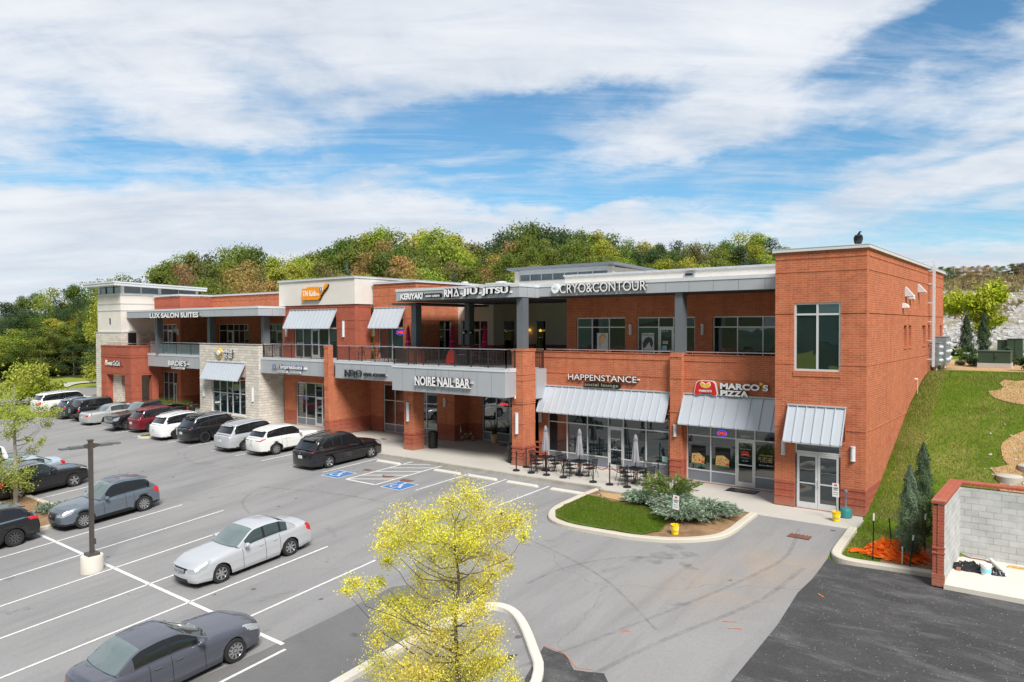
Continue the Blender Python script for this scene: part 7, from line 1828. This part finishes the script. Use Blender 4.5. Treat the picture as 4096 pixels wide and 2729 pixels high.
# ---------------- things on the walk ----------------
def bin_(x,y,label):
    e=empty('litter_bin',(x,y,0),0,label,'litter bin','black round litter bins'); mb=MB(); mb.lathe([(.26,0),(.28,.05),(.29,.72),(.31,.74)],22,cap=False); mb.lathe([(.001,.72),(.29,.72)],22,cap=False); mb.build('body','black',e,smooth=True,sharp=40)
    mb=MB(); mb.lathe([(.31,.74),(.31,.92),(.27,1.0),(.15,1.04),(.001,1.04)],22,cap=False); mb.build('lid','trim_black',e,smooth=True,sharp=40); mb=MB(); mb.box(-.14,.14,-.315,-.28,.78,.90); mb.build('flap','dark_metal',e)
bin_(-51.7,.85,'black litter bin at the corner of the white stone front'); bin_(-24.75,1.65,'black litter bin half hidden behind the left free-standing pillar'); bin_(-17.98,.85,'black litter bin beside the big two-storey pillar')
for (u,v,w_,d_,l) in ((-5.45,1.55,1.35,.75,'black door mat in front of the pizza shop door'),(-21.6,5.2,1.2,.7,'dark door mat at the nail shop door beside the pillar')):
    mb=MB(); mb.box(-w_/2,w_/2,-d_/2,d_/2,0,.014); mb.box(-w_/2+.05,w_/2-.05,-d_/2+.05,d_/2-.05,.014,.020); tag(mb.build('door_mat','sign_black',loc=(u,v,-.010)),l,'door mat')
# palm in a pot
e=empty('potted_palm',(-22.85,5.25,0),0,'potted palm in a tan clay pot in front of the nail shop window','plant'); mb=MB(); mb.lathe([(.19,0),(.27,.5),(.31,.52),(.31,.60),(.27,.60),(.26,.55),(.001,.55)],22,cap=False); mb.build('pot','terracotta',e,smooth=True,sharp=40)
mb=MB(); rr=random.Random(2)
for k in range(22):
    a=rr.uniform(0,2*PI); L=rr.uniform(.5,.95); up=rr.uniform(.5,1.1)
    P=[Vector((math.cos(a)*L*t,math.sin(a)*L*t,.6+up*1.5*t-.9*L*t*t)) for t in (0,.25,.5,.75,1)]
    for t in range(1,20):
        q=t/20*4; i=min(3,int(q)); c=P[i].lerp(P[i+1],q-i); s_=Vector((-math.sin(a),math.cos(a),-.25))
        for sg in (1,-1): mb.face((c,c+s_*sg*.16*(1.1-t/20)+Vector((0,0,-.03)),c+(P[i+1]-P[i])*.10))
    
o=mb.build('fronds','leaves',e,fixn=False); o.color=(.04,.08,.03,1)
mb=MB(); mb.tube((0,0,.5),(0,0,1.0),.03,6); mb.build('stem','bark',e)
# child's bicycle
e=empty('kids_bicycle',(-24.9,4.95,0),R(38),'small black and copper kids bicycle leaning by the brick recess','bicycle')
for x in (-.38,.38):
    w_=empty('wheel',(x,0,.20)); w_.parent=e; mb=MB(); mb.lathe([(.165,-.02),(.2,-.018),(.205,0),(.2,.018),(.165,.02)],20,axis='y',cap=False); mb.build('tyre','tyre',w_); mb=MB(); mb.lathe([(.165,-.012),(.165,.012),(.145,.012),(.145,-.012)],20,axis='y',cap=False)
    for k in range(6): t=PI*k/6*2; mb.tube((0,0,0),(.15*math.cos(t),0,.15*math.sin(t)),.006,4)
    mb.build('rim','skin_copper',w_)
mb=MB(); mb.path([(-.38,0,.2),(-.05,0,.24),(.26,0,.48),(-.12,0,.46),(-.38,0,.2)],.016,6); mb.path([(-.05,0,.24),(-.14,0,.56)],.014,6); mb.path([(.38,0,.2),(.27,0,.5),(.24,0,.62)],.016,6); mb.build('frame','brass',e)
mb=MB(); mb.path([(.24,-.18,.70),(.24,-.06,.64),(.24,.06,.64),(.24,.18,.70)],.012,6); mb.build('handlebar','black',e); mb=MB(); mb.box(-.24,-.06,-.05,.05,.56,.60); mb.build('saddle','black',e)
mb=MB(); mb.tube((-.42,.0,.25),(-.44,0,1.05),.006,4); mb.prism([(-.44,1.05),(-.44,.55),(-.36,.6)],'y',-.004,.004); mb.build('flag','photo_pale',e)
# ash receptacle
e=empty('ash_receptacle',(-.62,-.44,-.012),0,'teal plastic ash receptacle with a tall neck by the double door','ash bin'); mb=MB(); mb.lathe([(.20,0),(.235,.03),(.235,.26),(.20,.34),(.07,.40),(.001,.40)],22,cap=False); mb.build('base','teal_plastic',e,smooth=True,sharp=40); mb=MB(); mb.lathe([(.05,.38),(.038,.5),(.036,.92),(.06,.95),(.075,1.0),(.06,1.06),(.001,1.08)],14,cap=False); mb.build('neck','alu_grey',e,smooth=True)
def bucket(u,v,z,label,slab,tilt):
    e=empty('bucket',(u,v,z),.3,label,'bucket'); mb=MB(); mb.lathe([(.001,.01),(.128,.01),(.150,.36),(.158,.365),(.158,.33),(.148,.33)],22,cap=False); mb.lathe([(.001,.24),(.14,.24)],16,cap=False); mb.build('pail','yellow_plastic',e,smooth=True,sharp=40)
    mb=MB(); mb.path([(.157*math.cos(t),-.03-.10*math.sin(t)*0-.157*abs(math.sin(t)),.30-.16*math.sin(t)) for t in [PI*k/8 for k in range(9)]],.004,4); mb.build('handle','alu',e)
    o=letters('PICKUP',-.09,.09,.12,.17,-.146,.004,.01,mats=('letter_dark','letter_dark')); o.parent=e
    s=empty('sign_stake',(u,v+.0,z+.20),-.15,slab,'stake sign','curbside pickup stake signs in yellow buckets'); s.rotation_euler=(0,tilt,-.10)
    mb=MB(); mb.tube((0,0,0),(0,0,1.30),.011,6); mb.build('stake','black',s); mb=MB(); mb.box(-.125,.125,-.018,-.012,.72,1.24); mb.build('panel','white_paint',s)
    mb=MB(); mb.prism([(-.05,1.13),(-.055,1.17),(-.04,1.2),(.04,1.2),(.055,1.17),(.05,1.13),(.02,1.13),(.015,1.15),(-.015,1.15),(-.02,1.13)],'y',-.022,-.018); mb.build('badge','sign_red',s)
    for t,z0,z1,m,b in (('CURBSIDE',1.03,1.085,'letter_dark',.10),('PICKUP',.965,1.015,'letter_dark',.075),('PLEASE CALL',.875,.905,'sign_green',.085),('WE WILL BRING IT OUT',.80,.82,'letter_dark',.09)): o=letters(t,-b,b,z0,z1,-.018,.002,.01,mats=(m,m)); o.parent=s
bucket(-5.17,-5.88,zlot(-5.2,-5.9)+.10,'yellow bucket at the front edge of the juniper island','white CURBSIDE PICKUP stake sign in the bucket on the island',.05)
bucket(-.76,-1.25,-.012,'yellow bucket on the walk next to the teal ash receptacle','white CURBSIDE PICKUP stake sign in the bucket by the double door',-.02)
# planters by the corner restaurant
for (u0,u1,v0,v1,l,l2) in ((-57.5,-54.4,.55,1.25,'long dark grey planter box nearer the brick corner','planter'),(-53.2,-51.9,.4,1.1,'shorter dark grey planter box by the white stone corner','planter')):
    e=empty('planter_box',((u0+u1)/2,(v0+v1)/2,0),0,l,'planter','dark planter boxes of the corner restaurant'); w_,d_=(u1-u0)/2,(v1-v0)/2; mb=MB()
    B_=[(-w_*.9,-d_*.8,0),(w_*.9,-d_*.8,0),(w_*.9,d_*.8,0),(-w_*.9,d_*.8,0)]; T_=[(-w_,-d_,.85),(w_,-d_,.85),(w_,d_,.85),(-w_,d_,.85)]
    for k in range(4): mb.face((B_[k],B_[(k+1)%4],T_[(k+1)%4],T_[k]))
    mb.face([(x,y,.80) for x,y,z in T_]); mb.build('box','planter_grey',e)
    mb=MB(); mb.box(-w_-.03,w_+.03,-d_-.03,-d_+.02,.85,.88); mb.box(-w_-.03,w_+.03,d_-.02,d_+.03,.85,.88); mb.build('rim','meter_grey',e)
    for q,(cname,col) in enumerate((('low_foliage',(.25,.28,.03)),('high_foliage',(.06,.11,.03)))):
        mb=MB()
        for k in range(900 if q==0 else 700): leaf(mb,Vector((rnd.uniform(-w_,w_),rnd.uniform(-d_,d_),.86+abs(rnd.gauss(0,.12 if q==0 else .26)))),.10,rv()+Vector((0,0,.4)),.35)
        o=mb.build(cname,'leaves',e,fixn=False); o.color=(*col,1)
for (x,y,rz,l) in ((-60.3,1.9,.4,'metal chair beside the brick corner column'),(-58.9,2.6,-1.2,'metal chair behind the long planter'),(-55.2,2.7,2.5,'metal chair near the restaurant side wall'),(-53.0,2.6,.2,'metal chair behind the shorter planter')):
    e=empty('cafe_chair',(x,y,0),rz,l,'chair','aluminium chairs behind the planters'); mb=MB(); mb.box(-.21,.21,-.21,.21,.43,.46); mb.build('seat','alu',e); mb=MB(); mb.path([(-.21,.21,.45),(-.22,.28,.82),(.22,.28,.82),(.21,.21,.45)],.014,6)
    for k in range(4): mb.box(-.2,.2,.25,.262,.58+.06*k,.61+.06*k)
    mb.build('backrest','red_cloth' if x<-58 else 'alu',e)
    for a in (-.2,.2):
        for b in (-.2,.2): mb=MB(); mb.tube((a,b,.44),(a*1.1,b*1.15,0),.013,5); mb.build('leg','alu',e)
for (x,y,l) in ((-59.6,2.4,'dark bistro table by the brick corner column'),(-54.1,2.4,'dark bistro table between the two planters')):
    e=empty('bistro_table',(x,y,0),0,l,'table','bistro tables behind the planters'); mb=MB(); mb.box(-.33,.33,-.33,.33,.72,.75); mb.build('tabletop','bronze',e); mb=MB(); mb.tube((0,0,0),(0,0,.72),.03,8); mb.lathe([(.22,0),(.2,.03),(.001,.04)],12,cap=False); mb.build('pedestal','bronze',e)
# ---------------- upper deck furniture ----------------
DK=5.09
for (x,y,l) in ((-28.9,3.6,'left wine-red closed parasol next to the neon window'),(-26.6,5.4,'middle wine-red closed parasol before the brick side wall'),(-23.6,5.2,'right wine-red closed parasol before the white recess')):
    table(x,y,DK,.2,'black table under the %s deck parasol'%l.split()[0],'black tables on the upper deck'); umbrella(x,y,DK,.95,2.40,'wine_cloth',l,'closed wine-red parasols on the deck')
for i,(x,y,rz,l) in enumerate(((-32.2,2.3,.5,'dark deck chair at the far left end of the deck railing'),(-30.9,2.6,-1.3,'second dark deck chair from the left behind the railing'),(-29.8,2.4,1.7,'third dark deck chair from the left behind the railing'),(-28.1,2.0,3.0,'dark deck chair by the short brick column base'),(-25.2,1.6,.3,'dark deck chair left of the red cloth'),(-22.3,1.5,-.8,'dark deck chair right of the deck bin'),(-21.2,1.7,1.9,'dark deck chair in the middle of the open deck'),(-19.9,1.4,.2,'dark deck chair toward the big pillar'))): put_chair(x,y,DK,rz,l,'dark chairs on the upper deck')
def rattan(x,y,rz,l):
    e=empty('rattan_chair',(x,y,DK),rz,l,'chair','rattan chairs on the upper deck'); mb=MB(); mb.lathe([(.22,.40),(.23,.44),(.001,.45)],14,cap=False); mb.build('seat','rattan',e)
    mb=MB(); mb.prism([(.24*math.cos(t),.60+.34*math.sin(t)) for t in [PI*k/10 for k in range(11)]],'y',.22,.25); mb.tube((-.22,.2,.42),(-.22,.23,.62),.02,5); mb.tube((.22,.2,.42),(.22,.23,.62),.02,5); mb.build('backrest','rattan',e)
    for a in (-.18,.18):
        for b in (-.17,.18): mb=MB(); mb.tube((a,b,.41),(a*1.1,b*1.1,0),.016,5); mb.build('leg','rattan',e)
for a in ((-26.4,7.2,2.8,'rattan chair near the middle red parasol'),(-23.9,10.6,.4,'rattan chair under the first dark recess window'),(-21.4,8.6,2.2,'rattan chair left of the big grey column'),(-20.0,9.0,-2.4,'second rattan chair left of the big grey column'),(-17.9,7.5,.2,'rattan chair behind the big grey column'),(-19.2,11.3,2.9,'rattan chair in the far corner of the recess')): rattan(*a)
e=empty('draped_cloth',(-24.0,2.5,DK),.2,'bright red cloth draped over a chair behind the deck railing','cloth'); mb=MB()
mb.prism([(-.30,.05),(-.27,.5),(-.1,.86),(.12,.95),(.28,.80),(.30,.45),(.25,.08),(.1,.12),(-.08,.02)],'y',-.14,.16); mb.build('cloth','red_cloth',e,smooth=True,sharp=60)
e=empty('deck_bin',(-22.9,2.6,DK),0,'black square bin on the deck right of the red cloth','litter bin'); mb=MB(); mb.box(-.33,.33,-.3,.3,0,.86); mb.build('body','black',e); mb=MB(); mb.prism([(-.35,.86),(.35,.86),(.26,.98),(-.26,.98)],'y',-.32,.32); mb.build('lid','trim_black',e)
for (x,y,z,l) in ((-25.58,5.5,7.05,'round bulkhead lamp on the short brick-based column, left one'),(-25.22,5.75,7.05,'round bulkhead lamp on the short brick-based column, right one')):
    e=empty('bulkhead_lamp',(x,y,z),0,l,'wall lamp','round bulkhead lamps'); mb=MB(); mb.lathe([(.13,.10),(.13,.0),(.10,-.05),(.001,-.07)],18,axis='y',cap=False); mb.build('housing','black',e,smooth=True); mb=MB(); mb.prism([(.10*math.cos(t),.10*math.sin(t)) for t in [PI+PI*k/8 for k in range(9)]],'y',-.085,-.05); mb.build('lens','white_lamp',e)
e=empty('loudspeaker',(-27.85,8.95,8.7),0,'round white loudspeaker high on the white recess wall','loudspeaker'); mb=MB(); mb.lathe([(.16,.05),(.16,-.05),(.12,-.06),(.001,-.02)],20,axis='y',cap=False); mb.build('housing','white_lamp',e,smooth=True); mb=MB(); mb.lathe([(.11,-.065),(.001,-.07)],16,axis='y',cap=False); mb.build('grille','meter_grey',e)
for (x,y,z,l) in ((-25.45,12.5,7.05,'small amber lamp in the left recess window'),(-24.5,12.55,7.02,'small amber lamp in the right recess window')):
    mb=MB(); mb.lathe([(.09,0),(.11,.12),(.03,.2),(.001,.2)],12,cap=False); tag(mb.build('pendant_lamp','lamp_amber',loc=(x,y-.02,z)),l,'lamp','amber pendant lamps')
# ---------------- roof and wall equipment ----------------
def unit(u0,u1,y0,y1,z0,z1,l,m='coping'):
    e=empty('roof_unit',((u0+u1)/2,(y0+y1)/2,z0),0,l,'rooftop unit','air handling units on the roof'); w_,d_,h_=(u1-u0)/2,(y1-y0)/2,z1-z0
    mb=MB(); mb.box(-w_,w_,-d_,d_,0,h_*.82); mb.build('casing',m,e); mb=MB(); mb.box(-w_-.03,w_+.03,-d_-.03,d_+.03,h_*.82,h_*.9); mb.lathe([(min(w_,d_)*.6,h_*.9),(min(w_,d_)*.6,h_),(.001,h_)],18,cap=False); mb.build('fan_top',m,e); mb=MB()
    n_=4
    for k in range(n_): x=-w_+2*w_*(k+.12)/n_; mb.box(x,x+2*w_/n_*.76,-d_-.012,-d_,h_*.2,h_*.7)
    mb.build('louvre','alu_grey',e)
unit(-32.0,-31.07,11.8,12.7,9.5,10.9,'small pale rooftop unit above the brick corner'); unit(-29.0,-27.25,11.8,13.2,9.5,10.8,'long glazed rooftop unit above the canopy lettering'); unit(-21.5,-20.4,15,16,9.5,9.9,'low rooftop unit behind the roof lantern'); unit(-38.5,-36.8,15,16.6,9.7,10.5,'rooftop unit behind the cream box')
e=empty('security_light',(-9.25,4.38,9.95),0,'grey twin floodlight box on the cream parapet','floodlight'); mb=MB(); mb.box(-.25,.25,-.10,.0,0,.20); mb.build('housing','meter_grey',e); mb=MB(); mb.box(-.18,.18,-.16,-.10,.03,.12); mb.build('lens','sign_black',e)
def camera_(x,y,z,l,rz=0):
    e=empty('security_camera',(x,y,z),rz,l,'camera','small white security cameras'); mb=MB(); mb.lathe([(.035,0),(.045,.02),(.001,.03)],10,cap=False); mb.tube((0,0,.0),(0,-.05,-.06),.015,6); mb.build('mount','white_paint',e); mb=MB(); mb.tube((0,.03,-.07),(.02,-.16,-.10),.038,10); mb.build('body','white_paint',e,smooth=True)
camera_(-17.2,.1,3.72,'white camera under the right end of the projecting grey panel',.5); camera_(-42.75,2.3,3.25,'white camera on the white stone side wall',1.2)
e=empty('exit_light',(-64.7,2.0,7.1),0,'small cream emergency light above the dark stair-tower door','wall lamp'); mb=MB(); mb.box(0,.08,-.22,.22,0,.14); mb.build('housing','stucco',e); mb=MB(); mb.box(.08,.10,-.18,-.04,.03,.11); mb.box(.08,.10,.04,.18,.03,.11); mb.build('lens','white_lamp',e)
# roof ladder on the side wall
e=empty('roof_ladder',(.12,13.7,5.1),0,'tall silver roof ladder fixed to the brick side wall','ladder'); mb=MB()
for y in (-.02,.40): mb.box(.10,.17,y-.03,y+.03,.1,5.75)
for k in range(19): mb.tube((.135,0,.3+k*.29),(.135,.4,.3+k*.29),.014,6)
mb.build('ladder_rails','coping',e); mb=MB()
for z in (.5,1.5,2.5,3.5,4.5,5.2):
    for y in (-.02,.40): mb.box(-.12,.10,y-.02,y+.02,z-.025,z+.025)
mb.build('brackets','coping',e); mb=MB()
for y in (-.02,.40):
    for z in (5.75,5.40): mb.path([(.14,y,z),(-1.05,y,z),(-1.05,y,5.2)],.018,6)
mb.build('grab_rails','coping',e)
for (y,z,w_,h_,l,k) in ((7.6,8.75,.5,.45,'first wedge-shaped white hood high on the side wall',0),(8.65,8.65,.3,.28,'small wedge-shaped white hood below the first hood',0),(10.85,9.05,.5,.42,'farther wedge-shaped white hood near the ladder',0)):
    e=empty('wall_hood',(.0,y,z),0,l,'vent hood','white hoods on the side wall'); mb=MB(); mb.prism([(0,0),(.38*w_/.5,0),(.36*w_/.5,.03),(0.03,h_),(0,h_)],'y',-.16,.16); mb.build('hood','coping',e); mb=MB(); mb.box(.04,.30*w_/.5,-.12,.12,-.015,0); mb.build('grille','alu_grey',e)
e=empty('wall_hood',(0,6.95,8.2),0,'small rounded white lamp shade below the hoods','wall lamp'); mb=MB(); mb.prism([(0,0),(.26,.02),(.22,.14),(.10,.22),(0,.24)],'y',-.14,.14); mb.build('shade','white_paint',e); mb=MB(); mb.box(.02,.2,-.1,.1,-.01,0); mb.build('lens','white_lamp',e)
e=empty('conduit_box',(0,9.45,8.65),0,'slim white box beside the hoods on the side wall','junction box'); mb=MB(); mb.box(0,.07,-.06,.06,0,.25); mb.build('cover','white_paint',e); mb=MB(); mb.tube((.03,0,-.02),(.03,0,0),.02,6); mb.build('nipple','white_paint',e)
# electric meters
for i,(y0,y1,z0,z1,dx,l) in enumerate(((14.5,15.6,5.25,6.45,.42,'nearer grey electric meter cabinet on the side wall'),(16.0,17.4,5.25,6.75,.55,'middle grey electric meter cabinet on the side wall'),(17.7,18.7,5.3,6.6,.45,'farther grey electric meter cabinet on the side wall'))):
    e=empty('meter_cabinet',(0,(y0+y1)/2,z0),0,l,'meter cabinet','grey electric meter cabinets'); h_=z1-z0; w_=(y1-y0)/2; mb=MB(); mb.box(.02,dx,-w_,w_,0,h_); mb.box(.0,dx+.03,-w_-.02,w_+.02,h_,h_+.04); mb.build('cabinet','meter_grey',e)
    for a in range(3):
        for b in range(2):
            mb=MB(); mb.lathe([(.09,0),(.09,.07),(.05,.10),(.001,.105)],12,c=(dx,-w_*.5+b*w_,.25+a*h_*.3),axis='x',cap=False); mb.build('meter','coping',e,smooth=True)
            mb=MB(); mb.lathe([(.07,0),(.07,.04),(.001,.06)],10,c=(.08+b*.18,-w_-.03,.25+a*h_*.3),axis='y',cap=False); mb.build('meter','coping',e,smooth=True)
    mb=MB(); mb.tube((.2,0,-.35),(.2,0,0),.06,8); mb.tube((.2,w_*.6,-.35),(.2,w_*.6,0),.04,8); mb.build('conduit','coping',e)
e=empty('hose_bib',(0,10.2,4.75),0,'white pipe outlet low on the brick side wall','pipe'); mb=MB(); mb.tube((0,0,0),(.12,0,0),.04,8); mb.tube((.11,0,0),(.11,0,-1.2),.012,5); mb.build('pipe','white_paint',e); mb=MB(); mb.lathe([(.06,0),(.001,.02)],8,axis='x',cap=False); mb.build('flange','white_paint',e)
# green utility cabinets
def cabinet(u0,u1,v0,v1,z0,z1,zb,l,g_='green utility cabinets on the plateau'):
    e=empty('utility_cabinet',((u0+u1)/2,(v0+v1)/2,z0),0,l,'utility cabinet',g_); w_,d_=(u1-u0)/2,(v1-v0)/2; mb=MB(); mb.box(-w_,w_,-d_,d_,zb,z1-z0-.04); mb.box(-w_-.03,w_+.03,-d_-.03,d_+.03,z1-z0-.04,z1-z0); mb.build('housing','green_cabinet',e)
    mb=MB(); mb.box(-w_-.03,w_+.03,-d_-.03,d_+.03,-.3,zb); mb.build('concrete_plinth','concrete',e); mb=MB(); mb.box(-.012,.012,-d_-.012,-d_,zb+.03,z1-z0-.08); mb.box(.05,.10,-d_-.03,-d_,zb+.3,zb+.36); mb.build('door_seam','sign_black',e)
cabinet(1.71,3.28,19.4,20.8,4.96,5.93,.27,'low wide green cabinet on a concrete plinth, nearest of the three'); cabinet(2.44,3.28,29,30.2,4.97,6.5,.05,'tall green cabinet farthest right'); cabinet(1.86,2.42,29.2,30.0,4.97,6.4,.6,'green switch box left of the tall green cabinet')
# vulture on the parapet
e_pts=[]
def skinmesh(name,verts,edges,radii,mats_,loc,sub=2,parent=None):
    me=bpy.data.meshes.new(name); me.from_pydata(verts,edges,[]); o=bpy.data.objects.new(name,me); COL.objects.link(o)
    o.modifiers.new('s','SKIN'); 
    for i,r_ in enumerate(radii): me.skin_vertices[0].data[i].radius=(r_[0],r_[1]) if hasattr(r_,'__len__') else (r_,r_)
    me.skin_vertices[0].data[0].use_root=True
    m=o.modifiers.new('b','SUBSURF'); m.levels=sub
    bpy.context.view_layer.update(); dg=bpy.context.evaluated_depsgraph_get(); m2=bpy.data.meshes.new_from_object(o.evaluated_get(dg)); bpy.data.objects.remove(o)
    m2.materials.append(MATS[mats_]); m2.polygons.foreach_set('use_smooth',[True]*len(m2.polygons)); o=bpy.data.objects.new(name,m2); COL.objects.link(o); o.location=loc; 
    if parent: o.parent=parent
    return o
plain('feather',(.035,.033,.038),.8,0,.2,.4,20); plain('bird_head',(.10,.05,.045),.8)
e=empty('vulture',(-.35,.12,10.525),R(20),'dark vulture perched on the corner tower parapet','bird')
skinmesh('body',[(0,0,.26),(0,.04,.17),(0,.10,.06),(0,.15,-.02),(0,-.03,.36),(.01,-.06,.44),(.03,-.07,.50),(.06,-.085,.505),(.10,-.10,.49)],[(0,1),(1,2),(2,3),(0,4),(4,5),(5,6),(6,7),(7,8)],[.12,.115,.06,.03,.10,.045,.042,.028,.012],'feather',(0,0,0),2,e)
for s in (-1,1):
    skinmesh('wing',[(s*.10,-.03,.36),(s*.13,.02,.24),(s*.11,.09,.10),(s*.06,.14,.02)],[(0,1),(1,2),(2,3)],[(.035,.07),(.03,.09),(.025,.06),(.012,.02)],'feather',(0,0,0),1,e)
    mb=MB(); mb.tube((s*.04,.0,.12),(s*.045,-.01,0),.012,6); mb.box(s*.045-.02,s*.045+.02,-.05,.02,0,.012); mb.build('leg','bird_head',e)
# ---------------- block enclosure ----------------
e=empty('block_enclosure',(3.13,-6.0,-.28),0,'unfinished refuse enclosure of grey block walls capped with red brick','enclosure')
mb=MB(); mb.box(.13,.30,.02,3.6,0,2.44); mb.box(.3,6.0,3.42,3.6,0,2.35); mb.build('block_wall','block',e)
mb=MB(); mb.box(0,.128,0,3.75,0,2.38,0); mb.box(.128,.30,-.02,.018,0,2.38,0); mb.box(0,.128,3.6,3.7,0,2.38,0); mb.box(-.01,.32,-.03,.02,0,.35,1)
for z in (.95,1.10): mb.box(-.01,.32,-.032,.02,z,z+.05,1)
mb.build('brick_face',['brick_base','brick_base'],e)
mb=MB(); mb.box(-.04,.34,-.05,3.62,2.44,2.53); mb.box(-.04,6.0,3.40,3.80,2.38 if False else 2.44,2.525); mb.build('brick_cap','brick_base',e)
mb=MB(); mb.box(.3,6.0,-.05,3.42,-.2,.09); mb.build('slab','pale_concrete',e)
def crumple(name,label,cat,c,rx,ry,h,m,seed,n=1400,kind='bag'):
    rr=random.Random(seed); mb=MB(); N=26; 
    for j in range(N+1):
        for i in range(N+1):
            a=(i/N*2-1); b=(j/N*2-1); r_=math.sqrt(a*a+b*b); f_=max(0,1-min(1,r_)**2.2)
            nn=noise.fractal(Vector((a*3+seed,b*3,seed)),.7,2.2,4)
            mb.v.append((a*rx*(1+.25*nn),b*ry*(1+.25*noise.noise(Vector((b*2,a*2,seed)))),max(0,h*f_*(.55+.9*abs(nn)))))
    for j in range(N):
        for i in range(N):
            a=((i+.5)/N*2-1); b=((j+.5)/N*2-1)
            if a*a+b*b>1.0+.25*noise.noise(Vector((math.atan2(b,a)*2,seed,1))): continue
            q=j*(N+1)+i; mb.f.append((q,q+1,q+N+2,q+N+1)); mb.m.append(0)
    o=mb.build(name,m,loc=c,smooth=True,sharp=50,fixn=False); tag(o,label,cat); return o
crumple('plastic_bag','crumpled black plastic sheeting on the enclosure slab','plastic sheet',(3.85,-4.05,-.19),.60,.28,.26,'bag_black',3); crumple('plastic_bag','smaller black bag on the right of the white pail','plastic bag',(4.5,-4.05,-.19),.32,.2,.2,'bag_black',8)
e=empty('pail',(4.32,-4.3,-.19),0,'white plastic pail between the black bags in the enclosure','bucket'); mb=MB(); mb.lathe([(.001,.0),(.12,.0),(.14,.30),(.15,.31),(.15,.26)],18,cap=False); mb.build('body','white_paint',e,smooth=True,sharp=40); mb=MB(); mb.lathe([(.15,.31),(.15,.33),(.001,.33)],18,cap=False); mb.build('lid','white_paint',e); mb=MB(); mb.lathe([(.138,.08),(.146,.2)],18,cap=False); mb.build('band','aqua',e)
mb=MB(); mb.tube((4.3,-2.7,-.13),(4.84,-4.15,-.13),.05,12); tag(mb.build('plastic_pipe','white_paint'),'long white plastic pipe lying across the enclosure slab','pipe')
mb=MB(); mb.box(4.8,5.6,-3.1,-3.0,-.19,-.12); tag(mb.build('timber_board','food_tan'),'pale timber board at the right edge of the enclosure','board')
mb=MB(); mb.path([(3.5,-2.6,-.17),(3.75,-2.75,-.17),(4.15,-2.75,-.17),(4.3,-2.95,-.17),(4.05,-3.3,-.17)],.018,6); tag(mb.build('hose','rust_iron'),'brown hose loop near the back wall of the enclosure','hose')
mb=MB(); mb.box(3.55,3.66,-4.4,-4.3,-.19,-.10); tag(mb.build('loose_brick','brick_base'),'loose red brick by the enclosure side wall','brick')
# orange safety netting heap with stakes
e=empty('safety_netting',(1.65,-4.35,-.16),0,'heap of crumpled orange safety netting on the verge','netting'); mb=MB(); rr=random.Random(4)
for k in range(520):
    a=rr.uniform(0,2*PI); q=math.sqrt(rr.random()); x,y=q*.95*math.cos(a),q*.5*math.sin(a)+.2; z=max(0,(1-q*q)*.5*rr.uniform(.4,1.2)); L=rr.uniform(.2,.5); b=rr.uniform(-.6,.9)
    P=[(x,y,z),(x+L*.5*math.cos(b),y+L*.5*math.sin(b),z+rr.uniform(-.04,.08)),(x+L*math.cos(b),y+L*math.sin(b),max(0,z+rr.uniform(-.12,.05)))]
    mb.path(P,.012,4)
for k in range(30):
    x=-1.3+rr.uniform(0,.5); y=rr.uniform(-.25,.25); mb.path([(x,y,.03),(x+.22,y+.12,.06)],.010,4)
N_=22; i0=len(mb.v)
for j in range(N_+1):
    for i in range(N_+1):
        a_=i/N_*2-1; c_=j/N_*2-1; q_=min(1,math.hypot(a_,c_)); mb.v.append((a_*.85,c_*.5+.15,max(-.02,.62*(1-q_**1.4)*(.6+.9*noise.noise(Vector((a_*4,c_*4,7)))+.35*rr.uniform(-1,1)))))
for j in range(N_):
    for i in range(N_):
        if math.hypot((i+.5)/N_*2-1,(j+.5)/N_*2-1)<.96: q_=i0+j*(N_+1)+i; mb.f.append((q_,q_+1,q_+N_+2,q_+N_+1)); mb.m.append(0)
mb.build('mesh_heap','netting',e)
def stake(u,v,z,h,tx,ty,l,white=True,m='sign_black'):
    e=empty('stake',(u,v,z),0,l,'stake','metal stakes on the verges'); mb=MB(); mb.tube((0,0,-.1),(tx*.85,ty*.85,h*.85),.022,6); mb.build('shaft',m,e); mb=MB(); mb.tube((tx*.85,ty*.85,h*.85),(tx,ty,h),.026,6); mb.build('tip','white_paint' if white else m,e)
stake(1.25,-4.75,-.20,1.5,.02,0,'upright stake with a white tip left of the orange netting'); stake(1.55,-3.4,-.08,.95,-.1,.1,'dark leaning stake behind the orange netting',False); stake(2.35,-5.0,-.22,1.05,.10,.1,'leaning stake with a white tip in front of the pale juniper'); stake(2.52,-3.3,-.05,1.2,.0,.1,'stake with a white tip between the two junipers'); stake(2.13,-4.85,-.2,.6,0,0,'short pale stake right of the netting',True,'alu'); stake(-31.95,-17.5,zlot(-32,-17.5),.75,.12,.15,'leaning stake with a white tip in the left planting island')
for (u,v,l) in ((4.35,3.7,'concrete manhole ring half buried in the slope'),(5.0,4.5,'second concrete manhole ring higher on the slope')):
    mb=MB(); mb.lathe([(.45,-.3),(.45,.10),(.40,.14),(.001,.14)],26,cap=False); tag(mb.build('manhole_ring','concrete',loc=(u,v,zterr(u,v)),smooth=True,sharp=40),l,'manhole')
mb=MB(); rr=random.Random(9)
for k in range(160): x=rr.uniform(3.4,9); y=rr.uniform(1.2,7.5); rock(mb,Vector((x,y,zterr(x,y)+.02)),rr.uniform(.03,.12),rr)
for k in range(50): x=rr.uniform(-10.6,-4); y=rr.uniform(-3.0,-2.0) if k%2 else rr.uniform(-6.2,-2.3); rock(mb,Vector((x,y,zlot(x,y)+.11)),rr.uniform(.02,.06),rr)
tag(mb.build('loose_stones','pale_rock'),kind='stuff')
